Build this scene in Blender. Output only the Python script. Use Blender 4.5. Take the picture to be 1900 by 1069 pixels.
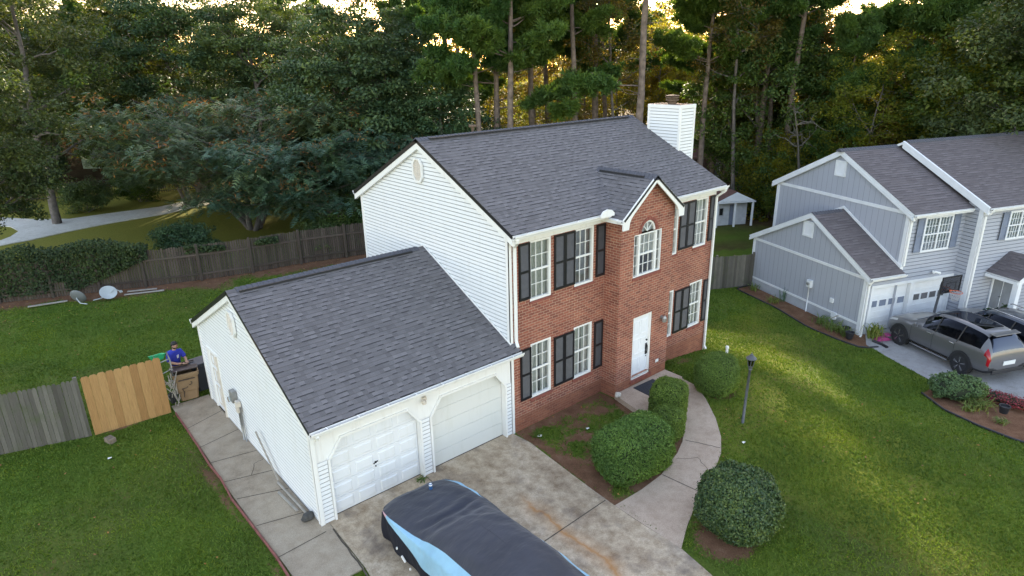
import bpy, bmesh, math, random
import numpy as np
from mathutils import Vector, Matrix

for o in list(bpy.data.objects):
    bpy.data.objects.remove(o, do_unlink=True)
SC = bpy.context.scene
COL = SC.collection
rnd = random.Random(7)
NR = np.random.default_rng(7)

# ------------------------------------------------------------------ camera, sky, sun, exposure
CAMP = Vector((-10.537, -12.654, 10.382))
FW = Vector((0.60626382, 0.72159148, -0.33429018)); RT = Vector((0.76089313, -0.64856771, -0.02003934)); UP = Vector((0.23127004, 0.24220997, 0.94225713))
FPX = 1203.55
cd = bpy.data.cameras.new("camera"); cam = bpy.data.objects.new("camera", cd); COL.objects.link(cam)
mw = Matrix.Identity(4)
for i in range(3):
    mw[i][0] = RT[i]; mw[i][1] = UP[i]; mw[i][2] = -FW[i]; mw[i][3] = CAMP[i]
cam.matrix_world = mw
cd.sensor_fit = 'HORIZONTAL'; cd.sensor_width = 36.0; cd.lens = 36.0 * FPX / 1900.0
cd.clip_start = 0.2; cd.clip_end = 1500
SC.camera = cam

SUN_EL = math.radians(15); SUN_DIR = Vector((0.69, 0.72, 0)).normalized()
W = bpy.data.worlds.new("World"); SC.world = W; W.use_nodes = True
wn = W.node_tree.nodes; wl = W.node_tree.links
bg = wn['Background']; sky = wn.new('ShaderNodeTexSky'); sky.sky_type = 'NISHITA'; sky.sun_disc = False
sky.sun_elevation = SUN_EL
sky.sun_rotation = math.atan2(SUN_DIR.x, SUN_DIR.y)
sky.air_density = 1.0; sky.dust_density = 1.0; sky.ozone_density = 1.0
mixs = wn.new('ShaderNodeMix'); mixs.data_type = 'RGBA'; mixs.blend_type = 'MULTIPLY'; mixs.inputs['Factor'].default_value = 1.0
mixs.inputs['B'].default_value = (1.07, 0.85, 0.725, 1)      # the haze of an overcast evening: less blue than a clear sky
wl.new(sky.outputs[0], mixs.inputs['A']); wl.new(mixs.outputs['Result'], bg.inputs[0]); bg.inputs[1].default_value = 0.15
sl = bpy.data.lights.new("sun", 'SUN'); sl.energy = 3.0; sl.angle = math.radians(1.5); sl.color = (1.0, 0.86, 0.62)
so = bpy.data.objects.new("sun", sl); COL.objects.link(so)
sd = Vector((SUN_DIR.x * math.cos(SUN_EL), SUN_DIR.y * math.cos(SUN_EL), math.sin(SUN_EL)))
so.rotation_euler = sd.to_track_quat('Z', 'Y').to_euler()
so.location = (0, 0, 40)
SC.view_settings.view_transform = 'Standard'; SC.view_settings.look = 'None'
SC.view_settings.exposure = 2.68; SC.view_settings.gamma = 1.0
SC.render.engine = 'CYCLES'
SC.cycles.max_bounces = 6; SC.cycles.transparent_max_bounces = 12; SC.cycles.diffuse_bounces = 3

# ------------------------------------------------------------------ materials
def newmat(name):
    m = bpy.data.materials.new(name); m.use_nodes = True
    nt = m.node_tree; return m, nt, nt.nodes['Principled BSDF']
def N(nt, t, **kw):
    n = nt.nodes.new(t)
    for k, v in kw.items(): setattr(n, k, v)
    return n
def ramp(nt, fac, stops):
    r = N(nt, 'ShaderNodeValToRGB'); e = r.color_ramp.elements
    while len(e) < len(stops): e.new(0.5)
    for i, (p, c) in enumerate(stops):
        e[i].position = p; e[i].color = (*c, 1)
    nt.links.new(fac, r.inputs[0]); return r.outputs[0]
def coords(nt, kind='Object'):
    return N(nt, 'ShaderNodeTexCoord').outputs[kind]
def noise(nt, scale, vec=None, detail=3, rough=0.55):
    n = N(nt, 'ShaderNodeTexNoise'); n.inputs['Scale'].default_value = scale; n.inputs['Detail'].default_value = detail
    n.inputs['Roughness'].default_value = rough
    if vec is not None: nt.links.new(vec, n.inputs['Vector'])
    return n.outputs['Fac']
def bump(nt, b, h, strength=0.3, dist=0.02):
    n = N(nt, 'ShaderNodeBump'); n.inputs['Strength'].default_value = strength; n.inputs['Distance'].default_value = dist
    nt.links.new(h, n.inputs['Height']); nt.links.new(n.outputs[0], b.inputs['Normal'])
def mul(c, k): return tuple(x * k for x in c)
def simple(name, col, rough=0.6, var=0.12, scale=3.0, metal=0.0, bmp=0.0, spec=None):
    m, nt, b = newmat(name)
    v = coords(nt)
    c = ramp(nt, noise(nt, scale, v), [(0.3, mul(col, 1 - var)), (0.7, mul(col, 1 + var))])
    nt.links.new(c, b.inputs['Base Color'])
    b.inputs['Roughness'].default_value = rough; b.inputs['Metallic'].default_value = metal
    if spec is not None: b.inputs['Specular IOR Level'].default_value = spec
    if bmp: bump(nt, b, noise(nt, scale * 12, v), bmp, 0.01)
    return m
def dirty(name, col, dirt=(0.25, 0.22, 0.18), amt=0.35, rough=0.5, scale=1.2):
    m, nt, b = newmat(name); v = coords(nt)
    mp = N(nt, 'ShaderNodeMapping'); mp.inputs['Scale'].default_value = (3, 3, 0.5); nt.links.new(v, mp.inputs[0])
    f = ramp(nt, noise(nt, scale, mp.outputs[0], 6, 0.7), [(0.52, (0, 0, 0)), (0.8, (1, 1, 1))])
    mx = N(nt, 'ShaderNodeMix', data_type='RGBA'); mx.inputs['A'].default_value = (*col, 1); mx.inputs['B'].default_value = (*dirt, 1)
    ml = N(nt, 'ShaderNodeMath', operation='MULTIPLY'); ml.inputs[1].default_value = amt
    nt.links.new(f, ml.inputs[0]); nt.links.new(ml.outputs[0], mx.inputs['Factor'])
    nt.links.new(mx.outputs['Result'], b.inputs['Base Color']); b.inputs['Roughness'].default_value = rough
    return m
def brickmat(name, c1, c2, mortar):
    m, nt, b = newmat(name); uv = coords(nt, 'UV')
    t = N(nt, 'ShaderNodeTexBrick'); nt.links.new(uv, t.inputs['Vector'])
    t.inputs['Scale'].default_value = 1.0; t.inputs['Brick Width'].default_value = 0.23; t.inputs['Row Height'].default_value = 0.082
    t.inputs['Mortar Size'].default_value = 0.0085; t.inputs['Mortar Smooth'].default_value = 0.1; t.inputs['Bias'].default_value = -0.1
    t.inputs['Color1'].default_value = (*c1, 1); t.inputs['Color2'].default_value = (*c2, 1); t.inputs['Mortar'].default_value = (*mortar, 1)
    mx = N(nt, 'ShaderNodeMix', data_type='RGBA', blend_type='MULTIPLY'); mx.inputs['Factor'].default_value = 1
    nt.links.new(t.outputs['Color'], mx.inputs['A'])
    # warped big-scale weathering and pinkish / orange patches
    w = ramp(nt, noise(nt, 1.3, uv, 6, 0.65), [(0.3, (0.8, 0.72, 0.72)), (0.55, (1, 1, 1)), (0.75, (1.25, 1.3, 1.2))])
    nt.links.new(w, mx.inputs['B'])
    mx2 = N(nt, 'ShaderNodeMix', data_type='RGBA', blend_type='MULTIPLY'); mx2.inputs['Factor'].default_value = 1
    nt.links.new(mx.outputs['Result'], mx2.inputs['A'])
    nt.links.new(ramp(nt, noise(nt, 22, uv, 4, 0.7), [(0.25, (0.7, 0.7, 0.7)), (0.75, (1.25, 1.25, 1.25))]), mx2.inputs['B'])
    nt.links.new(mx2.outputs['Result'], b.inputs['Base Color']); b.inputs['Roughness'].default_value = 0.85
    inv = N(nt, 'ShaderNodeMath', operation='SUBTRACT'); inv.inputs[0].default_value = 1.0; nt.links.new(t.outputs['Fac'], inv.inputs[1])
    bump(nt, b, inv.outputs[0], 0.6, 0.008)
    return m
def shinglemat(name, stops, dark, tab=0.17, stain=0.0):
    # uv: u in metres along the eave, v in rows
    m, nt, b = newmat(name); uv = coords(nt, 'UV')
    sp = N(nt, 'ShaderNodeSeparateXYZ'); nt.links.new(uv, sp.inputs[0])
    def M(op, a, bb=None, c=None):
        n = N(nt, 'ShaderNodeMath', operation=op)
        for i, x in enumerate((a, bb, c)):
            if x is None: continue
            if isinstance(x, (int, float)): n.inputs[i].default_value = x
            else: nt.links.new(x, n.inputs[i])
        return n.outputs[0]
    row = M('FLOOR', sp.outputs[1]); fv = M('FRACT', sp.outputs[1])
    w1 = N(nt, 'ShaderNodeTexWhiteNoise', noise_dimensions='1D'); nt.links.new(row, w1.inputs['W'])
    u = M('ADD', M('DIVIDE', sp.outputs[0], tab), M('MULTIPLY', w1.outputs[0], 7.3))
    # wobble so that tabs differ in width
    nz = N(nt, 'ShaderNodeTexNoise', noise_dimensions='2D'); nz.inputs['Scale'].default_value = 1.0
    cb = N(nt, 'ShaderNodeCombineXYZ'); nt.links.new(M('MULTIPLY', u, 0.7), cb.inputs[0]); nt.links.new(M('MULTIPLY', row, 3.7), cb.inputs[1]); nt.links.new(cb.outputs[0], nz.inputs['Vector'])
    u2 = M('ADD', u, M('MULTIPLY', nz.outputs[0], 0.7))
    cell = M('FLOOR', u2)
    w2 = N(nt, 'ShaderNodeTexWhiteNoise', noise_dimensions='2D'); c2 = N(nt, 'ShaderNodeCombineXYZ')
    nt.links.new(cell, c2.inputs[0]); nt.links.new(row, c2.inputs[1]); nt.links.new(c2.outputs[0], w2.inputs['Vector'])
    base = ramp(nt, w2.outputs['Value'], stops)
    big = ramp(nt, noise(nt, 0.8, uv, 4), [(0.3, (0.9, 0.9, 0.9)), (0.7, (1.12, 1.12, 1.12))])
    gr = ramp(nt, noise(nt, 90, uv, 2), [(0.3, (0.78, 0.78, 0.78)), (0.7, (1.25, 1.25, 1.25))])
    def MX(a, bb):
        x = N(nt, 'ShaderNodeMix', data_type='RGBA', blend_type='MULTIPLY'); x.inputs['Factor'].default_value = 1
        nt.links.new(a, x.inputs['A']); nt.links.new(bb, x.inputs['B']); return x.outputs['Result']
    col = MX(MX(base, big), gr)
    band = M('MULTIPLY', M('LESS_THAN', fv, 0.17), M('GREATER_THAN', w2.outputs['Value'], 0.6))
    x = N(nt, 'ShaderNodeMix', data_type='RGBA'); nt.links.new(M('MULTIPLY', band, dark), x.inputs['Factor']); nt.links.new(col, x.inputs['A'])
    x.inputs['B'].default_value = (0.012, 0.012, 0.016, 1)
    nt.links.new(x.outputs['Result'], b.inputs['Base Color']); b.inputs['Roughness'].default_value = 0.9
    bump(nt, b, M('ADD', M('MULTIPLY', w2.outputs['Value'], 0.6), M('MULTIPLY', noise(nt, 60, uv, 2), 0.5)), 0.5, 0.008)
    return m
def leafmat(name, cols, trans=0.3, rough=0.55):
    m, nt, b = newmat(name)
    g = N(nt, 'ShaderNodeNewGeometry'); oi = N(nt, 'ShaderNodeObjectInfo')
    c = ramp(nt, g.outputs['Random Per Island'], [(i / max(1, len(cols) - 1), k) for i, k in enumerate(cols)])
    # clumps of lighter / yellower growth, and a tint of its own per tree
    v = coords(nt)
    cl = ramp(nt, noise(nt, 0.55, v, 3), [(0.32, (0.72, 0.76, 0.85)), (0.5, (1, 1, 1)), (0.68, (1.35, 1.22, 0.85))])
    x = N(nt, 'ShaderNodeMix', data_type='RGBA', blend_type='MULTIPLY'); x.inputs['Factor'].default_value = 1
    nt.links.new(c, x.inputs['A']); nt.links.new(cl, x.inputs['B'])
    y = N(nt, 'ShaderNodeMix', data_type='RGBA', blend_type='MULTIPLY'); y.inputs['Factor'].default_value = 1
    nt.links.new(x.outputs['Result'], y.inputs['A'])
    nt.links.new(ramp(nt, oi.outputs['Random'], [(0, (0.82, 0.95, 1.0)), (0.5, (1, 1, 1)), (1, (1.2, 1.08, 0.8))]), y.inputs['B'])
    col = y.outputs['Result']
    nt.links.new(col, b.inputs['Base Color']); b.inputs['Roughness'].default_value = rough; b.inputs['Specular IOR Level'].default_value = 0.3
    if trans:
        t = N(nt, 'ShaderNodeBsdfTranslucent'); hs = N(nt, 'ShaderNodeMix', data_type='RGBA', blend_type='MULTIPLY'); hs.inputs['Factor'].default_value = 1
        nt.links.new(col, hs.inputs['A']); hs.inputs['B'].default_value = (1.6, 1.5, 0.5, 1); nt.links.new(hs.outputs['Result'], t.inputs['Color'])
        ms = N(nt, 'ShaderNodeMixShader'); ms.inputs[0].default_value = trans
        nt.links.new(b.outputs[0], ms.inputs[1]); nt.links.new(t.outputs[0], ms.inputs[2])
        nt.links.new(ms.outputs[0], nt.nodes['Material Output'].inputs['Surface'])
    return m
def glassmat(name, tint=(0.85, 0.9, 0.92), refl=0.12, rough=0.03, gcol=(1, 1, 1)):
    m, nt, b = newmat(name); nt.nodes.remove(b)
    t = N(nt, 'ShaderNodeBsdfTransparent'); t.inputs[0].default_value = (*tint, 1)
    g = N(nt, 'ShaderNodeBsdfGlossy'); g.inputs['Roughness'].default_value = rough; g.inputs[0].default_value = (*gcol, 1)
    fr = N(nt, 'ShaderNodeFresnel'); fr.inputs[0].default_value = 1.5
    ad = N(nt, 'ShaderNodeMath', operation='ADD'); ad.inputs[1].default_value = refl - 0.04; nt.links.new(fr.outputs[0], ad.inputs[0])
    ms = N(nt, 'ShaderNodeMixShader'); nt.links.new(ad.outputs[0], ms.inputs[0]); nt.links.new(t.outputs[0], ms.inputs[1]); nt.links.new(g.outputs[0], ms.inputs[2])
    nt.links.new(ms.outputs[0], nt.nodes['Material Output'].inputs['Surface'])
    return m
def fencemat(name, cols, board=0.14, moss=None):
    m, nt, b = newmat(name); uv = coords(nt, 'UV')
    sp = N(nt, 'ShaderNodeSeparateXYZ'); nt.links.new(uv, sp.inputs[0])
    g = N(nt, 'ShaderNodeNewGeometry')
    c = ramp(nt, g.outputs['Random Per Island'], [(i / (len(cols) - 1), k) for i, k in enumerate(cols)])
    mp = N(nt, 'ShaderNodeMapping'); mp.inputs['Scale'].default_value = (30, 1.2, 1); nt.links.new(uv, mp.inputs[0])
    gr = ramp(nt, noise(nt, 2.0, mp.outputs[0], 5, 0.7), [(0.3, (0.72, 0.7, 0.68)), (0.7, (1.2, 1.2, 1.2))])
    x = N(nt, 'ShaderNodeMix', data_type='RGBA', blend_type='MULTIPLY'); x.inputs['Factor'].default_value = 1
    nt.links.new(c, x.inputs['A']); nt.links.new(gr, x.inputs['B'])
    out = x.outputs['Result']
    if moss:
        y = N(nt, 'ShaderNodeMix', data_type='RGBA'); y.inputs['B'].default_value = (*moss, 1)
        nt.links.new(out, y.inputs['A']); f = ramp(nt, noise(nt, 1.7, uv, 5), [(0.5, (0, 0, 0)), (0.75, (0.7, 0.7, 0.7))]); nt.links.new(f, y.inputs['Factor']); out = y.outputs['Result']
    nt.links.new(out, b.inputs['Base Color']); b.inputs['Roughness'].default_value = 0.85
    bump(nt, b, noise(nt, 2.0, mp.outputs[0], 5, 0.7), 0.4, 0.01)
    return m
def concretemat(name, base, light, dark, rust=False):
    m, nt, b = newmat(name); v = coords(nt)
    c = ramp(nt, noise(nt, 0.55, v, 8, 0.68), [(0.28, dark), (0.48, base), (0.72, light)])
    fine = ramp(nt, noise(nt, 45, v, 3), [(0.25, (0.75, 0.75, 0.75)), (0.75, (1.18, 1.18, 1.18))])
    x = N(nt, 'ShaderNodeMix', data_type='RGBA', blend_type='MULTIPLY'); x.inputs['Factor'].default_value = 1
    nt.links.new(c, x.inputs['A']); nt.links.new(fine, x.inputs['B']); out = x.outputs['Result']
    mid = ramp(nt, noise(nt, 3.2, v, 8, 0.78), [(0.36, (0.66, 0.61, 0.55) if rust else (0.84, 0.82, 0.79)), (0.52, (1.0, 1.0, 1.0)), (0.66, (1.22, 1.24, 1.25) if rust else (1.05, 1.05, 1.05))])
    x3 = N(nt, 'ShaderNodeMix', data_type='RGBA', blend_type='MULTIPLY'); x3.inputs['Factor'].default_value = 1
    nt.links.new(out, x3.inputs['A']); nt.links.new(mid, x3.inputs['B']); out = x3.outputs['Result']
    if rust:
        # a rust-coloured run-off stain that follows a wandering line, and dark oil patches
        sp = N(nt, 'ShaderNodeSeparateXYZ'); nt.links.new(v, sp.inputs[0])
        wob = N(nt, 'ShaderNodeMath', operation='MULTIPLY_ADD'); nt.links.new(noise(nt, 1.1, v, 4), wob.inputs[0]); wob.inputs[1].default_value = 0.7; wob.inputs[2].default_value = -0.35
        xx = N(nt, 'ShaderNodeMath', operation='ADD'); nt.links.new(sp.outputs[0], xx.inputs[0]); nt.links.new(wob.outputs[0], xx.inputs[1])
        # line x = -1.55 - 0.06*(y+3)
        l1 = N(nt, 'ShaderNodeMath', operation='MULTIPLY_ADD'); nt.links.new(sp.outputs[1], l1.inputs[0]); l1.inputs[1].default_value = -0.02; l1.inputs[2].default_value = 1.72
        dd = N(nt, 'ShaderNodeMath', operation='ADD'); nt.links.new(xx.outputs[0], dd.inputs[0]); nt.links.new(l1.outputs[0], dd.inputs[1])
        ab = N(nt, 'ShaderNodeMath', operation='ABSOLUTE'); nt.links.new(dd.outputs[0], ab.inputs[0])
        rf = ramp(nt, ab.outputs[0], [(0.0, (0.9, 0.9, 0.9)), (0.05, (0.5, 0.5, 0.5)), (0.10, (0.26, 0.26, 0.26)), (0.36, (0, 0, 0))])
        ys = ramp(nt, sp.outputs[1], [(0.0, (1, 1, 1)), (1.0, (1, 1, 1))])
        my = N(nt, 'ShaderNodeMapRange'); my.inputs[1].default_value = -2.2; my.inputs[2].default_value = -2.9; nt.links.new(sp.outputs[1], my.inputs[0])
        mm = N(nt, 'ShaderNodeMath', operation='MULTIPLY'); nt.links.new(rf, mm.inputs[0]); nt.links.new(my.outputs[0], mm.inputs[1])
        x2 = N(nt, 'ShaderNodeMix', data_type='RGBA'); nt.links.new(mm.outputs[0], x2.inputs['Factor']); nt.links.new(out, x2.inputs['A']); x2.inputs['B'].default_value = (0.42, 0.20, 0.065, 1)
        out = x2.outputs['Result']
        of = ramp(nt, noise(nt, 0.9, v, 5, 0.6), [(0.52, (0, 0, 0)), (0.68, (0.75, 0.75, 0.75))])
        x4 = N(nt, 'ShaderNodeMix', data_type='RGBA'); nt.links.new(of, x4.inputs['Factor']); nt.links.new(out, x4.inputs['A']); x4.inputs['B'].default_value = (0.13, 0.10, 0.085, 1)
        out = x4.outputs['Result']
    nt.links.new(out, b.inputs['Base Color']); b.inputs['Roughness'].default_value = 0.88
    bump(nt, b, noise(nt, 30, v, 5), 0.3, 0.01)
    return m

MT = dict(
 siding=dirty('white_vinyl', (0.80, 0.82, 0.84), (0.5, 0.48, 0.42), 0.25, 0.45),
 lapshade=simple('seam_shade', (0.44, 0.45, 0.46), 0.8, 0.15, 2), trim=dirty('white_trim_paint', (0.82, 0.82, 0.80), (0.45, 0.40, 0.33), 0.35, 0.4, 2.0),
 brick=brickmat('red_brick', (0.34, 0.112, 0.070), (0.185, 0.056, 0.041), (0.43, 0.29, 0.205)),
 brickbase=brickmat('earth_stained_brick', (0.31, 0.115, 0.065), (0.22, 0.078, 0.048), (0.31, 0.155, 0.10)),
 sillbrick=simple('sill_brick', (0.24, 0.075, 0.055), 0.85, 0.2, 9, bmp=0.4),
 shingle=shinglemat('charcoal_shingle', [(0, (0.104, 0.098, 0.103)), (0.3, (0.126, 0.119, 0.125)), (0.7, (0.137, 0.129, 0.136)), (1, (0.166, 0.157, 0.164))], 0.8, 0.135),
 nshingle=shinglemat('weathered_shingle', [(0, (0.100, 0.086, 0.091)), (0.5, (0.120, 0.104, 0.110)), (1, (0.142, 0.124, 0.131))], 0.5, 0.3),
 ridge=simple('ridge_shingle', (0.085, 0.087, 0.105), 0.9, 0.2, 20, bmp=0.4),
 black=simple('black_paint', (0.012, 0.012, 0.015), 0.35, 0.1),
 shutter=simple('grey_shutter_panel', (0.055, 0.056, 0.064), 0.5, 0.15, 6),
 darkgap=simple('dark_void', (0.01, 0.01, 0.01), 0.9),
 glass=glassmat('window_glass'), darkglass=glassmat('tinted_glass', (0.10, 0.11, 0.13), 0.06, gcol=(0.10, 0.11, 0.14)),
 curtain=simple('white_curtain', (0.62, 0.61, 0.58), 0.9, 0.12, 5), room=simple('dim_room', (0.12, 0.12, 0.13), 0.9, 0.3, 2),
 dimblind=simple('dim_blind', (0.24, 0.24, 0.235), 0.8, 0.25, 5), blind=simple('window_blind', (0.5, 0.49, 0.46), 0.8, 0.1, 8),
 metal=simple('galvanised', (0.35, 0.35, 0.34), 0.45, 0.2, 5, 0.6), rustmetal=simple('rusty_brown_metal', (0.13, 0.09, 0.06), 0.6, 0.3, 9, 0.4),
 gasket=simple('gutter_sludge', (0.10, 0.08, 0.06), 0.9, 0.4, 12),
 door=simple('white_door', (0.80, 0.82, 0.85), 0.4, 0.03), gdoor=dirty('garage_door_white', (0.76, 0.78, 0.80), (0.5, 0.5, 0.42), 0.3, 0.4),
 gdoor2=dirty('garage_door_cream', (0.68, 0.69, 0.66), (0.5, 0.5, 0.42), 0.35, 0.45),
 conc=concretemat('driveway_concrete', (0.47, 0.37, 0.26), (0.60, 0.50, 0.39), (0.27, 0.195, 0.13), True),
 path=concretemat('path_concrete', (0.37, 0.30, 0.22), (0.44, 0.37, 0.28), (0.26, 0.205, 0.145)),
 walk=concretemat('walk_concrete', (0.47, 0.36, 0.275), (0.53, 0.42, 0.33), (0.36, 0.265, 0.20)),
 nconc=concretemat('grey_concrete', (0.34, 0.33, 0.33), (0.42, 0.41, 0.41), (0.27, 0.26, 0.25)),
 farconc=concretemat('pale_concrete', (0.66, 0.65, 0.61), (0.74, 0.73, 0.70), (0.56, 0.54, 0.50)),
 joint=simple('joint_dirt', (0.085, 0.068, 0.05), 0.95, 0.3, 8), redboard=simple('red_edging', (0.22, 0.075, 0.065), 0.8, 0.25, 6, bmp=0.3),
 nsiding=dirty('grey_blue_siding', (0.38, 0.40, 0.46), (0.25, 0.27, 0.3), 0.25, 0.6), ntrim=simple('neighbour_trim', (0.72, 0.74, 0.77), 0.5, 0.05),
 ngroove=simple('siding_groove', (0.22, 0.24, 0.28), 0.8), nshut=simple('slate_blue_shutter', (0.17, 0.20, 0.27), 0.6), nfound=simple('grey_foundation', (0.36, 0.38, 0.42), 0.8, 0.1, 3),
 ndoor=simple('grey_double_door', (0.14, 0.155, 0.18), 0.5),
 cedar=fencemat('new_cedar', [(0.29, 0.155, 0.055), (0.36, 0.20, 0.075), (0.42, 0.25, 0.10)]),
 oldwood=fencemat('weathered_wood', [(0.065, 0.06, 0.052), (0.11, 0.103, 0.09), (0.165, 0.155, 0.135)], moss=(0.07, 0.085, 0.04)),
 darkwood=fencemat('dark_weathered_wood', [(0.048, 0.036, 0.028), (0.075, 0.056, 0.044), (0.10, 0.077, 0.062)], moss=(0.05, 0.055, 0.03)),
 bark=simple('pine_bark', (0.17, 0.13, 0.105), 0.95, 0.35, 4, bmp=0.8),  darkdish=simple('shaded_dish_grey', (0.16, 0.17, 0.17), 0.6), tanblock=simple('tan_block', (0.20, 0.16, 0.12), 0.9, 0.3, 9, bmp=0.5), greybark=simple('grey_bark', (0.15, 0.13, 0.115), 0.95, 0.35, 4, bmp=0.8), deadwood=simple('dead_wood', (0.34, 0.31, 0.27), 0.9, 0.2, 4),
 pine=leafmat('pine_needles', [(0.042, 0.090, 0.022), (0.066, 0.130, 0.030), (0.100, 0.170, 0.042)], 0.3),
 broad=leafmat('broad_leaves', [(0.046, 0.088, 0.022), (0.072, 0.125, 0.030), (0.115, 0.165, 0.040)], 0.35),
 blue=leafmat('dark_bluish_leaves', [(0.038, 0.074, 0.034), (0.060, 0.104, 0.046), (0.092, 0.140, 0.060)], 0.25),
 mimosa=leafmat('feathery_leaves', [(0.065, 0.115, 0.072), (0.095, 0.155, 0.098), (0.145, 0.200, 0.125)], 0.25), pod=leafmat('dry_pods', [(0.280, 0.120, 0.050), (0.360, 0.200, 0.080), (0.200, 0.080, 0.040)], 0.3),
 yellow=leafmat('yellow_green_leaves', [(0.150, 0.170, 0.020), (0.22, 0.23, 0.03), (0.27, 0.23, 0.04)], 0.6),
 rusty=leafmat('olive_brown_leaves', [(0.105, 0.095, 0.025), (0.150, 0.125, 0.035), (0.170, 0.105, 0.035)], 0.5),
 box=leafmat('boxwood_leaves', [(0.070, 0.125, 0.018), (0.118, 0.190, 0.032), (0.190, 0.275, 0.060)], 0.15), boxdark=leafmat('holly_leaves', [(0.042, 0.077, 0.031), (0.073, 0.119, 0.045), (0.140, 0.182, 0.049)], 0.1, 0.35),
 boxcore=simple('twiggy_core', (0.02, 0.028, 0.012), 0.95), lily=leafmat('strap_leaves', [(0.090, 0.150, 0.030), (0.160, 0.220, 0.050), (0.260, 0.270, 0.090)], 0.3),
 juniper=leafmat('juniper_leaves', [(0.060, 0.120, 0.060), (0.085, 0.155, 0.080), (0.110, 0.180, 0.090)], 0.1), pinkplant=leafmat('red_leaves', [(0.250, 0.040, 0.060), (0.320, 0.060, 0.080), (0.200, 0.050, 0.050)], 0.2),
 dusk=leafmat('dull_green_leaves', [(0.042, 0.062, 0.022), (0.064, 0.092, 0.030), (0.105, 0.125, 0.042)], 0.3), snag=simple('dull_dead_wood', (0.13, 0.115, 0.095), 0.95),
 ivy=leafmat('ivy_leaves', [(0.022, 0.040, 0.014), (0.038, 0.062, 0.020), (0.06, 0.085, 0.03)], 0.2),
 grass=leafmat('grass_blades', [(0.068, 0.130, 0.016), (0.096, 0.162, 0.022), (0.135, 0.190, 0.036)], 0.25, 0.7),
 rubber=simple('tyre_rubber', (0.02, 0.02, 0.022), 0.8), chrome=simple('wheel_metal', (0.55, 0.55, 0.57), 0.25, 0.05, 3, 0.9), blackplastic=simple('black_plastic', (0.022, 0.022, 0.026), 0.55),
 bin=simple('brown_bin_plastic', (0.235, 0.155, 0.085), 0.55, 0.12, 3), binlid=simple('dark_brown_lid', (0.05, 0.035, 0.03), 0.5), darkbin=simple('dark_bin_plastic', (0.03, 0.035, 0.045), 0.5),
 skin=simple('skin', (0.46, 0.26, 0.18), 0.55, 0.06, 8), hair=simple('black_hair', (0.012, 0.01, 0.009), 0.6, 0.3, 30), shirt=simple('royal_blue_shirt', (0.035, 0.05, 0.42), 0.85, 0.12, 9), trousers=simple('dark_trousers', (0.03, 0.032, 0.045), 0.85), shoe=simple('dark_shoes', (0.03, 0.025, 0.02), 0.6),
 whiteplain=simple('white_plain', (0.82, 0.82, 0.8), 0.5, 0.04), greenplastic=simple('green_plastic', (0.03, 0.42, 0.16), 0.4, 0.1), dish=simple('dish_grey', (0.42, 0.45, 0.45), 0.5, 0.08),
 mat=simple('dark_doormat', (0.035, 0.036, 0.045), 0.95, 0.2, 30, bmp=0.5), stone=simple('white_stone', (0.62, 0.56, 0.48), 0.8, 0.15, 9, bmp=0.5), darkstone=simple('dark_stone', (0.07, 0.068, 0.065), 0.9, 0.35, 9, bmp=0.8),
 lampblack=simple('lamp_post_grey', (0.085, 0.09, 0.10), 0.5, 0.2, 8), orange=simple('orange_metal', (0.6, 0.12, 0.05), 0.5), net=simple('white_net', (0.5, 0.5, 0.52), 0.8),
 can=simple('blue_can', (0.05, 0.14, 0.34), 0.3, 0.2, 20, 0.3), pink=simple('magenta_plastic', (0.42, 0.06, 0.2), 0.5),
 lens=simple('red_lens', (0.28, 0.008, 0.015), 0.15), headlens=simple('headlamp_glass', (0.55, 0.55, 0.55), 0.15), amber=simple('amber_lens', (0.6, 0.25, 0.12), 0.2),
 plate=simple('licence_plate', (0.7, 0.72, 0.72), 0.5), boardglass=glassmat('acrylic_board', (0.55, 0.6, 0.6), 0.15),
 clay=simple('orange_clay', (0.32, 0.11, 0.045), 0.95, 0.3, 0.5), greenwall=simple('pale_green_wall', (0.26, 0.33, 0.25), 0.8), blueroof=simple('blue_grey_roof', (0.20, 0.225, 0.30), 0.8), brownwall=simple('brown_wall', (0.13, 0.085, 0.07), 0.9), brownroof=simple('red_brown_roof', (0.16, 0.085, 0.075), 0.9, 0.2, 4), shedwall=simple('shed_wall', (0.5, 0.52, 0.55), 0.7),
)
def carpaint(name, col, metal=0.6, rough=0.3):
    m, nt, b = newmat(name); b.inputs['Base Color'].default_value = (*col, 1); b.inputs['Metallic'].default_value = metal; b.inputs['Roughness'].default_value = rough
    b.inputs['Coat Weight'].default_value = 0.8; b.inputs['Coat Roughness'].default_value = 0.06
    v = coords(nt); bump(nt, b, noise(nt, 3.0, v, 2), 0.03, 0.01)
    return m
MT['silver'] = carpaint('grey_metallic_paint', (0.135, 0.135, 0.145), 0.35, 0.35); MT['bluegrey'] = carpaint('dark_blue_grey_paint', (0.06, 0.075, 0.10))
def clothmat(name, col, sheen=0.15):
    m, nt, b = newmat(name); v = coords(nt); b.inputs['Roughness'].default_value = 0.8; b.inputs['Sheen Weight'].default_value = sheen; b.inputs['Specular IOR Level'].default_value = 0.3
    nt.links.new(ramp(nt, noise(nt, 1.5, v, 4), [(0.3, mul(col, 0.85)), (0.7, mul(col, 1.15))]), b.inputs['Base Color'])
    mp = N(nt, 'ShaderNodeMapping'); mp.inputs['Scale'].default_value = (1.0, 2.4, 1.0); nt.links.new(v, mp.inputs[0])
    bump(nt, b, noise(nt, 2.2, mp.outputs[0], 3, 0.5), 0.55, 0.09)
    return m
MT['coverdark'] = clothmat('charcoal_cover_cloth', (0.040, 0.042, 0.056)); MT['coverblue'] = clothmat('sky_blue_cover_cloth', (0.26, 0.46, 0.60)); MT['coverblack'] = clothmat('navy_black_cover_cloth', (0.009, 0.010, 0.018), 0.0); MT['coverpink'] = clothmat('pink_cover_cloth', (0.6, 0.35, 0.36))

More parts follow.
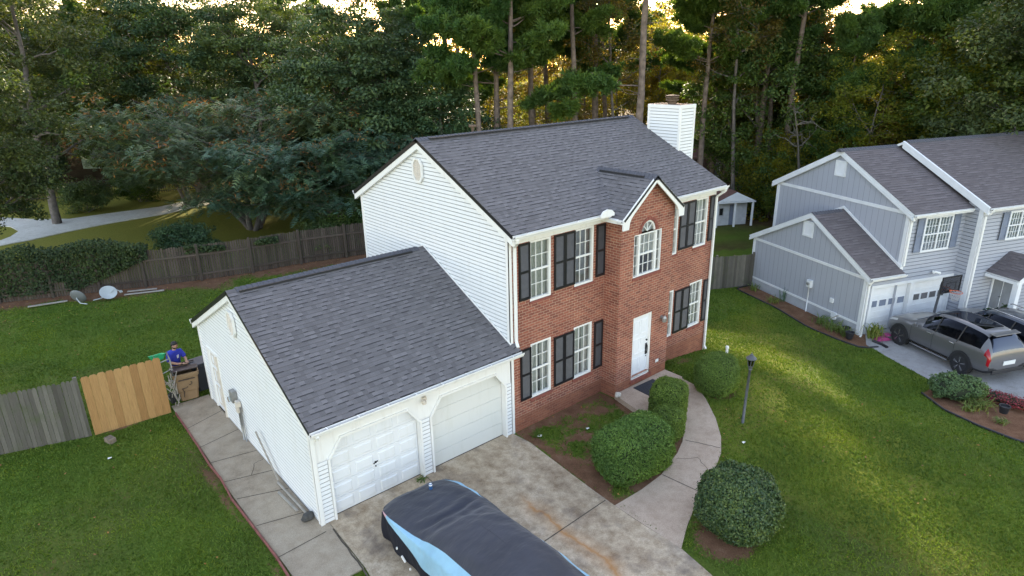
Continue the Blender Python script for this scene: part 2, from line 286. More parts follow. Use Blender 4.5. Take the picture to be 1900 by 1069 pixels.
# ------------------------------------------------------------------ mesh helpers
class MB:
    def __init__(s, auto=False): s.v = []; s.f = []; s.m = []; s.uv = {}; s.g = []; s.cur = 0; s.auto = auto
    def nx(s): s.cur += 1; return s
    def add(s, vs, fs, mi=0, uvs=None):
        b = len(s.v); s.v += [tuple(x) for x in vs]
        for k, f in enumerate(fs):
            if uvs: s.uv[len(s.f)] = uvs[k]
            s.f.append([b + i for i in f]); s.m.append(mi); s.g.append(s.cur)
        return s
    def quad(s, a, b, c, d, mi=0, uv=None): return s.add([a, b, c, d], [(0, 1, 2, 3)], mi, [uv] if uv else None)
    def box(s, x0, x1, y0, y1, z0, z1, mi=0):
        if s.auto: s.nx()
        vs = [(x, y, z) for z in (z0, z1) for y in (y0, y1) for x in (x0, x1)]
        return s.add(vs, [(0, 2, 3, 1), (4, 5, 7, 6), (0, 1, 5, 4), (2, 6, 7, 3), (0, 4, 6, 2), (1, 3, 7, 5)], mi)
    def obox(s, c, size, R=None, mi=0):
        R = R or Matrix.Identity(3); c = Vector(c); h = [x / 2 for x in size]
        vs = [c + R @ Vector((sx * h[0], sy * h[1], sz * h[2])) for sz in (-1, 1) for sy in (-1, 1) for sx in (-1, 1)]
        return s.add(vs, [(0, 2, 3, 1), (4, 5, 7, 6), (0, 1, 5, 4), (2, 6, 7, 3), (0, 4, 6, 2), (1, 3, 7, 5)], mi)
    def bar(s, a, b, w, h=None, mi=0):
        a = Vector(a); b = Vector(b); d = b - a; L = d.length
        R = d.to_track_quat('Z', 'Y').to_matrix()
        return s.obox((a + b) / 2, (w, h or w, L), R, mi)
    def tube(s, pts, rs, n=8, mi=0, cap=True):
        pts = [Vector(p) for p in pts]
        if isinstance(rs, (int, float)): rs = [rs] * len(pts)
        vs = []; fs = []
        ref = Vector((0, 0, 1))
        for i, p in enumerate(pts):
            d = (pts[min(i + 1, len(pts) - 1)] - pts[max(i - 1, 0)]).normalized()
            a = d.cross(ref)
            if a.length < 1e-3: a = d.cross(Vector((1, 0, 0)))
            a.normalize(); b = d.cross(a)
            for k in range(n):
                t = 2 * math.pi * k / n; vs.append(p + (a * math.cos(t) + b * math.sin(t)) * rs[i])
        for i in range(len(pts) - 1):
            for k in range(n):
                k2 = (k + 1) % n; fs.append((i * n + k, i * n + k2, (i + 1) * n + k2, (i + 1) * n + k))
        if cap: fs.append(tuple(range(n))); fs.append(tuple((len(pts) - 1) * n + k for k in reversed(range(n))))
        return s.add(vs, fs, mi)
    def lathe(s, prof, c=(0, 0, 0), n=16, mi=0, sq=None):
        vs = []; fs = []
        for r, z in prof:
            for k in range(n):
                t = 2 * math.pi * (k + 0.5) / n
                vs.append((c[0] + r * math.cos(t), c[1] + r * math.sin(t), c[2] + z))
        for i in range(len(prof) - 1):
            for k in range(n):
                k2 = (k + 1) % n; fs.append((i * n + k, i * n + k2, (i + 1) * n + k2, (i + 1) * n + k))
        fs.append(tuple(reversed(range(n)))); fs.append(tuple((len(prof) - 1) * n + k for k in range(n)))
        return s.add(vs, fs, mi)
    def prism(s, poly, axis, a0, a1, mi=0):
        # poly in the two other axes (order x,y,z without axis)
        def P(q, a):
            if axis == 'y': return (q[0], a, q[1])
            if axis == 'x': return (a, q[0], q[1])
            return (q[0], q[1], a)
        n = len(poly); vs = [P(q, a0) for q in poly] + [P(q, a1) for q in poly]
        fs = [tuple(range(n)), tuple(reversed(range(n, 2 * n)))] + [(i, i + n, (i + 1) % n + n, (i + 1) % n) for i in range(n)]
        return s.add(vs, fs, mi)
    def build(s, name, mats, parent=None, smooth=False, bevel=0.0, loc=None, rotz=None):
        me = bpy.data.meshes.new(name); me.from_pydata(s.v, [], s.f)
        if not isinstance(mats, (list, tuple)): mats = [mats]
        for m in mats: me.materials.append(m if not isinstance(m, str) else MT[m])
        me.polygons.foreach_set('material_index', s.m)
        uvl = me.uv_layers.new(name='UVMap').data
        for fi, p in enumerate(me.polygons):
            if fi in s.uv:
                for li, q in zip(p.loop_indices, s.uv[fi]): uvl[li].uv = q
                continue
            n = p.normal
            if abs(n.z) > 0.98: u = Vector((1, 0, 0)); v = Vector((0, 1, 0))
            else:
                u = Vector((-n.y, n.x, 0)).normalized()
                if abs(u.x) >= abs(u.y): u = u if u.x > 0 else -u
                else: u = u if u.y > 0 else -u
                v = n.cross(u); v = v if v.z > 0 else -v
            for li in p.loop_indices:
                co = me.vertices[me.loops[li].vertex_index].co
                uvl[li].uv = (co.dot(u), co.dot(v))
        if smooth: me.polygons.foreach_set('use_smooth', [True] * len(me.polygons))
        me.update()
        o = bpy.data.objects.new(name, me); COL.objects.link(o)
        if parent: o.parent = parent
        if loc is not None: o.location = loc
        if rotz is not None: o.rotation_euler = (0, 0, rotz)
        if bevel:
            b = o.modifiers.new('bevel', 'BEVEL'); b.width = bevel; b.segments = 2; b.limit_method = 'ANGLE'
        return o
def split(mb, name, mats, parent, **kw):
    """one object per piece"""
    out = []
    for g in sorted(set(mb.g)):
        m = MB(); fi = [i for i in range(len(mb.f)) if mb.g[i] == g]; idx = sorted({j for i in fi for j in mb.f[i]}); mp = {j: k for k, j in enumerate(idx)}
        m.v = [mb.v[j] for j in idx]
        for i in fi:
            if i in mb.uv: m.uv[len(m.f)] = mb.uv[i]
            m.f.append([mp[j] for j in mb.f[i]]); m.m.append(mb.m[i]); m.g.append(0)
        out.append(m.build(name, mats, parent, **kw))
    return out
def thing(name, label, cat, loc=(0, 0, 0), rotz=0, group=None):
    o = bpy.data.objects.new(name, None); COL.objects.link(o); o.empty_display_size = 0.2
    o.location = loc; o.rotation_euler = (0, 0, rotz); o['label'] = label; o['category'] = cat
    if group: o['group'] = group
    return o
def tag(o, label, cat, group=None):
    o['label'] = label; o['category'] = cat
    if group: o['group'] = group
    return o
def struct(o): o['kind'] = 'structure'; return o
def stuff(o, label, cat): o['kind'] = 'stuff'; o['label'] = label; o['category'] = cat; return o
def dup(root, loc=None, rotz=None, scale=None, label=None, group=None):
    r = root.copy(); COL.objects.link(r)
    if loc is not None: r.location = loc
    if rotz is not None: r.rotation_euler = (0, 0, rotz)
    if scale is not None: r.scale = scale if not isinstance(scale, (int, float)) else (scale,) * 3
    if label: r['label'] = label
    if group: r['group'] = group
    for ch in list(root.children):
        c = ch.copy(); COL.objects.link(c); c.parent = r
        for g in ch.children:
            d = g.copy(); COL.objects.link(d); d.parent = c
    return r
def smoothstep(t): t = min(1, max(0, t)); return t * t * (3 - 2 * t)
def hz(x, y=0): return -smoothstep((x - 6) / 9.5)
def np_mesh(name, verts, faces, mats, mi=None, parent=None, smooth=False):
    # faces: (n,k) int array, all with k corners
    me = bpy.data.meshes.new(name); n, k = faces.shape
    me.vertices.add(len(verts)); me.vertices.foreach_set('co', np.asarray(verts, np.float32).ravel())
    me.loops.add(n * k); me.loops.foreach_set('vertex_index', faces.astype(np.int32).ravel())
    me.polygons.add(n); me.polygons.foreach_set('loop_start', np.arange(0, n * k, k, dtype=np.int32))
    for m in mats: me.materials.append(MT[m])
    if mi is not None: me.polygons.foreach_set('material_index', mi.astype(np.int32))
    me.update(calc_edges=True)
    if smooth: me.polygons.foreach_set('use_smooth', np.ones(n, bool))
    if parent is False: return me
    o = bpy.data.objects.new(name, me); COL.objects.link(o)
    if parent: o.parent = parent
    return o
def gp(px, dist, row=160.0):
    """ground point at a bearing (given as a column of the view at the horizon) and distance from the drone"""
    d = FW + RT * ((px - 950) / FPX) - UP * ((row - 534.5) / FPX); d.z = 0; d.normalize()
    x = CAMP.x + d.x * dist; y = CAMP.y + d.y * dist
    return Vector((x, y, hz(x, y)))
# ------------------------------------------------------------------ ground
WALK_OUT = [(6.40, -0.66), (6.5, -1.17), (6.40, -1.85), (5.87, -2.61), (5.1, -3.46), (4.32, -4.15), (3.62, -4.6), (2.97, -4.86), (2.22, -5.06), (1.37, -5.37), (0.46, -5.73), (-0.27, -6.09)]
WALK_IN = [(5.0, -2.0), (4.75, -2.35), (4.45, -2.7), (4.05, -3.1), (3.3, -3.56), (2.74, -3.80), (1.6, -4.12), (0.73, -4.17), (-0.04, -4.13)]
def resample(pts, n):
    P = [Vector(p) for p in pts]; L = [0]
    for a, b in zip(P, P[1:]): L.append(L[-1] + (b - a).length)
    out = []
    for k in range(n):
        s = L[-1] * k / (n - 1)
        i = max(j for j in range(len(L)) if L[j] <= s + 1e-9); i = min(i, len(P) - 2)
        t = (s - L[i]) / max(1e-9, L[i + 1] - L[i]); out.append(P[i].lerp(P[i + 1], t))
    return out
def inpoly(X, Y, poly):
    r = np.zeros(X.shape, bool); n = len(poly)
    for i in range(n):
        x1, y1 = poly[i]; x2, y2 = poly[(i + 1) % n]
        c = ((y1 > Y) != (y2 > Y)) & (X < (x2 - x1) * (Y - y1) / ((y2 - y1) if y2 != y1 else 1e-9) + x1)
        r ^= c
    return r
def dpoly(X, Y, poly, closed=True):
    d = np.full(X.shape, 1e9); n = len(poly)
    for i in range(n if closed else n - 1):
        x1, y1 = poly[i]; x2, y2 = poly[(i + 1) % n]; dx, dy = x2 - x1, y2 - y1
        t = np.clip(((X - x1) * dx + (Y - y1) * dy) / (dx * dx + dy * dy + 1e-9), 0, 1)
        d = np.minimum(d, np.hypot(X - x1 - t * dx, Y - y1 - t * dy))
    return d
def vnoise(X, Y, s, seed=0):
    g = np.random.default_rng(seed).random((257, 257))
    x = X / s + 1000.3; y = Y / s + 1000.7; xi = np.floor(x).astype(int); yi = np.floor(y).astype(int); fx = x - xi; fy = y - yi
    fx = fx * fx * (3 - 2 * fx); fy = fy * fy * (3 - 2 * fy)
    a = g[xi % 256, yi % 256]; b = g[(xi + 1) % 256, yi % 256]; c = g[xi % 256, (yi + 1) % 256]; d = g[(xi + 1) % 256, (yi + 1) % 256]
    return (a * (1 - fx) + b * fx) * (1 - fy) + (c * (1 - fx) + d * fx) * fy
def fbm(X, Y, s, seed=0): return (vnoise(X, Y, s, seed) * 0.5 + vnoise(X, Y, s / 2.1, seed + 1) * 0.28 + vnoise(X, Y, s / 4.5, seed + 2) * 0.22)
FRONTBED = [(0.0, 0.0), (3.8, 0.0), (3.8, -0.8), (3.5, -2.2), (4.6, -2.6), (4.05, -3.1), (3.3, -3.6), (2.74, -3.85), (1.6, -4.15), (0.73, -4.2), (-0.25, -4.2), (-0.2, -3.4), (-0.05, -2.1), (0.1, -0.7)]
NBED = [(19.4, 3.6), (18.3, 3.9), (17.25, 1.1), (16.1, -1.0), (15.7, -2.57), (15.6, -3.5), (16.19, -3.87), (17.2, -3.0)]
RBED = [(12.95, -6.55), (13.9, -6.62), (14.6, -7.3), (14.8, -8.3), (14.5, -9.3), (14.0, -11.0), (11.6, -10.5), (11.4, -9.5), (11.55, -8.6), (12.0, -7.5)]
BACKF = [(-24, 30.6), (-10.5, 24.75), (-8.5, 23.9), (-4.8, 22.45), (-2.4, 21.65), (0.0, 21.05), (2.5, 20.7), (4.9, 20.1), (12.0, 18.6)]
def dirtmask(X, Y):
    n = fbm(X, Y, 1.6, 3) - 0.5; n2 = fbm(X, Y, 0.5, 9) - 0.5
    m = np.zeros(X.shape)
    def add(v): np.maximum(m, np.clip(v, 0, 1), out=m)
    ins = inpoly(X, Y, FRONTBED)
    add(np.where(ins, 0.60 + 1.4 * n + 1.2 * n2 + 0.5 * np.exp(-dpoly(X, Y, FRONTBED) ** 2 / 0.10), 0))
    for poly in (NBED, RBED):
        add(np.where(inpoly(X, Y, poly), 1.0, 0))
    add(1.25 - np.hypot((X - 0.75) / 0.95, (Y + 6.5) / 0.95) + 1.0 * n)        # under the dark holly
    add(1.0 - np.hypot((X - 6.7) / 1.0, (Y + 2.6) / 0.75) + 0.7 * n)
    add(0.75 - np.hypot((X - 7.9) / 1.7, (Y + 0.35) / 0.6) + 0.8 * n)           # strip by the right brick wall
    add(np.where(Y < 30, 1.15 - (dpoly(X, Y, BACKF, False)) / 1.8 + 1.2 * n, 0))                # leaf litter along the back fence
    add(np.where(Y < 12, 0.42 - np.abs(X + 7.35) / 0.5 + 1.3 * n, 0))            # worn edge of the side path
    add(0.75 - np.hypot((X + 8.5) / 2.0, (Y - 8.3) / 0.35) + 1.0 * n)
    add(0.35 * (fbm(X, Y, 2.4, 31) > 0.66))
    return m
def forestmask(X, Y):
    # forest floor behind the fences and out to the right
    far = dpoly(X, Y, [(8, 33), (12, 24), (13, 19), (20, 13), (28, 9), (27, 5), (40, -6)], False)
    side = (Y - 26) + (X - 12) * 0.9 > 0
    side2 = ((X - 19) * 0.75 + (Y - 12) > 0)
    f = np.where(side | side2, 0.3 + far / 4.0, 0) + (fbm(X, Y, 3.5, 12) - 0.5) * 1.2
    f = np.where((X < 8) & (Y > 22), (Y - 53) / 5.0 + (fbm(X, Y, 3.0, 5) - .5) * 2, f)
    return np.clip(f, 0, 1)
def gheight(X, Y):
    t = np.clip((X - 6) / 9.5, 0, 1); h = -(t * t * (3 - 2 * t))
    far = np.clip((np.hypot(X, Y) - 45) / 40, 0, 1)
    return h + (fbm(X, Y, 6.0, 40) - 0.5) * 0.06 * np.clip((np.hypot(X - 2, Y - 2) - 12) / 8, 0, 1) + far * (fbm(X, Y, 25, 8) - .5) * 1.5
xs = np.unique(np.concatenate([np.linspace(-420, -30, 12), np.linspace(-30, -12, 24), np.arange(-12, 22, 0.16), np.linspace(22, 60, 60), np.linspace(60, 420, 14)]))
ys = np.unique(np.concatenate([np.linspace(-200, -14, 8), np.arange(-14, 14, 0.16), np.arange(14, 32, 0.4), np.linspace(32, 90, 60), np.linspace(90, 600, 14)]))
GX, GY = np.meshgrid(xs, ys); GZ = gheight(GX, GY)
V = np.stack([GX.ravel(), GY.ravel(), GZ.ravel()], 1)
nx, ny = len(xs), len(ys)
I = np.arange((nx - 1) * (ny - 1)); r = I // (nx - 1); c = I % (nx - 1); a = r * nx + c
F = np.stack([a, a + 1, a + nx + 1, a + nx], 1)
gm, nt, b = newmat('lawn_ground'); v = coords(nt)
at = N(nt, 'ShaderNodeAttribute', attribute_name='dirt'); at2 = N(nt, 'ShaderNodeAttribute', attribute_name='forest'); at3 = N(nt, 'ShaderNodeAttribute', attribute_name='dry_sunlit')
g1 = ramp(nt, noise(nt, 0.5, v, 7, 0.62), [(0.30, (0.056, 0.104, 0.013)), (0.50, (0.076, 0.128, 0.017)), (0.70, (0.104, 0.148, 0.024))])
g2 = ramp(nt, noise(nt, 14, v, 5, 0.75), [(0.28, (0.55, 0.6, 0.5)), (0.5, (1, 1, 1)), (0.75, (1.5, 1.4, 1.3))])
def mixc(nt, A, B, fac, bt='MIX'):
    x = N(nt, 'ShaderNodeMix', data_type='RGBA', blend_type=bt)
    if isinstance(fac, (int, float)): x.inputs['Factor'].default_value = fac
    else: nt.links.new(fac, x.inputs['Factor'])
    for nm, q in (('A', A), ('B', B)):
        if isinstance(q, tuple): x.inputs[nm].default_value = (*q, 1)
        else: nt.links.new(q, x.inputs[nm])
    return x.outputs['Result']
gr = mixc(nt, g1, g2, 1.0, 'MULTIPLY')
gr = mixc(nt, gr, mixc(nt, gr, (1.8, 1.25, 1.1), 1.0, 'MULTIPLY'), at3.outputs['Fac'])
at4 = N(nt, 'ShaderNodeAttribute', attribute_name='olive'); gr = mixc(nt, gr, mixc(nt, g2, (0.23, 0.225, 0.045), 1.0, 'MULTIPLY'), at4.outputs['Fac'])  # sunlight on the far lawn is put into this olive colour
dc = ramp(nt, noise(nt, 2.2, v, 6, 0.7), [(0.3, (0.13, 0.068, 0.040)), (0.55, (0.20, 0.110, 0.068)), (0.75, (0.26, 0.165, 0.11))])
dc = mixc(nt, dc, ramp(nt, noise(nt, 30, v, 4, 0.8), [(0.25, (0.55, 0.5, 0.45)), (0.7, (1.3, 1.3, 1.3))]), 1.0, 'MULTIPLY')
thr = N(nt, 'ShaderNodeMath', operation='ADD'); nt.links.new(at.outputs['Fac'], thr.inputs[0])
nn = N(nt, 'ShaderNodeMath', operation='MULTIPLY_ADD'); nt.links.new(noise(nt, 9, v, 5, 0.7), nn.inputs[0]); nn.inputs[1].default_value = 1.3; nn.inputs[2].default_value = -0.65
nt.links.new(nn.outputs[0], thr.inputs[1])
df = ramp(nt, thr.outputs[0], [(0.38, (0, 0, 0)), (0.62, (1, 1, 1))])
cc = mixc(nt, gr, dc, df)
fc = ramp(nt, noise(nt, 1.8, v, 8, 0.75), [(0.3, (0.035, 0.024, 0.014)), (0.5, (0.075, 0.048, 0.026)), (0.7, (0.09, 0.085, 0.03))])
cc = mixc(nt, cc, fc, at2.outputs['Fac'])
nt.links.new(cc, b.inputs['Base Color']); b.inputs['Roughness'].default_value = 0.95; b.inputs['Specular IOR Level'].default_value = 0.1
bump(nt, b, noise(nt, 25, v, 6, 0.8), 0.6, 0.04)
MT['ground'] = gm
ground = np_mesh('ground', V, F, ['ground'], smooth=True); struct(ground)
DM = dirtmask(GX, GY); FMm = forestmask(GX, GY)
DRY_SUNLIT = np.clip((fbm(GX, GY, 2.2, 77) - 0.45) * 3.0, 0, 1) * 0.35 + np.clip((GY - 25) / 6, 0, 1) * 0.85 * (GX < 12) + 0.75 * np.exp(-((GX * 0.72 - GY * 0.69 - 8.7) / 2.2) ** 2) * (GX > 3)*(GY<2)  # far-lawn sunlight and the sun streak are tinted in beside random dry patches
for nm, arr in (('dirt', DM), ('forest', FMm), ('dry_sunlit', np.clip(DRY_SUNLIT, 0, 1)), ('olive', np.clip((GY - 24 + (fbm(GX, GY, 3, 91) - .5) * 3) / 4, 0, 1) * (GX < 12) * .9)):
    A = ground.data.attributes.new(nm, 'FLOAT', 'POINT'); A.data.foreach_set('value', arr.ravel().astype(np.float32))

# grass blades on the lawn that shows: short real blades over the sheet
def keepout(X, Y):
    k = (X > -6.0) & (X < 9.7) & (Y > 0) & (Y < 8.3)
    k |= (X > -7.15) & (X < -5.8) & (Y > -1.95) & (Y < 8.3)
    k |= (X > -5.85) & (X < -0.2) & (Y < 0.1)
    k |= (X > -0.5) & (X < 0.12) & (Y < 0) & (Y > -8) & (X < 0.1 + Y * 0.085)
    wp = WALK_OUT + WALK_IN[::-1] + [(3.41, -2.19), (3.74, -0.62), (6.4, -0.6)]
    k |= inpoly(X, Y, WALK_OUT + WALK_IN[::-1][0:9] + [(3.41, -2.19), (3.74, -0.62), (6.4, -0.6)])
    k |= inpoly(X, Y, NBED) | inpoly(X, Y, RBED) | inpoly(X, Y, NDRIVE)
    k |= ((X - 16.86) * .366 + (Y + 2.8) * .93 > -0.1) & ((X - 16.86) * .93 - (Y + 2.8) * .366 > -0.1)
    return k
NDRIVE = [(16.1, -3.45), (15.3, -4.9), (14.4, -6.6), (14.75, -7.4), (14.95, -8.4), (14.6, -9.4), (14.2, -11.5), (20, -20), (34, -16), (24, -5.4), (17.3, -2.9)]
GN = 860000
bx = NR.random(GN); by = NR.random(GN)
# density falls with distance from the drone
ang = (np.degrees(math.atan2(FW.y, FW.x)) - 56 + 112 * bx) * math.pi / 180; dist = 4.0 + 38 * by ** 1.15
X = CAMP.x + dist * np.cos(ang); Y = CAMP.y + dist * np.sin(ang)
keep = ~keepout(X, Y) & (X < 27) & (Y > -22) & (NR.random(GN) > dirtmask(X, Y) * 1.35) & (NR.random(GN) > forestmask(X, Y) * 1.3)
X, Y, dist = X[keep], Y[keep], dist[keep]; n = len(X); Z = gheight(X, Y)
h = NR.uniform(0.025, 0.06, n) * (0.8 + 0.5 * vnoise(X, Y, 0.7, 5)); w = NR.uniform(0.010, 0.018, n) * (0.8 + dist / 25); t = NR.uniform(0, 2 * np.pi, n)
lx = NR.normal(0, 0.6, n) * h; ly = NR.normal(0, 0.6, n) * h
P0 = np.stack([X - w * np.cos(t), Y - w * np.sin(t), Z - 0.005], 1); P1 = np.stack([X + w * np.cos(t), Y + w * np.sin(t), Z - 0.005], 1); P2 = np.stack([X + lx, Y + ly, Z + h], 1)
o = np_mesh('grass', np.stack([P0, P1, P2], 1).reshape(-1, 3), np.arange(3 * n).reshape(-1, 3), ['grass'])
stuff(o, 'short green lawn grass around both houses', 'grass')

def sheet(name, poly, z, mat, thick=0.12, zf=None):
    bm = bmesh.new(); vs = [bm.verts.new((x, y, 0)) for x, y in poly]; bm.faces.new(vs); bmesh.ops.triangulate(bm, faces=bm.faces[:])
    tris = [[vv.index for vv in f.verts] for f in bm.faces] if False else None
    bm.verts.index_update(); tris = [[vv.index for vv in f.verts] for f in bm.faces]; bm.free()
    m = MB(); H = (lambda x, y: z) if zf is None else (lambda x, y: zf(x, y) + z)
    top = [(x, y, H(x, y)) for x, y in poly]; bot = [(x, y, H(x, y) - thick) for x, y in poly]; k = len(poly)
    fs = []
    for tr in tris:
        a_, b_, c_ = (Vector(poly[i]) for i in tr); s_ = (b_ - a_).cross(c_ - a_) if False else ((b_.x - a_.x) * (c_.y - a_.y) - (b_.y - a_.y) * (c_.x - a_.x))
        fs.append(tuple(tr) if s_ > 0 else tuple(reversed(tr)))
    m.add(top + bot, fs + [(i, i + k, (i + 1) % k + k, (i + 1) % k) for i in range(k)])
    o = m.build(name, mat); struct(o); return o
DRIVE = [(-5.76, 0.16), (-5.83, -1.9), (-6.0, -3.2), (-6.3, -9), (-6.4, -16), (-0.9, -16), (-0.6, -9), (-0.45, -7.0), (-0.27, -6.09), (-0.28, -4.82), (-0.25, -4.13), (-0.2, -3.38), (-0.08, -2.09), (0.06, -0.69), (0.0, -0.02), (-0.02, 0.16)]
sheet('driveway', DRIVE, 0.032, 'conc')
sheet('side_path', [(-7.10, 8.6), (-7.09, 7.0), (-7.13, 4.41), (-7.17, 2.42), (-7.15, 0.81), (-7.12, -0.7), (-7.13, -1.9), (-5.86, -1.9), (-5.79, -0.3), (-5.77, 0.02), (-5.95, 0.02), (-5.95, 8.6)], 0.040, 'path')
wi = WALK_IN; wo = WALK_OUT
PORCH = [(3.76, -0.63), (3.41, -2.25), (5.0, -2.0)] + [(5.75, -1.75), (6.35, -1.35), (6.36, -0.63)]
sheet('front_walkway', [wo[0], (6.37, -1.32), (5.75, -1.76), (5.0, -2.01)][::-1][::-1][:1] + wo[1:] + [(-0.26, -4.9), (-0.24, -4.13)] + [p for p in wi[::-1][1:]] + [(5.74, -1.78), (6.37, -1.36)], 0.026, 'walk')
sheet('porch_slab', PORCH, 0.17, 'walk', 0.3)
sheet('neighbor_driveway', NDRIVE, 0.015, 'nconc', 0.1, zf=lambda x, y: max(-1.0, hz(x) ) )
sheet('far_road', [(-9.08, 47.59), (-7.34, 45.12), (-5.28, 43.2), (-3.19, 43.3), (0.58, 43.0), (4.3, 44.3), (9, 46.5), (16, 50), (26, 56), (36, 63), (36, 60), (26, 53), (16, 46.5), (9, 43.2), (4.77, 41.46), (-0.01, 39.9), (-3.38, 39.6), (-6.0, 38.9), (-8.01, 38.1), (-9.14, 37.9), (-14, 36.5), (-24, 34), (-30, 36), (-14, 39.2), (-9.6, 39.3), (-8.99, 40.01), (-8.44, 41.42), (-8.74, 43.39), (-9.28, 44.36), (-16, 46), (-30, 44), (-30, 52)], 0.05, 'farconc', 0.1, zf=lambda x, y: float(gheight(np.array([x]), np.array([y]))[0]))
# expansion joints and cracks, cut as thin dirt-filled strips
jb = MB()
def jstrip(a, b, z, w=0.012, wob=0.0, n=1):
    a = Vector((*a, z)); b = Vector((*b, z)); d = (b - a).normalized(); s = Vector((-d.y, d.x, 0))
    pts = [a.lerp(b, i / n) + s * (rnd.uniform(-wob, wob) if 0 < i < n else 0) for i in range(n + 1)]
    for p, q in zip(pts, pts[1:]): jb.quad(p - s * w, q - s * w, q + s * w, p + s * w)
jstrip((-0.27, -3.85), (-6.0, -4.0), 0.036, 0.014); jstrip((-3.05, 0.15), (-3.0, -16), 0.036, 0.010); jstrip((-0.5, -8.2), (-6.2, -8.4), 0.036, 0.014)
jstrip((-5.80, -0.3), (-5.95, -3.0), 0.045, 0.02, 0.02, 10)
for y0, y1 in ((6.78, 7.2), (5.45, 5.7), (4.45, 4.2), (3.3, 2.95), (2.36, 1.9), (1.02, 0.7), (-0.35, -0.28)): jstrip((-7.13, y0), (-5.97, y1), 0.044, 0.012)
jstrip((-6.5, 3.1), (-6.25, 3.6), 0.044, 0.008, 0.02, 4); jstrip((-6.25, 3.6), (-5.98, 3.65), 0.044, 0.008, 0.02, 4)
jstrip((3.42, -3.58), (3.81, -4.46), 0.030, 0.012, 0.01, 8); jstrip((2.45, -3.95), (2.95, -4.3), 0.030, 0.007, 0.03, 6); jstrip((2.95, -4.3), (2.62, -4.93), 0.030, 0.007, 0.03, 6); jstrip((1.62, -4.14), (1.73, -5.2), 0.030, 0.012)
jstrip((5.0, -2.02), (6.36, -1.4), 0.030, 0.012) if False else None
struct(jb.build('road_joint_marking', 'joint'))
# red timber edging along the path
eb = MB(); ep = [(-7.12, 8.0), (-7.13, 7.0), (-7.15, 5.6), (-7.19, 4.4), (-7.16, 3.5), (-7.23, 2.42), (-7.19, 0.81), (-7.17, -0.3), (-7.2, -1.2), (-7.26, -2.6)]
for p, q in zip(ep, ep[1:]): eb.bar((p[0], p[1], 0.03), (q[0], q[1], 0.03), 0.035, 0.13)
tag(eb.build('path_edging', 'redboard', bevel=0.006), 'faded red timber edging board along the concrete side path', 'garden edging')
for poly, lab in ((NBED[:7], 'dark edging strip along the planting bed of the grey blue house'), ([RBED[i] for i in (0, 9, 8, 7, 6)], 'dark curved edging strip round the small planting bed beside the far driveway')):
    pb = MB(); rp = resample(poly, 24)
    pb.tube([(p.x, p.y, hz(p.x) + 0.04) for p in rp], 0.035, 6); tag(pb.build('bed_edging', 'blackplastic', smooth=True), lab, 'garden edging')

# ------------------------------------------------------------------ generic building pieces
def wallholes(mb, P, u0, u1, v0, v1, holes, depth, mi=0):
    """P(u,v,d)->point, d = depth behind the face; rectangular holes with reveals"""
    us = sorted({u0, u1, *[h[0] for h in holes], *[h[1] for h in holes]}); vs = sorted({v0, v1, *[h[2] for h in holes], *[h[3] for h in holes]})
    for i in range(len(us) - 1):
        for j in range(len(vs) - 1):
            cu = (us[i] + us[i + 1]) / 2; cv = (vs[j] + vs[j + 1]) / 2
            if any(h[0] < cu < h[1] and h[2] < cv < h[3] for h in holes): continue
            mb.quad(P(us[i], vs[j], 0), P(us[i + 1], vs[j], 0), P(us[i + 1], vs[j + 1], 0), P(us[i], vs[j + 1], 0), mi)
    for a, b, c, d in holes:
        mb.quad(P(a, c, 0), P(a, d, 0), P(a, d, depth), P(a, c, depth), mi); mb.quad(P(b, c, 0), P(b, c, depth), P(b, d, depth), P(b, d, 0), mi)
        mb.quad(P(a, d, 0), P(b, d, 0), P(b, d, depth), P(a, d, depth), mi); mb.quad(P(a, c, 0), P(a, c, depth), P(b, c, depth), P(b, c, 0), mi)
def siding(mb, P, z0, z1, span, h=0.115, out=0.006, mi=0):
    out = min(out, .006)
    """lap siding; P(u,z,o) -> point; span(z) -> list of (u0,u1) (u0 at this z)"""
    n = max(1, round((z1 - z0) / h)); h = (z1 - z0) / n
    for i in range(n):
        a = z0 + i * h; b = a + h
        g = min(.016, h * .14)
        for (ua0, ua1), (ub0, ub1) in zip(span(a + 1e-4), span(b - 1e-4)):
            if ua1 - ua0 < 0.01: continue
            if ub1 < ub0: ub0 = ub1 = (ub0 + ub1) / 2
            k_ = 1 - .10; um0 = ua0 + (ub0 - ua0) * k_; um1 = ua1 + (ub1 - ua1) * k_; bm_ = a + h * k_
            mb.quad(P(ua0, a + g, out), P(ua1, a + g, out), P(um1, bm_, .001), P(um0, bm_, .001), mi)          # the exposed lap
            mb.quad(P(um0, bm_, .001), P(um1, bm_, .001), P(ub1, b, 0.0), P(ub0, b, 0.0), mi + 1)                # lap shadow painted as a darker strip along the seam
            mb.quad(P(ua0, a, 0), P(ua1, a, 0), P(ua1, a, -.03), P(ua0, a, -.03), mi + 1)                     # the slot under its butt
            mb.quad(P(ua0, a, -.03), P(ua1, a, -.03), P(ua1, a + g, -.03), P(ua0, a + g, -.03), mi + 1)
            mb.quad(P(ua0, a + g, -.03), P(ua1, a + g, -.03), P(ua1, a + g, out), P(ua0, a + g, out), mi)
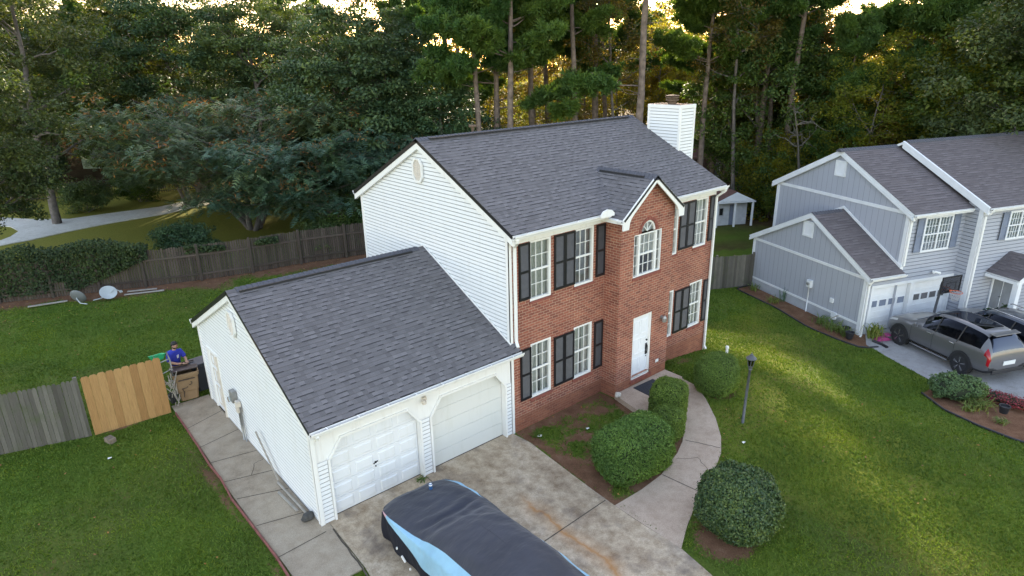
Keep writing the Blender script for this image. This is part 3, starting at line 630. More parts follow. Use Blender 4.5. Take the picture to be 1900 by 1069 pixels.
def roofplane(mb, e0, e1, r1, r0, row=0.14, thick=0.10, mi=0, edge=1):
    """shingled slope from eave e0-e1 up to ridge r0-r1 in stepped courses"""
    e0, e1, r0, r1 = map(Vector, (e0, e1, r0, r1)); L = ((r0 + r1) / 2 - (e0 + e1) / 2).length; n = max(2, round(L / row))
    nrm = (e1 - e0).cross(r0 - e0).normalized(); nrm = nrm if nrm.z > 0 else -nrm
    U = (e1 - e0).normalized()
    for i in range(n):
        t0 = i / n; t1 = (i + 1) / n
        a = e0.lerp(r0, t0); b = e1.lerp(r1, t0); c = e1.lerp(r1, t1); d = e0.lerp(r0, t1)
        off = nrm * 0.010
        uv = [(a.dot(U), i + 0.01), (b.dot(U), i + 0.01), (c.dot(U), i + 0.99), (d.dot(U), i + 0.99)]
        mb.quad(a + off, b + off, c + nrm * 0.001, d + nrm * 0.001, mi, uv)
        mb.quad(a, b, b + off, a + off, mi, [(uv[0][0], i + .01), (uv[1][0], i + .01), (uv[1][0], i + .05), (uv[0][0], i + .05)])
    dn = -nrm * thick
    mb.add([e0, e1, r1, r0, e0 + dn, e1 + dn, r1 + dn, r0 + dn], [(4, 7, 6, 5), (0, 4, 5, 1), (1, 5, 6, 2), (3, 7, 4, 0)], edge)
def window(parent, P, u0, u1, v0, v1, rec=0.07, cols=3, rows=2, double=True, frame=0.065, mats=('trim', 'glass', 'curtain', 'curtain'), back='blind', mull=False):
    """P(u,v,d) with d behind the wall face. frame > sash bars, glass pane, curtain"""
    def bx(mb, a, b, c, d, d0, d1, mi=0):
        vs = [P(x, z, y) for y in (d0, d1) for z in (c, d) for x in (a, b)]
        mb.add(vs, [(0, 1, 3, 2), (4, 6, 7, 5), (0, 4, 5, 1), (2, 3, 7, 6), (0, 2, 6, 4), (1, 5, 7, 3)], mi)
    f = MB(); w = frame
    bx(f, u0, u0 + w, v0, v1, 0.0 + rec * .2, rec + .05); bx(f, u1 - w, u1, v0, v1, rec * .2, rec + .05); bx(f, u0 + w, u1 - w, v1 - w, v1, rec * .2, rec + .05); bx(f, u0 + w, u1 - w, v0, v0 + w, rec * .2, rec + .05)
    fr = f.build('window', MT[mats[0]], parent)
    s = MB(); t = 0.018; d0 = rec - .005; d1 = rec + .02
    vm = (v0 + v1) / 2
    secs = [(v0 + w, vm - .02), (vm + .02, v1 - w)] if double else [(v0 + w, v1 - w)]
    hs = [(u0 + w, u1 - w)]
    if mull: um = (u0 + u1) / 2; hs = [(u0 + w, um - .035), (um + .035, u1 - w)]; bx(s, um - .035, um + .035, v0 + w, v1 - w, d0 - .02, d1)
    if double: bx(s, u0 + w, u1 - w, vm - .028, vm + .028, d0 - .012, d1)
    for (a, b) in hs:
        for (c, d) in secs:
            for k in range(1, cols): x = a + (b - a) * k / cols; bx(s, x - t / 2, x + t / 2, c, d, d0, d1)
            for k in range(1, rows): z = c + (d - c) * k / rows; bx(s, a, b, z - t / 2, z + t / 2, d0 + .001, d1 - .001)
    s.build('glazing_bar', MT[mats[0]], fr)
    g = MB(); g.quad(P(u0 + w, v0 + w, rec + .012), P(u1 - w, v0 + w, rec + .012), P(u1 - w, v1 - w, rec + .012), P(u0 + w, v1 - w, rec + .012)); g.build('pane', mats[1], fr)
    c = MB(); nn = 14
    for k in range(nn):      # a pleated curtain, drawn a little unevenly
        xa = u0 + (u1 - u0) * k / nn; xb = u0 + (u1 - u0) * (k + 1) / nn; da = 0.02 * (k % 2); db = 0.02 * ((k + 1) % 2)
        c.quad(P(xa, v0, rec + .09 + da), P(xb, v0, rec + .09 + db), P(xb, v1, rec + .09 + db), P(xa, v1, rec + .09 + da))
    if back: c.build('curtain' if 'curtain' in back else 'blind', back, fr)
    if back == 'curtain':      # the curtains do not quite meet
        q_ = MB(); um = u0 + (u1 - u0) * (.42 + .2 * ((int(u0 * 7) % 3) / 3)); q_.quad(P(um - .035, v0, rec + .088), P(um + .05, v0, rec + .088), P(um + .012, v1, rec + .088), P(um, v1, rec + .088)); q_.build('curtain_gap', 'room', fr)
    return fr, bx
def shutter(parent, P, u0, u1, v0, v1, panel='shutter', out=0.045, plain=False):
    def bx(mb, a, b, c, d, d0, d1, mi=0):
        vs = [P(x, z, y) for y in (d0, d1) for z in (c, d) for x in (a, b)]
        mb.add(vs, [(0, 1, 3, 2), (4, 6, 7, 5), (0, 4, 5, 1), (2, 3, 7, 6), (0, 2, 6, 4), (1, 5, 7, 3)], mi)
    m = MB(); w = 0.055; vm = v0 + (v1 - v0) * .5
    bx(m, u0, u0 + w, v0, v1, -out, -.005); bx(m, u1 - w, u1, v0, v1, -out, -.005)
    for c, d in ((v0, v0 + .08), (vm - .035, vm + .035), (v1 - .06, v1)): bx(m, u0 + w, u1 - w, c, d, -out, -.005)
    s = m.build('shutter', 'black' if not plain else panel, parent)
    q = MB()
    for c, d in ((v0 + .08, vm - .035), (vm + .035, v1 - .06)):
        n = 22; h = (d - c) / n
        for k in range(n):      # louvre slats
            z = c + k * h
            q.add([P(u0 + w, z, -out + .012), P(u1 - w, z, -out + .012), P(u1 - w, z + h, -out + .026), P(u0 + w, z + h, -out + .026), P(u0 + w, z + h, -out + .012), P(u1 - w, z + h, -out + .012)], [(0, 1, 2, 3), (3, 2, 5, 4)])
    q.build('louvre', panel, s)
    return s

# ------------------------------------------------------------------ the brick house with its attached garage
HW, HD, HE, HR = 9.56, 8.0, 6.085, 8.197
SL = (HR - HE) / 4.3
house = thing('brick_house', 'two storey house with red brick front, white siding gable, charcoal roof and attached double garage', 'house')
PF = lambda u, v, d: (u, d, v)                     # front wall, d goes into the house
BP = 0.62; BX0, BX1 = 3.80, 6.36; BC = 5.08
PB = lambda u, v, d: (u, -BP + d, v)
WU = (3.95, 5.70); WL = (0.90, 2.65)
LW = [(0.74, 1.56), (2.50, 3.31)]; RW = [(6.70, 7.48), (8.41, 9.18)]
b = MB(); mat2 = ['brick', 'brickbase']
def front(u0, u1, wins):
    holes = [(a, c, v0, v1) for a, c in wins for v0, v1 in (WU, WL)]
    wallholes(b, PF, u0, u1, 0.48, HE - .12, holes, 0.16, 0)
    wallholes(b, PF, u0, u1, -0.6, 0.48, [], 0.1, 1)
front(0.0, BX0, LW); front(BX1, HW, RW)
# bay
dh = (4.55, 5.50, 0.36, 2.56); wh = (4.42, 5.76, 3.92, 5.28); ar = (BC + .01 - .36, BC + .01 + .36, 5.28, 5.66)
wallholes(b, PB, BX0, BX1, 0.48, HE - .12, [(dh[0], dh[1], 0.48, dh[3]), wh, ar], 0.14, 0)
wallholes(b, PB, BX0, dh[0], -0.6, 0.48, [], 0.1, 1); wallholes(b, PB, dh[1], BX1, -0.6, 0.48, [], 0.1, 1); wallholes(b, PB, dh[0], dh[1], -0.6, dh[2], [], 0.1, 1)
for xx, s_ in ((BX0, 0), (BX1, 1)):
    b.quad((xx, -BP, .48), (xx, 0, .48), (xx, 0, HE - .12), (xx, -BP, HE - .12), 0); b.quad((xx, -BP, -.6), (xx, 0, -.6), (xx, 0, .48), (xx, -BP, .48), 1)
# arch spandrels + gable triangle
ac = BC + .01; n = 10
for k in range(n):
    t0 = math.pi * k / n; t1 = math.pi * (k + 1) / n
    x0, x1 = ac + .36 * math.cos(t0), ac + .36 * math.cos(t1); z0, z1 = 5.29 + .36 * math.sin(t0), 5.29 + .36 * math.sin(t1)
    b.quad(PB(x1, z1, 0), PB(x0, z0, 0), PB(x0, 5.66, 0), PB(x1, 5.66, 0), 0); b.quad(PB(x0, z0, 0), PB(x1, z1, 0), PB(x1, z1, .13), PB(x0, z0, .13), 0)
gt = [(BX0 + .02, HE - .12), (BX1 - .02, HE - .12), (BC, 7.0)]
b.add([PB(*q, 0) for q in gt], [(0, 1, 2)], 0)
b.build('wall', mat2, house)
# rowlock sills
for a, c in LW + RW:
    for v0, _ in (WU, WL): MB().box(a - .03, c + .03, -.035, .08, v0 - .075, v0).build('window_sill', 'sillbrick', house)
MB().box(wh[0] - .03, wh[1] + .03, -BP - .035, -BP + .08, 3.845, 3.92).build('window_sill', 'sillbrick', house)
MB().box(dh[0] - .05, dh[1] + .05, -BP - .06, -BP + .1, 0.27, 0.36).build('door_sill', 'sillbrick', house)
# shutter and window sets
for v0, v1 in (WU, WL):
    for (a, c), bk in zip(LW + RW, ('blind', 'blind', 'curtain', 'curtain')):
        window(house, PF, a, c, v0, v1, back='curtain' if v0 < 2 else 'blind' if a < 1 else 'dimblind' if a < 4 else 'curtain')
    zz0, zz1 = (4.06, 5.69) if v0 > 3 else (.96, 2.58)
    for (a, c) in ((0.33, 0.74), (1.66, 2.08), (2.085, 2.50), (3.40, 3.78), (7.53, 7.96), (7.965, 8.40), (9.25, 9.55)): shutter(house, PF, a, c, zz0, zz1)
# the three-part window with a fanlight arch
wf, bx = window(house, PB, wh[0] + .26, wh[1] - .26, wh[2], wh[3], cols=3, rows=2, back=None, frame=.05)
rb = MB(); bx(rb, wh[0] + .3, wh[1] - .3, wh[2], wh[3], .135, .139); rb.build('interior', 'room', wf)
rb = MB(); bx(rb, wh[0] + .3, wh[1] - .3, 4.62, wh[3], .11, .12); rb.build('blind', 'blind', wf)
rb = MB(); bx(rb, wh[0] + .33, wh[1] - .55, wh[2] + .08, 4.5, .10, .13); rb.build('interior_shade', 'darkgap', wf)
for a, c in ((wh[0], wh[0] + .26), (wh[1] - .26, wh[1])): window(house, PB, a, c, wh[2], wh[3], cols=1, rows=4, double=False, frame=.035, back='blind')
f = MB()
for k in range(12):
    t0 = math.pi * k / 12; t1 = math.pi * (k + 1) / 12
    q = []
    for rr_, dd in ((.355, .03), (.30, .03), (.30, .1), (.355, .1)):
        q.append([PB(ac + rr_ * math.cos(t), 5.29 + rr_ * math.sin(t), dd) for t in (t0, t1)])
    for i in range(4): f.quad(q[i][0], q[i][1], q[(i + 1) % 4][1], q[(i + 1) % 4][0])
for t in (45, 90, 135): f.bar(PB(ac, 5.30, .06), PB(ac + .31 * math.cos(math.radians(t)), 5.29 + .31 * math.sin(math.radians(t)), .06), .025)
fl = f.build('arch_window', 'trim', house)
g = MB(); g.add([PB(ac + .34 * math.cos(math.pi * k / 12), 5.29 + .34 * math.sin(math.pi * k / 12), .08) for k in range(13)], [tuple(range(13))]); g.build('pane', 'glass', fl)
g = MB(); g.add([PB(ac + .36 * math.cos(math.pi * k / 12), 5.28 + .36 * math.sin(math.pi * k / 12), .13) for k in range(13)], [tuple(range(13))]); g.build('blind', 'blind', fl)
# soldier-course brick arch above it, proud of the wall
ab = MB()
for k in range(11):
    t0 = math.pi * (k + .06) / 11; t1 = math.pi * (k + .94) / 11
    vs = [PB(ac + rr_ * math.cos(t), 5.29 + rr_ * math.sin(t), dd) for dd in (-.02, .02) for rr_ in (.365, .47) for t in (t0, t1)]
    ab.add(vs, [(0, 1, 3, 2), (4, 6, 7, 5), (0, 4, 5, 1), (2, 3, 7, 6), (0, 2, 6, 4), (1, 5, 7, 3)])
ab.build('brick_arch', 'sillbrick', house)
# front door
d = MB(); d.box(dh[0] + .07, dh[1] - .09, -BP + .08, -BP + .13, dh[2] + .04, dh[3] - .06)
dr = d.build('door', 'door', house)
pn = MB()
for (z0, z1) in ((.52, 1.05), (1.2, 1.72), (1.87, 2.35)):
    for (x0, x1) in ((4.70, 4.98), (5.05, 5.33)):
        for q in ((x0, x1, z0, z0 + .02), (x0, x1, z1 - .02, z1), (x0, x0 + .02, z0 + .02, z1 - .02), (x1 - .02, x1, z0 + .02, z1 - .02)): pn.box(q[0], q[1], -BP + .068, -BP + .08, q[2], q[3])
pn.build('door_panel', 'door', dr)
h = MB(); h.tube([(5.34, -BP + .07, 1.42), (5.34, -BP + .02, 1.40), (5.34, -BP + .01, 1.25), (5.34, -BP + .02, 1.12), (5.34, -BP + .07, 1.10)], .014, 8); h.box(5.31, 5.37, -BP + .055, -BP + .08, 1.06, 1.46); h.tube([(5.34, -BP + .08, 1.58), (5.34, -BP + .04, 1.58)], .032, 12); h.tube([(5.34, -BP + .08, 1.0), (5.34, -BP + .05, 1.0)], .02, 10)
h.build('handle', 'black', dr)
t = MB(); t.box(dh[0], dh[0] + .07, -BP + .03, -BP + .14, dh[2], dh[3]); t.box(dh[1] - .09, dh[1], -BP + .03, -BP + .14, dh[2], dh[3]); t.box(dh[0] + .07, dh[1] - .09, -BP + .03, -BP + .14, dh[3] - .06, dh[3]); t.box(dh[0] + .07, dh[1] - .09, -BP + .02, -BP + .14, dh[2], dh[2] + .04)
t.build('door_frame', 'trim', house)
l = MB(); l.tube([(5.98, -BP, 2.22), (5.98, -BP - .05, 2.22)], .06, 12); l.lathe([(.05, -.12), (.075, -.11), (.08, .02), (.05, .08), (.015, .1)], (5.98, -BP - .13, 2.2), 12); l.build('wall_lamp', 'metal', house, smooth=False)
# house number plate-like vent near the foot of the bay
MB().box(5.80, 5.95, -BP - .015, -BP, .62, .72).build('foundation_vent', 'trim', house)
# the white sided walls
sb = MB()
zr = lambda y: HE + SL * (4.3 - abs(y - 4.0)) - .10     # underside of roof at y
def spanL(z):
    if z <= zr(0): return [(0.0, HD)]
    hh = (HE + SL * 4.3 - .10 - z) / SL
    return [(4 - hh, 4 + hh)]
PL = lambda u, z, o: (-o, u, z)
z1w = zr(4.0) - .01
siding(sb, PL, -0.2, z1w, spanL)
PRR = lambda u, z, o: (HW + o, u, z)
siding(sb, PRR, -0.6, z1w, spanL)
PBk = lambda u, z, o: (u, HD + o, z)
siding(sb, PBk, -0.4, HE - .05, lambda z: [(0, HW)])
sb.box(.02, HW - .02, .20, HD - .02, 0.0, 0.02)
sb.build('siding_wall', ['siding', 'lapshade'], house)
c = MB(True)   # corner boards
c.box(-.03, .09, -.012, -.001, -0.1, HE - .14) ; c.box(-.03, -.001, -.012, .10, -.1, HE - .14); c.box(-.03, -.001, HD - .10, HD + .02, -.2, HE - .14); c.box(HW + .001, HW + .03, -.012, .10, -.5, HE - .14); c.box(HW + .001, HW + .03, HD - .1, HD + .02, -.5, HE - .14)
split(c, 'corner_board', 'trim', house)
# main roof
rf = MB(); x0, x1 = -.13, HW + .14
roofplane(rf, (x0, -.32, HE - .01), (x1, -.32, HE - .01), (x1, 4, HR), (x0, 4, HR)); roofplane(rf, (x1, 8.32, HE - .01), (x0, 8.32, HE - .01), (x0, 4, HR), (x1, 4, HR))
# gable dormer over the bay
dz0, dz1 = 5.90, 7.03
roofplane(rf, (BC - 1.44, 1.9, dz0), (BC - 1.44, -.86, dz0), (BC, -.86, dz1), (BC, 1.9, dz1), thick=.06); roofplane(rf, (BC + 1.44, -.86, dz0), (BC + 1.44, 1.9, dz0), (BC, 1.9, dz1), (BC, -.86, dz1), thick=.06)
roof = rf.build('roof', ['shingle', 'black'], house)
cp = MB()
def ridgecap(mb, a, b, slope_a, w=.15, rise=.02, step=.14):
    """overlapping cap shingles folded over a ridge; slope_a = half-pitch tangent"""
    mb.nx(); a = Vector(a); b = Vector(b); L = (b - a).length; n = int(L / step); d = (b - a) / n; s = Vector((-(b - a).y, (b - a).x, 0)).normalized()
    for i in range(n):
        p = a + d * i; q = a + d * (i + 1.0)
        up = Vector((0, 0, rise + .018)); up2 = Vector((0, 0, rise))
        vs = []
        for pp, u_ in ((p, up), (q, up2)):
            vs += [pp + s * w - Vector((0, 0, w * slope_a)) + u_ * .6, pp + u_, pp - s * w - Vector((0, 0, w * slope_a)) + u_ * .6]
            vs += [pp + s * w - Vector((0, 0, w * slope_a + .012)), pp - s * w - Vector((0, 0, w * slope_a + .012))]
        mb.add(vs, [(0, 1, 6, 5), (1, 2, 7, 6), (0, 5, 8, 3), (2, 4, 9, 7), (0, 3, 4, 2, 1)])
ridgecap(cp, (x0, 4, HR), (x1, 4, HR), SL); ridgecap(cp, (BC, -.86, dz1), (BC, 1.48, dz1), (dz1 - dz0) / 1.44, .16)
split(cp, 'ridge_cap', 'ridge', roof)
rv = MB(); rv.box(x0 + .4, x1 - .4, 3.80, 3.94, HR - .03, HR + .0) ; rv.box(BC - .17, BC - .10, -.45, 1.30, dz1 - .10, dz1 - .045)
rv.build('ridge_vent', 'rubber', roof)
# pipe vent poking over the ridge
pv = MB(); pv.tube([(2.44, 4.6, 7.7), (2.44, 4.6, 8.33)], .05, 10); pv.tube([(2.44, 4.6, 8.30), (2.44, 4.6, 8.36)], .13, 12); pv.build('vent_pipe', 'rustmetal', house)
# rake boards and soffits on the gable ends
def rake(mb, xa, xb, ya, yb, za, zb, dz=.2):
    mb.nx()
    mb.add([(xa, ya, za), (xb, ya, za), (xb, yb, zb), (xa, yb, zb), (xa, ya, za - dz), (xb, ya, za - dz), (xb, yb, zb - dz), (xa, yb, zb - dz)], [(0, 1, 2, 3), (4, 7, 6, 5), (0, 4, 5, 1), (3, 2, 6, 7), (0, 3, 7, 4), (1, 5, 6, 2)])
rk = MB()
for xa, xb in ((-.115, -.018), (HW + .018, HW + .125)):
    rake(rk, xa, xb, -.30, 4.0, HE - .02 - .115, HR - .115 - .008, .17); rake(rk, xa, xb, 4.0, 8.30, HR - .115 - .008, HE - .02 - .115, .17)
split(rk, 'rake_board', 'trim', house)
# frieze, soffit and gutters
fz = MB(True)
for xa, xb in ((.0, BX0 - .02), (BX1 + .02, HW)): fz.box(xa, xb, -.03, -.001, WU[1] + .015, HE - .12); fz.box(xa - (.1 if xa < 1 else 0), xb + (.12 if xb > 9 else 0), -.30, 0, HE - .15, HE - .12)
fz.box(BX0 - .26, BX0 - .005, -BP - .02, 0, HE - .29, HE - .17); fz.box(BX1 + .005, BX1 + .25, -BP - .02, 0, HE - .29, HE - .17)
fz.box(-.1, HW + .1, HD, HD + .3, HE - .15, HE - .12)
split(fz, 'soffit', 'trim', house)
def gutter(parent, a, b, sideways, name='gutter', open_mat='gasket', droop=0):
    """K-style gutter from a to b (top back edge), sideways = unit vector away from the wall"""
    a = Vector(a); b = Vector(b); s = Vector(sideways); prof = [(0, 0), (0, -.115), (.07, -.115), (.085, -.07), (.115, -.045), (.12, 0), (.108, 0), (.10, -.03), (.07, -.09), (.012, -.09), (.012, 0)]
    m = MB(); n = len(prof); vs = [p + s * u + Vector((0, 0, v)) for p in (a, b) for u, v in prof]
    m.add(vs, [(i, (i + 1) % n, (i + 1) % n + n, i + n) for i in range(n)] + [tuple(reversed(range(n))), tuple(range(n, 2 * n))])
    o = m.build(name, 'trim', parent)
    q = MB(); up = Vector((0, 0, -.055)); q.quad(a + s * .013 + up, b + s * .013 + up, b + s * .085 + up, a + s * .085 + up); q.build('gutter_debris', open_mat, o)
    L = (b - a).length; k = MB()
    for i in range(int(L / .75)):
        p = a.lerp(b, (i + .5) / int(L / .75)); k.bar(p + s * .0 + Vector((0, 0, .002)), p + s * .12 + Vector((0, 0, .002)), .025, .008)
    k.build('gutter_strap', 'trim', o)
    return o
gutter(house, (-.12, -.325, HE - .02), (BX0 - .2, -.325, HE - .02), (0, -1, 0)); gutter(house, (BX1 + .25, -.325, HE - .02), (HW + .13, -.325, HE - .02), (0, -1, 0))
gutter(house, (BC - 1.45, -.33, dz0 + .01), (BC - 1.45, -.82, dz0 + .01), (-1, 0, 0)); gutter(house, (-.1, 8.33, HE - .02), (HW + .1, 8.33, HE - .02), (0, 1, 0))
MB().prism([(3.05, 6.02), (3.62, 6.02), (3.62, 6.10), (3.5, 6.2), (3.33, 6.24), (3.15, 6.2), (3.05, 6.10)], 'y', -.5, -.46).build('gutter_guard', 'trim', house)
def downspout(parent, pts, w=.085, h=.065, name='downspout'):
    m = MB()
    for p, q in zip(pts, pts[1:]): m.bar(p, q, w, h)
    return m.build(name, 'trim', parent, bevel=.008)
downspout(house, [(-.02, -.40, HE - .12), (-.01, -.38, HE - .2), (.16, -.06, HE - .42), (.16, -.06, 3.0), (.16, -.06, 2.92), (.10, -.2, 2.82)])
downspout(house, [(HW + .03, -.40, HE - .12), (HW + .02, -.38, HE - .2), (HW - .03, -.08, HE - .45), (HW - .03, -.08, -.1), (HW - .03, -.16, -.22)])
downspout(house, [(BX1 + .12, -.4, HE - .14), (BX1 + .1, -.38, HE - .25), (BX1 + .1, -.10, HE - .45), (BX1 + .1, -.06, 4.0)])
# bargeboard of the brick gable with flared feet
bb = MB()
hp = [(BC - 1.46, 5.60), (BC - 1.46, 5.93), (BC, 7.07), (BC + 1.46, 5.93), (BC + 1.46, 5.60), (BC + 1.20, 5.60), (BC + 1.17, 5.80), (BC + 1.10, 5.92), (BC + .95, 6.06), (BC, 6.83), (BC - .95, 6.06), (BC - 1.10, 5.92), (BC - 1.17, 5.80), (BC - 1.20, 5.60)]
half = lambda s: [(BC + s * (x - BC), z) for x, z in [(BC, 7.05), (BC - 1.46, 5.91), (BC - 1.46, 5.60), (BC - 1.20, 5.60), (BC - 1.17, 5.80), (BC - 1.10, 5.92), (BC - .95, 6.06), (BC, 6.83)]]
bb.prism(half(1), 'y', -.845, -.80); bb.prism(half(-1)[::-1], 'y', -.845, -.80)
bb.add([(BC - 1.4, -.80, 5.88), (BC - 1.4, -.62, 5.88), (BC, -.62, 6.96), (BC, -.80, 6.96)], [(0, 1, 2, 3)]); bb.add([(BC + 1.4, -.80, 5.88), (BC + 1.4, -.62, 5.88), (BC, -.62, 6.96), (BC, -.80, 6.96)], [(0, 3, 2, 1)])
bb.build('bargeboard', 'trim', house)
# gable vents (elongated octagons with louvres)
def octvent(x, yc, zc, hw, hh):
    m = MB(); s = x / abs(x)
    o8 = [(-hw * .45, hh), (hw * .45, hh), (hw, hh * .55), (hw, -hh * .55), (hw * .45, -hh), (-hw * .45, -hh), (-hw, -hh * .55), (-hw, hh * .55)]
    i8 = [(a * .76, c * .86) for a, c in o8]
    for k in range(8):
        k2 = (k + 1) % 8
        q = [(x - .06, yc + a, zc + c) for a, c in (o8[k], o8[k2], i8[k2], i8[k])] + [(x - .0, yc + a, zc + c) for a, c in (o8[k], o8[k2], i8[k2], i8[k])]
        m.add(q, [(0, 1, 2, 3), (4, 7, 6, 5), (0, 4, 5, 1), (2, 6, 7, 3)])
    fr = m.build('gable_vent', 'trim', house)
    l = MB(); n = 11; hh2 = hh * .86
    for k in range(n):
        z = -hh2 + 2 * hh2 * k / n; zz = z + hh2 / n; e = 1 if abs(zz) < hh * .5 else 1 - (abs(zz) - hh * .5) / (hh * .45) * .6; w_ = hw * .76 * e
        l.add([(x - .045, yc - w_, zc + z), (x - .045, yc + w_, zc + z), (x - .02, yc + w_, zc + z + 1.7 * hh2 / n), (x - .02, yc - w_, zc + z + 1.7 * hh2 / n)], [(0, 1, 2, 3)])
    l.build('louvre', 'stone', fr)
    MB().prism([(yc + a, zc + c) for a, c in i8], 'x', x - .018, x - .012).build('vent_backing', 'gasket', fr)
octvent(-.02, 4.13, 7.25, .27, .36); octvent(-5.96, 4.42, 3.86, .27, .36)
# chimney
cx0, cx1, cy0, cy1, cz = 9.60, 10.46, 1.72, 3.14, 8.64
ch = MB()
siding(ch, lambda u, z, o: (u, cy0 - o, z), -.8, cz, lambda z: [(cx0, cx1)]); siding(ch, lambda u, z, o: (cx1 + o, u, z), -.8, cz, lambda z: [(cy0, cy1)]); siding(ch, lambda u, z, o: (cx0 - o, u, z), 6.5, cz, lambda z: [(cy0, cy1)]); siding(ch, lambda u, z, o: (u, cy1 + o, z), -.8, cz, lambda z: [(cx0, cx1)])
chm = ch.build('chimney', ['siding', 'lapshade'], house)
t = MB()
for (a, c) in ((cx0, cy0), (cx1, cy0), (cx0, cy1), (cx1, cy1)): t.box(a - (.025 if a == cx0 else .06), a + (.06 if a == cx0 else .025), c - (.025 if c == cy0 else .06), c + (.06 if c == cy0 else .025), -.8, cz + .001)
for q in ((cx0 - .03, cx1 + .03, cy0 - .03, cy0 + .03), (cx0 - .03, cx1 + .03, cy1 - .03, cy1 + .03), (cx0 - .03, cx0 + .03, cy0 + .03, cy1 - .03), (cx1 - .03, cx1 + .03, cy0 + .03, cy1 - .03)): t.box(q[0], q[1], q[2], q[3], cz - .1, cz + .025)
t.build('chimney_trim', 'whiteplain', chm); MB().box(cx0 + .03, cx1 - .03, cy0 + .03, cy1 - .03, cz - .05, cz + .03).build('chimney_cap', 'rustmetal', chm)
fl = MB(); fc = ((cx0 + cx1) / 2, (cy0 + cy1) / 2, cz); fl.lathe([(.16, 0), (.16, .12), (.24, .14), (.24, .19), (.17, .20), (.17, .22), (.24, .23), (.24, .27), (.17, .28), (.25, .30), (.25, .33), (.02, .36)], fc, 18); fl.build('flue_cap', 'rustmetal', chm)

# --- garage wing
GW, GD, GE, GR = 5.94, 8.27, 2.754, 4.889
GS = (GR - GE) / 4.435; gc = 4.135
gb = MB(); zg = lambda y: GE + GS * (4.435 - abs(y - gc)) - .1
def spanG(z):
    if z <= zg(0): return [(0.0, GD)]
    hh = (zg(gc) - z) / GS
    return [(gc - hh, gc + hh)]
# doorway hole in the side wall
def spanG2(z):
    r_ = spanG(z); out = []
    for a, c in r_:
        if z < 2.12: out += [(a, 6.62), (7.66, c)]
        else: out += [(a, c)]
    return out
PG = lambda u, z, o: (-GW - o, u, z)
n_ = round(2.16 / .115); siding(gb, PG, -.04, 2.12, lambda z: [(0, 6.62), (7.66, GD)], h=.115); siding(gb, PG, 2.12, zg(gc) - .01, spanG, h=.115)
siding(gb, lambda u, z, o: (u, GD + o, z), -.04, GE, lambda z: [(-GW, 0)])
gb.build('garage_siding', ['siding', 'lapshade'], house)
c = MB(True); c.box(-GW - .03, -GW - .001, -.02, .10, -.03, GE - .1); c.box(-GW - .03, -GW - .001, GD - .1, GD + .03, -.03, GE - .1)
split(c, 'corner_board', 'trim', house)
# side door with panels
sd_ = MB(); sd_.box(-GW + .03, -GW + .07, 6.70, 7.58, .02, 2.06); sdo = sd_.build('side_door', 'door', house)
pn = MB()
for (z0, z1) in ((.2, .85), (1.0, 1.45), (1.6, 1.95)):
    for (y0, y1) in ((6.80, 7.10), (7.18, 7.48)): pn.box(-GW + .018, -GW + .03, y0, y1, z0, z0 + .03); pn.box(-GW + .018, -GW + .03, y0, y1, z1 - .03, z1); pn.box(-GW + .018, -GW + .03, y0, y0 + .03, z0 + .03, z1 - .03); pn.box(-GW + .018, -GW + .03, y1 - .03, y1, z0 + .03, z1 - .03)
pn.build('door_panel', 'stone', sdo)
MB().tube([(-GW + .03, 6.78, 1.0), (-GW - .03, 6.78, 1.0)], .03, 10).build('handle', 'metal', sdo)
t = MB(); t.box(-GW - .025, -GW + .08, 6.60, 6.70, -.02, 2.14); t.box(-GW - .025, -GW + .08, 7.58, 7.68, -.02, 2.14); t.box(-GW - .025, -GW + .08, 6.70, 7.58, 2.06, 2.14); t.build('door_frame', 'trim', house)
MB().box(-GW - .06, -GW - .018, 6.64, 6.68, .02, 2.1).build('door_edge_seal', 'stone', house)
# garage front: wall plane y=0 with two openings, chamfered heads
D1 = (-5.56, -3.10); D2 = (-2.74, -.27); DH = 2.13
gf = MB(); PGf = lambda u, v, d: (u, d, v)
wallholes(gf, PGf, -GW, -.0, 0.0, GE - .1, [(D1[0], D1[1], 0.0, DH), (D2[0], D2[1], 0.0, DH)], .2)
for (a, c) in (D1, D2):
    gf.prism([(a, DH - .42), (a, DH), (a + .32, DH)], 'y', .002, .10); gf.prism([(c, DH - .42), (c - .32, DH), (c, DH)], 'y', .002, .10)
gf.build('garage_front', 'trim', house)
# post cladding: siding-faced corner post and centre post, framing boards
for a, c in ((-GW + .08, D1[0] - .06), (D1[1] + .06, D2[0] - .06), (D2[1] + .06, -.03)):
    ps = MB(); siding(ps, lambda u, z, o: (u, -.02 - o, z), .03, DH - .42, lambda z: [(a, c)], out=.02)
    ps.build('post_siding', ['siding', 'lapshade'], house)
ft = MB()
for a in (D1[0] - .05, D1[1] + .0, D2[0] - .05, D2[1]): ft.box(a, a + .05, -.06, .002, .03, DH - .4)
ft.box(-GW - .03, -GW + .07, -.045, -.001, 0, GE - .12); ft.box(-GW, 0, -.035, -.001, DH + .30, GE - .12)
for (a, c) in (D1, D2):
    ft.bar((a - .02, -.03, DH - .44), (a + .32, -.03, DH + .02), .05, .05); ft.bar((c + .02, -.03, DH - .44), (c - .32, -.03, DH + .02), .05, .05); ft.box(a + .3, c - .3, -.04, .0, DH, DH + .06)
ft.build('door_surround', 'trim', house)
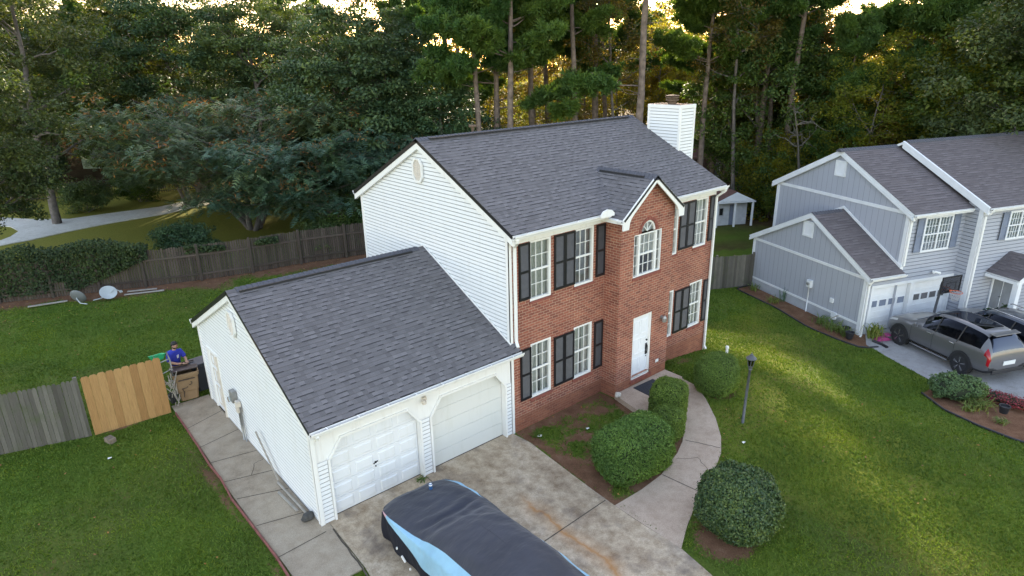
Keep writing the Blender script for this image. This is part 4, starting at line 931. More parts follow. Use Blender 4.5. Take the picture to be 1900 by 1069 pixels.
def gdoor(a, c, mat, panels):
    m = MB(); nsec = 5; hs = (DH - .04) / nsec
    for i in range(nsec): m.box(a + .01, c - .01, .135, .17, .04 + i * hs + .004, .04 + (i + 1) * hs - .004)
    m.box(a + .01, c - .01, .15, .18, .04, DH)
    g_ = m.build('garage_door', mat, house, bevel=.004)
    if panels:
        q = MB(); W_ = (c - a) / 4
        for i in range(nsec):
            for k in range(4):
                x0_ = a + k * W_ + .07; x1_ = a + (k + 1) * W_ - .07; z0_ = .04 + i * hs + .07; z1_ = z0_ + hs - .14; e = .028
                q.add([(x0_, .1345, z0_), (x1_, .1345, z0_), (x1_, .1345, z1_), (x0_, .1345, z1_), (x0_ + e, .112, z0_ + e), (x1_ - e, .112, z0_ + e), (x1_ - e, .112, z1_ - e), (x0_ + e, .112, z1_ - e)], [(0, 1, 5, 4), (1, 2, 6, 5), (2, 3, 7, 6), (3, 0, 4, 7), (4, 5, 6, 7)])
        q.build('door_panel', mat, g_)
        hb = MB(); xm = (a + c) / 2 - .02; hb.bar((xm - .06, .10, .98), (xm + .06, .10, 1.02), .02); hb.tube([(xm, .135, 1.0), (xm, .09, 1.0)], .02, 8); hb.build('handle', 'black', g_); MB().tube([(xm, .135, .88), (xm, .11, .88)], .018, 8).build('lock', 'black', g_)
    else:
        hb = MB(); hb.bar((a + .12, .12, 1.72), (a + .12, .12, 1.9), .012); hb.build('door_bracket', 'metal', g_)
    MB().box(a, c, .12, .2, .033, .04).build('weather_strip', 'joint', g_)
gdoor(*D1, 'gdoor', True); gdoor(*D2, 'gdoor2', False)
gr_ = MB(); gx0 = -GW - .12
roofplane(gr_, (gx0, -.31, GE - .01), (-.0, -.31, GE - .01), (-.0, gc, GR), (gx0, gc, GR)); roofplane(gr_, (-.0, 8.58, GE - .01), (gx0, 8.58, GE - .01), (gx0, gc, GR), (-.0, gc, GR))
roofplane(gr_, (.0, -.31, GE - .01), (.13, -.31, GE - .01), (.13, -.02, GE + .13), (.0, -.02, GE + .13), row=.14)
gro = gr_.build('garage_roof', ['shingle', 'black'], house)
cp = MB(); ridgecap(cp, (gx0 + .25, gc, GR), (-.25, gc, GR), GS, .15, .025); split(cp, 'ridge_cap', 'ridge', gro)
MB().box(gx0 + .3, -.55, gc - .20, gc - .15, GR - .07, GR - .02).build('ridge_vent', 'rubber', gro)
rk = MB(); rake(rk, gx0 + .015, -GW - .018, -.29, gc, GE - .13, GR - .125, .15); rake(rk, gx0 + .015, -GW - .018, gc, 8.56, GR - .125, GE - .13, .15); split(rk, 'rake_board', 'trim', house)
MB().box(gx0 + .02, .1, -.29, -.001, GE - .15, GE - .12).build('soffit', 'trim', house)
gutter(house, (gx0 - .0, -.335, GE - .015), (.12, -.335, GE - .015), (0, -1, 0)); gutter(house, (gx0, 8.59, GE - .02), (-.05, 8.59, GE - .02), (0, 1, 0))
downspout(house, [(-GW + .02, -.40, GE - .13), (-GW + .05, -.36, GE - .22), (-GW + .10, -.12, GE - .34), (-GW + .02, -.07, GE - .36)])
fsh = MB()      # flashing where garage roof meets the tall wall
rake(fsh, -.055, -.018, -.05, gc, GE + .16, GR + .045, .03); rake(fsh, -.055, -.018, gc, 8.0, GR + .045, GE + .3, .03); split(fsh, 'flashing', 'trim', house)
fl = MB()       # twin flood lamp on the centre post
fl.box(-2.98, -2.88, -.10, -.02, 2.28, 2.36); fl.lathe([(.03, 0), (.06, .02), (.06, .10), (.02, .12)], (-2.99, -.14, 2.2), 10); fl.build('flood_lamp', 'stone', house, bevel=.004)
# electricity meter, boxes and conduits on the garage wall
mm = MB(); mm.box(-GW - .16, -GW - .02, 5.22, 5.46, 1.16, 1.52); mo = mm.build('meter_box', 'metal', house, bevel=.008)
q = MB(); q.tube([(-GW - .15, 5.34, 1.28), (-GW - .24, 5.34, 1.28)], .08, 14); q.build('meter_dial', 'glass', mo)
MB().box(-GW - .14, -GW - .02, 4.94, 5.12, .95, 1.3).build('junction_box', 'stone', house, bevel=.008)
q = MB(); q.tube([(-GW - .08, 5.03, .95), (-GW - .08, 5.0, .0)], .03, 8); q.tube([(-GW - .07, 4.9, 1.15), (-GW - .06, 4.86, .04)], .022, 8); q.build('conduit', 'metal', house, smooth=True)
# ------------------------------------------------------------------ the grey-blue neighbouring house
NA = math.radians(-21.48); N0 = Vector((16.86, -2.80, -1.0))
nb = thing('grey_house', 'grey blue two storey house with low garage wing and white trim across the lawn', 'house', N0, NA)
b = MB(); X2 = 1.70; X3 = 4.85; X4 = 12.6; nd = 7.75
def grv(mb, P, z0, z1f, u0, u1, step=.305):
    k = u0 + step
    while k < u1 - .05:
        mb.quad(P(k - .008, z0, .004), P(k + .008, z0, .004), P(k + .008, z1f(k), .004), P(k - .008, z1f(k), .004), 1); k += step
# low wing
la, lg = 3.36, 7.05; lz0, lz1 = 2.62, 4.60; ls = (lz1 - lz0) / (la + .25)
lz = lambda y: lz1 - ls * abs(y - la) - .10 if y <= la else lz1 - (lz1 - lz0) / (lg + .25 - la) * (y - la) - .10
b.add([(0, 0, .48), (0, lg, .48), (0, lg, lz(lg)), (0, la, lz(la)), (0, 0, lz(0))], [(0, 4, 3, 2, 1)])
grv(b, lambda u, z, o: (-o, u, z), .5, lambda y: lz(y), 0, lg)
b.quad((0, lg, -.3), (X2, lg, -.3), (X2, lg, lz(lg)), (0, lg, lz(lg)))
# tall part left gable
ta = 3.86; tz0, tz1 = 5.12, 7.22; ts = (tz1 - tz0) / (ta + .3)
tz = lambda y: tz1 - ts * abs(y - ta) - .1
b.add([(X2, 0, 0), (X2, nd, 0), (X2, nd, tz(nd)), (X2, ta, tz(ta)), (X2, 0, tz(0))], [(0, 4, 3, 2, 1)]); grv(b, lambda u, z, o: (X2 - o, u, z), 2.6, lambda y: tz(y), 0, nd)
b.quad((X2, nd, -.3), (X4, nd, -.3), (X4, nd, tz(nd)), (X2, nd, tz(nd))); b.quad((X4, -.7, -.3), (X4, nd, -.3), (X4, nd, 5.2), (X4, -.7, 5.2)); b.add([(X4, -.7, 5.2), (X4, nd, 5.2), (X4, 3.4, 7.25)], [(0, 1, 2)])
nwall = b.build('wall', ['nsiding', 'ngroove'], nb)
fb = MB()   # front, horizontal lap siding
P0n = lambda u, z, o: (u, -o, z)
siding(fb, P0n, 2.13, lz(0) - .0, lambda z: [(0, X2)], h=.16, out=.018); siding(fb, P0n, lz(0), tz(0), lambda z: [(X2, X3)], h=.16, out=.018); siding(fb, P0n, 2.13, lz(0), lambda z: [(X2, X3)], h=.16, out=.018)
siding(fb, P0n, 0, 2.13, lambda z: [(-.0, .38), (4.74, X3)], h=.16)
siding(fb, lambda u, z, o: (X3 - o, u, z), -.1, tz(0) + .15, lambda z: [(-.7, 0)], h=.16)
siding(fb, lambda u, z, o: (u, -.7 - o, z), -.1, 5.15, lambda z: [(X3, X4)], h=.16)
fb.build('lap_siding', ['nsiding', 'ngroove'], nb)
MB().box(-.03, .0, -.02, lg + .02, -.3, .46).build('foundation', 'nfound', nb)
t = MB(True)
t.box(-.035, -.005, -.03, .13, -.2, lz(0)); t.box(-.035, .13, -.035, -.005, -.2, lz(0)); t.box(-.035, -.005, lg - .12, lg + .03, -.2, lz(lg)); t.box(-.033, -.006, .13, lg - .12, .44, .53); t.box(-.033, -.006, .13, lg - .12, 2.45, 2.57)
t.box(X2 - .035, X2 - .005, -.03, .15, 2.6, tz(0)); t.box(X2 - .035, X2 + .1, -.035, -.005, 2.6, tz(0)); t.box(X2 - .035, X2 - .005, nd - .15, nd + .03, 0, tz(nd)); t.box(X2 - .033, X2 - .006, .15, nd - .15, 5.02, 5.16)
t.box(X3 - .03, X3 + .16, -.74, -.705, -.1, 5.15); t.box(X3 - .035, X3 - .005, -.74, -.55, -.1, 5.15)
split(t, 'corner_trim', 'ntrim', nb)
r = MB(); roofplane(r, (-.14, -.27, lz0), (X2 + .0, -.27, lz0), (X2 + .0, la, lz1), (-.14, la, lz1), row=.15); roofplane(r, (X2, lg + .25, lz0), (-.14, lg + .25, lz0), (-.14, la, lz1), (X2, la, lz1), row=.15)
r.build('garage_roof', ['nshingle', 'ntrim'], nb)
r = MB(); roofplane(r, (X2 - .16, -.32, tz0), (X3 + .1, -.32, tz0), (X3 + .1, ta, tz1), (X2 - .16, ta, tz1), row=.15); roofplane(r, (X3 + .1, nd + .3, tz0), (X2 - .16, nd + .3, tz0), (X2 - .16, ta, tz1), (X3 + .1, ta, tz1), row=.15)
ya, yz = -1.02, 5.24; R3 = (3.5, 7.42)
roofplane(r, (X3 - .12, ya, yz), (X4 + .2, ya, yz), (X4 + .2, R3[0], R3[1]), (X3 - .12, R3[0], R3[1]), row=.15); roofplane(r, (X4 + .2, nd + .5, 5.1), (X3 - .12, nd + .5, 5.1), (X3 - .12, R3[0], R3[1]), (X4 + .2, R3[0], R3[1]), row=.15)
nr = r.build('roof', ['nshingle', 'ntrim'], nb)
cp = MB(); ridgecap(cp, (-.1, la, lz1), (X2 - .2, la, lz1), ls); ridgecap(cp, (X2 - .3, ta, tz1), (X3 - .1, ta, tz1), ts, .16, .04); ridgecap(cp, (X3 + .1, R3[0], R3[1]), (X4, R3[0], R3[1]), .48, .16, .05); split(cp, 'ridge_cap', 'ridge', nr)
k = MB(); rake(k, -.15, -.04, -.25, la, lz0 - .11, lz1 - .11, .13); rake(k, -.15, -.04, la, lg + .23, lz1 - .11, lz0 - .11, .13)
rake(k, X2 - .17, X2 - .05, -.3, ta, tz0 - .11, tz1 - .11, .15); rake(k, X2 - .17, X2 - .05, ta, nd + .28, tz1 - .11, tz0 - .11, .15)
rake(k, X3 - .15, X3 - .05, -1.0, R3[0], yz + .03, R3[1] + .03, .30)
rake(k, X2 - .06, X2 - .02, -.05, la, lz0 + .26, lz1 + .16, .12); rake(k, X2 - .06, X2 - .02, la, lg, lz1 + .16, lz0 + .3, .12)
split(k, 'rake_board', 'ntrim', nb)
gutter(nb, (-.14, -.28, lz0 - .01), (X2, -.28, lz0 - .01), (0, -1, 0)); gutter(nb, (X2 - .16, -.33, tz0 - .01), (X3 - .15, -.33, tz0 - .01), (0, -1, 0)); gutter(nb, (X3 - .1, -1.03, yz - .01), (X4, -1.03, yz - .01), (0, -1, 0))
s_ = MB(True); s_.box(-.1, X2, -.27, 0, lz0 - .17, lz0 - .14); s_.box(X2 - .1, X3 - .04, -.32, 0, tz0 - .17, tz0 - .14); s_.box(X3, X4, -1.0, -.7, yz - .17, yz - .14); split(s_, 'soffit', 'ntrim', nb)
def nds(pts): downspout(nb, pts, .08, .06)
nds([(-.08, -.34, lz0 - .1), (-.08, -.25, lz0 - .25), (.06, -.09, lz0 - .35), (.06, -.09, .0), (-.1, -.2, -.02)]); nds([(X2 - .05, -.40, tz0 - .1), (X2 - .03, -.25, tz0 - .22), (X2 + .06, -.08, tz0 - .35), (X2 + .06, -.08, lz0 + .25)]); nds([(X3 + .02, -1.1, yz - .1), (X3 + .0, -1.0, yz - .25), (X3 + .08, -.79, yz - .38), (X3 + .08, -.79, .1)])
def nvent(x, y0, y1, z0, z1):
    m = MB(); m.box(x - .05, x - .0, y0, y1, z0, z0 + .09); m.box(x - .05, x, y0, y1, z1 - .09, z1); m.box(x - .05, x, y0, y0 + .09, z0 + .09, z1 - .09); m.box(x - .05, x, y1 - .09, y1, z0 + .09, z1 - .09)
    o = m.build('gable_vent', 'ntrim', nb); l = MB()
    for i in range(8):
        z = z0 + .09 + (z1 - z0 - .18) * i / 8; l.quad((x - .042, y0 + .09, z), (x - .042, y1 - .09, z), (x - .015, y1 - .09, z + .07), (x - .015, y0 + .09, z + .07))
    l.build('louvre', 'ntrim', o); MB().box(x - .012, x - .006, y0 + .05, y1 - .05, z0 + .05, z1 - .05).build('vent_backing', 'ngroove', o)
nvent(-.005, 3.22, 3.84, 3.45, 4.16); nvent(X2 - .005, 3.55, 4.18, 6.02, 6.72)
# two garage doors with a row of small panes
for a, c, bl in ((.42, 2.42, 'blind'), (2.80, 4.70, 'darkgap')):
    m = MB(); hs = 2.0 / 4; yy = .12
    for i in range(4): m.box(a, c, yy, yy + .04, .02 + i * hs + .005, .02 + (i + 1) * hs - .005)
    m.box(a, c, yy + .01, yy + .06, .02, 2.05)
    for i in range(4):
        for k_ in range(2):
            x0_ = a + k_ * (c - a) / 2 + .06; x1_ = x0_ + (c - a) / 2 - .12
            for z in (.02 + i * hs + .10, .02 + (i + 1) * hs - .12):
                if i != 2: m.box(x0_, x1_, yy - .012, yy, z, z + .02)
    gd = m.build('garage_door', 'ntrim', nb)
    p = MB()
    for k_ in range(4):
        xc = a + (c - a) * (k_ + .5) / 4; p.box(xc - .19, xc + .19, yy - .01, yy - .002, 1.13, 1.41)
    p.build('pane', 'room' if bl == 'darkgap' else 'nshut', gd)
    p = MB()
    for k_ in range(4):
        xc = a + (c - a) * (k_ + .5) / 4
        for q in ((xc - .22, xc - .19, 1.10, 1.44), (xc + .19, xc + .22, 1.10, 1.44), (xc - .19, xc + .19, 1.10, 1.13), (xc - .19, xc + .19, 1.41, 1.44)): p.box(q[0], q[1], yy - .018, yy - .0, q[2], q[3])
    p.build('window_frame', 'ntrim', gd)
t = MB(); t.box(.28, 4.86, -.045, -.02, 2.05, 2.17); t.box(2.44, 2.62, -.04, .14, 0, 2.05); t.box(2.62, 2.78, .02, .14, 0, 2.05); t.box(.28, .42, -.04, .14, 0, 2.05); t.box(4.70, 4.82, -.04, .14, 0, 2.05); t.build('garage_surround', 'ntrim', nb)
MB().box(.1, X3, .18, .3, 0, 2.15).build('garage_backing', 'darkgap', nb)
PN = lambda u, v, d: (u, d - .06, v)
window(nb, PN, 2.55, 4.12, 3.36, 4.88, rec=.0, cols=4, rows=2, frame=.09, mats=('ntrim', 'glass'), back='blind', mull=True)
for a, c in ((2.14, 2.52), (4.15, 4.52)): shutter(nb, PN, a, c, 3.40, 4.86, 'nshut', .02, plain=True)
PW = lambda u, v, d: (u, d - .76, v)
for a in (6.42, 9.6):
    window(nb, PW, a, a + 1.4, 3.66, 4.92, rec=.0, cols=4, rows=2, frame=.09, mats=('ntrim', 'glass'), back='blind', mull=True)
    for q in (a - .42, a + 1.43): shutter(nb, PW, q, q + .39, 3.70, 4.90, 'nshut', .02, plain=True)
# gabled porch over a double door
pr = MB(); pc = 7.0
roofplane(pr, (pc - 1.25, -.72, 2.35), (pc - 1.25, -2.15, 2.35), (pc, -2.15, 3.12), (pc, -.72, 3.12), thick=.08); roofplane(pr, (pc + 1.25, -2.15, 2.35), (pc + 1.25, -.72, 2.35), (pc, -.72, 3.12), (pc, -2.15, 3.12), thick=.08)
po = pr.build('porch_roof', ['nshingle', 'ntrim'], nb)
q = MB(); q.prism([(pc - 1.2, 2.2), (pc + 1.2, 2.2), (pc + 1.2, 2.31), (pc, 3.02), (pc - 1.2, 2.31)], 'y', -2.1, -2.04); q.box(pc - 1.25, pc - 1.15, -2.1, -.72, 2.15, 2.27); q.box(pc + 1.15, pc + 1.25, -2.1, -.72, 2.15, 2.27); q.build('porch_beam', 'ntrim', nb)
for xx in (pc - 1.2, pc + 1.0): MB().box(xx, xx + .22, -2.12, -1.9, 0.0, 2.2).build('porch_post', 'ntrim', nb)
MB().box(pc - 1.3, pc + 1.3, -2.2, -.72, -.1, .12).build('porch_floor', 'nconc', nb)
q = MB(); q.box(6.35, 6.98, -.76, -.72, .14, 2.12); q.box(7.0, 7.63, -.76, -.72, .14, 2.12); do = q.build('double_door', 'ndoor', nb)
q = MB(); q.box(6.98, 7.0, -.775, -.72, .14, 2.12); q.box(6.28, 6.35, -.775, -.72, .12, 2.18); q.box(7.63, 7.70, -.775, -.72, .12, 2.18); q.box(6.35, 7.63, -.775, -.72, 2.12, 2.18); q.build('door_frame', 'ntrim', nb)
MB().tube([(6.92, -.76, 1.05), (6.92, -.82, 1.05)], .03, 8).build('handle', 'metal', do)
# meter, pipe and small boxes on the side wall
m = MB(); m.box(-.14, -.005, 2.84, 3.10, 1.20, 1.55); mo = m.build('meter_box', 'ntrim', nb, bevel=.01); MB().tube([(-.14, 2.97, 1.38), (-.2, 2.97, 1.38)], .07, 12).build('meter_dial', 'metal', mo)
MB().tube([(-.07, 2.97, 1.2), (-.07, 2.97, -.02)], .03, 8).build('conduit', 'ntrim', nb, smooth=True)
MB().box(-.08, -.005, 1.52, 1.70, .92, 1.12).build('junction_box', 'ntrim', nb, bevel=.01); MB().box(-.1, -.035, 1.22, 1.50, .22, .56).build('hose_box', 'ntrim', nb, bevel=.01)
cm = MB(); cm.tube([(3.55, -.02, 2.44), (3.55, -.12, 2.42)], .03, 8); cm.lathe([(.03, -.04), (.06, -.02), (.06, .05), (.02, .07)], (3.48, -.14, 2.40), 10); cm.tube([(3.58, -.12, 2.42), (3.75, -.24, 2.36)], [.04, .06], 10); cm.build('flood_lamp', 'whiteplain', nb)

# ------------------------------------------------------------------ fences
def fence(name, label, pts, height, mat, face=-1, board=.14, postevery=2.5, rails=(), dog=True, wob=.02, gap=.008, z=None, postmat=None, hwob=.03, rail_back=False):
    """picket run along pts; posts and rails on side `face`"""
    root = thing(name, label, 'fence', (0, 0, 0))
    pk = MB(); rl = MB(); s_tot = 0
    Z = z or (lambda x, y: hz(x, y))
    posts = []
    for a, b_ in zip(pts, pts[1:]):
        a = Vector((*a, 0)); b_ = Vector((*b_, 0)); d = b_ - a; L = d.length; d /= L; nrm = Vector((-d.y, d.x, 0)) * face
        n = max(1, int(L / board)); bw = L / n
        for i in range(n):
            p = a + d * (i * bw + gap / 2); q = a + d * ((i + 1) * bw - gap / 2); zz = Z(p.x, p.y); h = height + rnd.uniform(-hwob, hwob); lean = rnd.uniform(-wob, wob); t_ = Vector((0, 0, zz))
            vs = []
            for off in (0, .018):
                o_ = -nrm * (off + rnd.uniform(0, .004)); w_ = (q - p) * .2 if dog else Vector((0, 0, 0)); tp = nrm * lean
                vs += [p + o_ + t_ + Vector((0, 0, .02)), q + o_ + t_ + Vector((0, 0, .02)), q + o_ + tp + t_ + Vector((0, 0, h - (.05 if dog else 0))), q - w_ + o_ + tp + t_ + Vector((0, 0, h)), p + w_ + o_ + tp + t_ + Vector((0, 0, h)), p + o_ + tp + t_ + Vector((0, 0, h - (.05 if dog else 0)))]
            pk.add(vs, [(0, 1, 2, 3, 4, 5), (11, 10, 9, 8, 7, 6)] + [(k, k + 6, (k + 1) % 6 + 6, (k + 1) % 6) for k in range(6)])
        npst = max(1, round(L / postevery))
        for i in range(npst):
            if rails:
                for rz in rails:
                    p = a + d * (L * i / npst); q = a + d * (L * (i + 1) / npst); rl.bar(p + nrm * .03 + Vector((0, 0, Z(p.x, p.y) + rz)), q + nrm * .03 + Vector((0, 0, Z(q.x, q.y) + rz)), .04, .09)
        posts += [a + d * (L * i / npst) + nrm * .06 for i in range(npst)]
    posts.append(b_ + nrm * .06)
    pk.build('picket_panel', mat, root)
    if rails: rl.build('rail', mat, root)
    if postevery < 50:
        for p in posts:
            zz = Z(p.x, p.y); m = MB(); m.box(p.x - .05, p.x + .05, p.y - .05, p.y + .05, zz - .1, zz + height + .08); m.build('post', postmat or mat, root)
    return root
fence('picket_fence', 'dark weathered picket fence with posts running along the back of the yard', BACKF, 1.85, 'darkwood', face=-1, board=.11, rails=(.35, 1.35), postevery=2.5, gap=.02, z=lambda x, y: float(gheight(np.array([x]), np.array([y]))[0]))
fence('weathered_fence', 'grey weathered plank fence left of the new yellow wood gate', [(-17.5, 10.9), (-11.53, 9.0), (-9.42, 8.38)], 1.86, 'oldwood', face=1, board=.115, postevery=2.6, rails=(.4, 1.5), wob=.03, hwob=.025)
g_ = fence('wooden_gate', 'new yellow cedar plank gate panel between old grey fence and brown bin', [(-9.28, 8.34), (-7.20, 8.22)], 1.93, 'cedar', face=1, board=.19, postevery=99, rails=(.4, 1.5), wob=.006, hwob=.015, gap=.004); g_['category'] = 'gate'
fence('weathered_fence', 'grey weathered plank fence joining the brick house to the grey blue house', [(10.5, 8.3), (14.6, 6.2), (17.5, 4.56), (19.35, 3.6)], 1.72, 'oldwood', face=1, board=.12, postevery=2.4, rails=(.4, 1.4), wob=.02)
# leftover brick by the fence
q = MB(); q.obox((-9.0, 7.62, .06), (.20, .30, .18), Matrix.Rotation(.3, 3, 'Z')); tag(q.build('concrete_block', 'tanblock', bevel=.01), 'grey brown masonry block lying on the grass by the old fence', 'block')

# ------------------------------------------------------------------ bins, junk and the man in the blue shirt
bn = thing('wheeled_bin', 'large brown wheeled bin with open dark lid standing beside the garage corner', 'bin', (-6.48, 8.86, .03), math.radians(-8))
m = MB(); n = 4
def rrect(w, d, r, k=4):
    pts = []
    for cx_, cy_, a0 in ((w - r, d - r, 0), (-w + r, d - r, 90), (-w + r, -d + r, 180), (w - r, -d + r, 270)):
        for i in range(k + 1): a = math.radians(a0 + 90 * i / k); pts.append((cx_ + r * math.cos(a), cy_ + r * math.sin(a)))
    return pts
def loft(mb, secs, cap0=True, cap1=True, mi=0):
    n = len(secs[0][0]); vs = [(x, y, z) for pts, z in secs for x, y in pts]
    fs = [(i * n + k, i * n + (k + 1) % n, (i + 1) * n + (k + 1) % n, (i + 1) * n + k) for i in range(len(secs) - 1) for k in range(n)]
    if cap0: fs.append(tuple(reversed(range(n))))
    if cap1: fs.append(tuple((len(secs) - 1) * n + k for k in range(n)))
    mb.add(vs, fs, mi)
loft(m, [(rrect(.27, .28, .07), .05), (rrect(.30, .31, .07), .35), (rrect(.32, .33, .06), .40), (rrect(.355, .37, .06), .88), (rrect(.385, .395, .05), .90), (rrect(.395, .405, .05), 1.02), (rrect(.37, .38, .05), 1.03), (rrect(.33, .34, .05), .60)], True, True)
m.build('bin_body', 'bin', bn, smooth=False)
q = MB(); q.box(-.24, .24, -.40, -.36, .80, .83); q.box(-.24, -.21, -.385, -.34, .35, .80) if False else None
pts = [(-.16, .20), (-.13, .38), (-.17, .52), (-.04, .52), (.0, .56)]
for a, c in zip(pts, pts[1:]): q.bar((a[0], -.372 + (.03 if a[1] < .4 else 0) , a[1]), (c[0], -.372 + (.0), c[1]), .016, .016)
for i in range(6):
    a0 = math.radians(-100 + i * 40); a1 = math.radians(-60 + i * 40); 
    q.bar((.06 + .075 * math.cos(a0), -.375, .66 + .06 * math.sin(a0)), (.06 + .075 * math.cos(a1), -.375, .66 + .06 * math.sin(a1)), .016, .016) if i < 4 else None
q.build('moulded_mark', 'binlid', bn)
q = MB(); q.tube([(-.33, .36, .14), (.33, .36, .14)], .015, 6)
for s in (-1, 1): q.tube([(s * .30, .36, .14), (s * .36, .36, .14)], .13, 14)
q.build('wheel', 'rubber', bn)
q = MB(); R_ = Matrix.Rotation(math.radians(-12), 3, 'X'); q.obox((0, .02, 1.065), (.80, .78, .03), R_ @ Matrix.Identity(3)) ; q.bar((-.36, .44, 1.08), (.36, .44, 1.08), .04); q.build('lid', 'binlid', bn, bevel=.01)
b2 = thing('wheeled_bin', 'dark bin squeezed against the white garage corner behind the brown one', 'bin', (-5.93, 9.2, .02), .1)
m = MB(); loft(m, [(rrect(.22, .24, .06), .05), (rrect(.27, .29, .06), .92), (rrect(.30, .31, .05), .94), (rrect(.30, .31, .05), 1.0)]); m.build('bin_body', 'darkbin', b2); MB().box(-.31, .31, -.33, .33, 1.005, 1.05).build('lid', 'darkbin', b2, bevel=.02)
wb = thing('wheelbarrow', 'upturned grey wheelbarrow frame leaning behind the end of the cedar gate', 'wheelbarrow', (-7.02, 8.72, 0), .1)
m = MB()
for s in (-.16, .16): m.tube([(s, .0, .1), (s * 1.1, .0, .9), (s * 1.3, .1, 1.5), (s * 1.2, .25, 1.75)], .022, 7)
for z in (.35, .75, 1.15): m.tube([(-.16, .0, z), (.16, .0, z + .08)], .018, 6)
m.tube([(-.2, .1, 1.5), (.2, .1, 1.55)], .02, 6)
m.build('frame', 'metal', wb, smooth=True)
m = MB(); m.tube([(-.05, -.06, .28), (.05, -.06, .28)], .19, 18); m.build('wheel', 'rubber', wb)
m = MB(); loft(m, [(rrect(.20, .12, .05), .0), (rrect(.30, .20, .07), .28), (rrect(.31, .21, .07), .29), (rrect(.28, .18, .06), .28), (rrect(.18, .10, .05), .04)], True, True)
bo = m.build('plastic_tub', 'greenplastic', loc=(-7.12, 9.05, 1.52)); bo.scale = (.75, .75, .6); bo.rotation_euler = (-.2, .1, .3); tag(bo, 'bright green plastic tub perched on the junk behind the gate', 'tub')
m = MB(); rr2 = random.Random(3)
for i in range(26):
    x = rr2.uniform(-.12, .14); y = rr2.uniform(-.1, .1); z = rr2.uniform(.05, .95); m.tube([(x, y, z), (x + rr2.uniform(-.15, .15), y + rr2.uniform(-.1, .1), z + rr2.uniform(.1, .4))], .014, 5)
jo = m.build('branch_pile', 'deadwood', loc=(-6.99, 8.45, 0)); tag(jo, 'bundle of grey sticks and scrap stood between cedar gate and brown bin', 'stick bundle')

def skin_body(name, parent, nodes, edges, mat, sub=2, root=0):
    me = bpy.data.meshes.new(name); me.from_pydata([n_[0] for n_ in nodes], edges, []); o = bpy.data.objects.new(name, me); COL.objects.link(o)
    o.modifiers.new('skin', 'SKIN'); sk = me.skin_vertices[0].data if me.skin_vertices else None
    if sk is None:
        bm = bmesh.new(); bm.from_mesh(me); bm.verts.layers.skin.verify(); bm.to_mesh(me); bm.free(); sk = me.skin_vertices[0].data
    for i, n_ in enumerate(nodes): sk[i].radius = n_[1] if isinstance(n_[1], tuple) else (n_[1], n_[1]); sk[i].use_root = (i == root)
    s = o.modifiers.new('sub', 'SUBSURF'); s.levels = sub; s.render_levels = sub
    dg = bpy.context.evaluated_depsgraph_get(); dg.update(); ev = o.evaluated_get(dg); nm = bpy.data.meshes.new_from_object(ev)
    nm.materials.clear(); nm.materials.append(MT[mat]); nm.polygons.foreach_set('use_smooth', [True] * len(nm.polygons))
    bpy.data.objects.remove(o, do_unlink=True); r_ = bpy.data.objects.new(name, nm); COL.objects.link(r_)
    if parent: r_.parent = parent
    return r_
man = thing('person', 'man in a royal blue t-shirt with dark hair reaching over the brown bin', 'person', (-6.55, 9.50, 0), math.radians(14))
# faces -y / +x side; leans slightly over the bin, both hands in front
nodes = [((0, .05, .98), (.155, .12)), ((0, .04, 1.12), (.15, .115)), ((0, .01, 1.30), (.18, .125)), ((.0, -.03, 1.44), (.13, .085)), ((.01, -.05, 1.56), .056), ((.015, -.065, 1.64), .056),   # 0-5 torso, neck
 ((-.175, -.03, 1.44), .066), ((-.25, -.10, 1.22), .052), ((-.10, -.32, 1.16), .040), ((-.0, -.42, 1.17), .034),       # right arm 6-9
 ((.175, -.04, 1.44), .066), ((.27, -.10, 1.22), .052), ((.20, -.33, 1.17), .040), ((.12, -.44, 1.20), .034),            # left arm 10-13
 ((-.10, .05, .90), .095), ((-.12, .03, .50), .062), ((-.12, .06, .10), .045), ((.10, .05, .90), .095), ((.12, .0, .50), .062), ((.13, .05, .10), .045)]
edges = [(0, 1), (1, 2), (2, 3), (3, 4), (4, 5), (3, 6), (6, 7), (7, 8), (8, 9), (3, 10), (10, 11), (11, 12), (12, 13), (0, 14), (14, 15), (15, 16), (0, 17), (17, 18), (18, 19)]
body = skin_body('body', man, nodes, edges, 'skin')
# clothing: a looser shirt over torso and upper arms, trousers over the legs
sh = skin_body('shirt', man, [((0, .05, .93), (.185, .15)), ((0, .045, 1.08), (.18, .145)), ((0, .01, 1.28), (.205, .15)), ((0, -.03, 1.45), (.175, .125)), ((.005, -.045, 1.56), .085),
 ((-.175, -.03, 1.455), .108), ((-.235, -.075, 1.30), .088), ((-.25, -.11, 1.22), .078), ((.175, -.04, 1.455), .108), ((.25, -.08, 1.30), .085), ((.27, -.115, 1.22), .078)],
 [(0, 1), (1, 2), (2, 3), (3, 4), (3, 5), (5, 6), (6, 7), (3, 8), (8, 9), (9, 10)], 'shirt')
skin_body('trousers', man, [((0, .05, .99), (.165, .13)), ((-.10, .05, .88), .115), ((-.12, .03, .50), .085), ((-.12, .06, .10), .07), ((.10, .05, .88), .115), ((.12, .0, .50), .085), ((.13, .05, .10), .07)], [(0, 1), (1, 2), (2, 3), (0, 4), (4, 5), (5, 6)], 'trousers')
for s in (-1, 1):
    m = MB(); loft(m, [([(x + s * .125, y - .03) for x, y in rrect(.05, .14, .045)], .0), ([(x + s * .125, y - .03) for x, y in rrect(.05, .14, .045)], .05), ([(x + s * .125, y + .03) for x, y in rrect(.04, .07, .035)], .11)]); m.build('shoe', 'shoe', man, smooth=True)
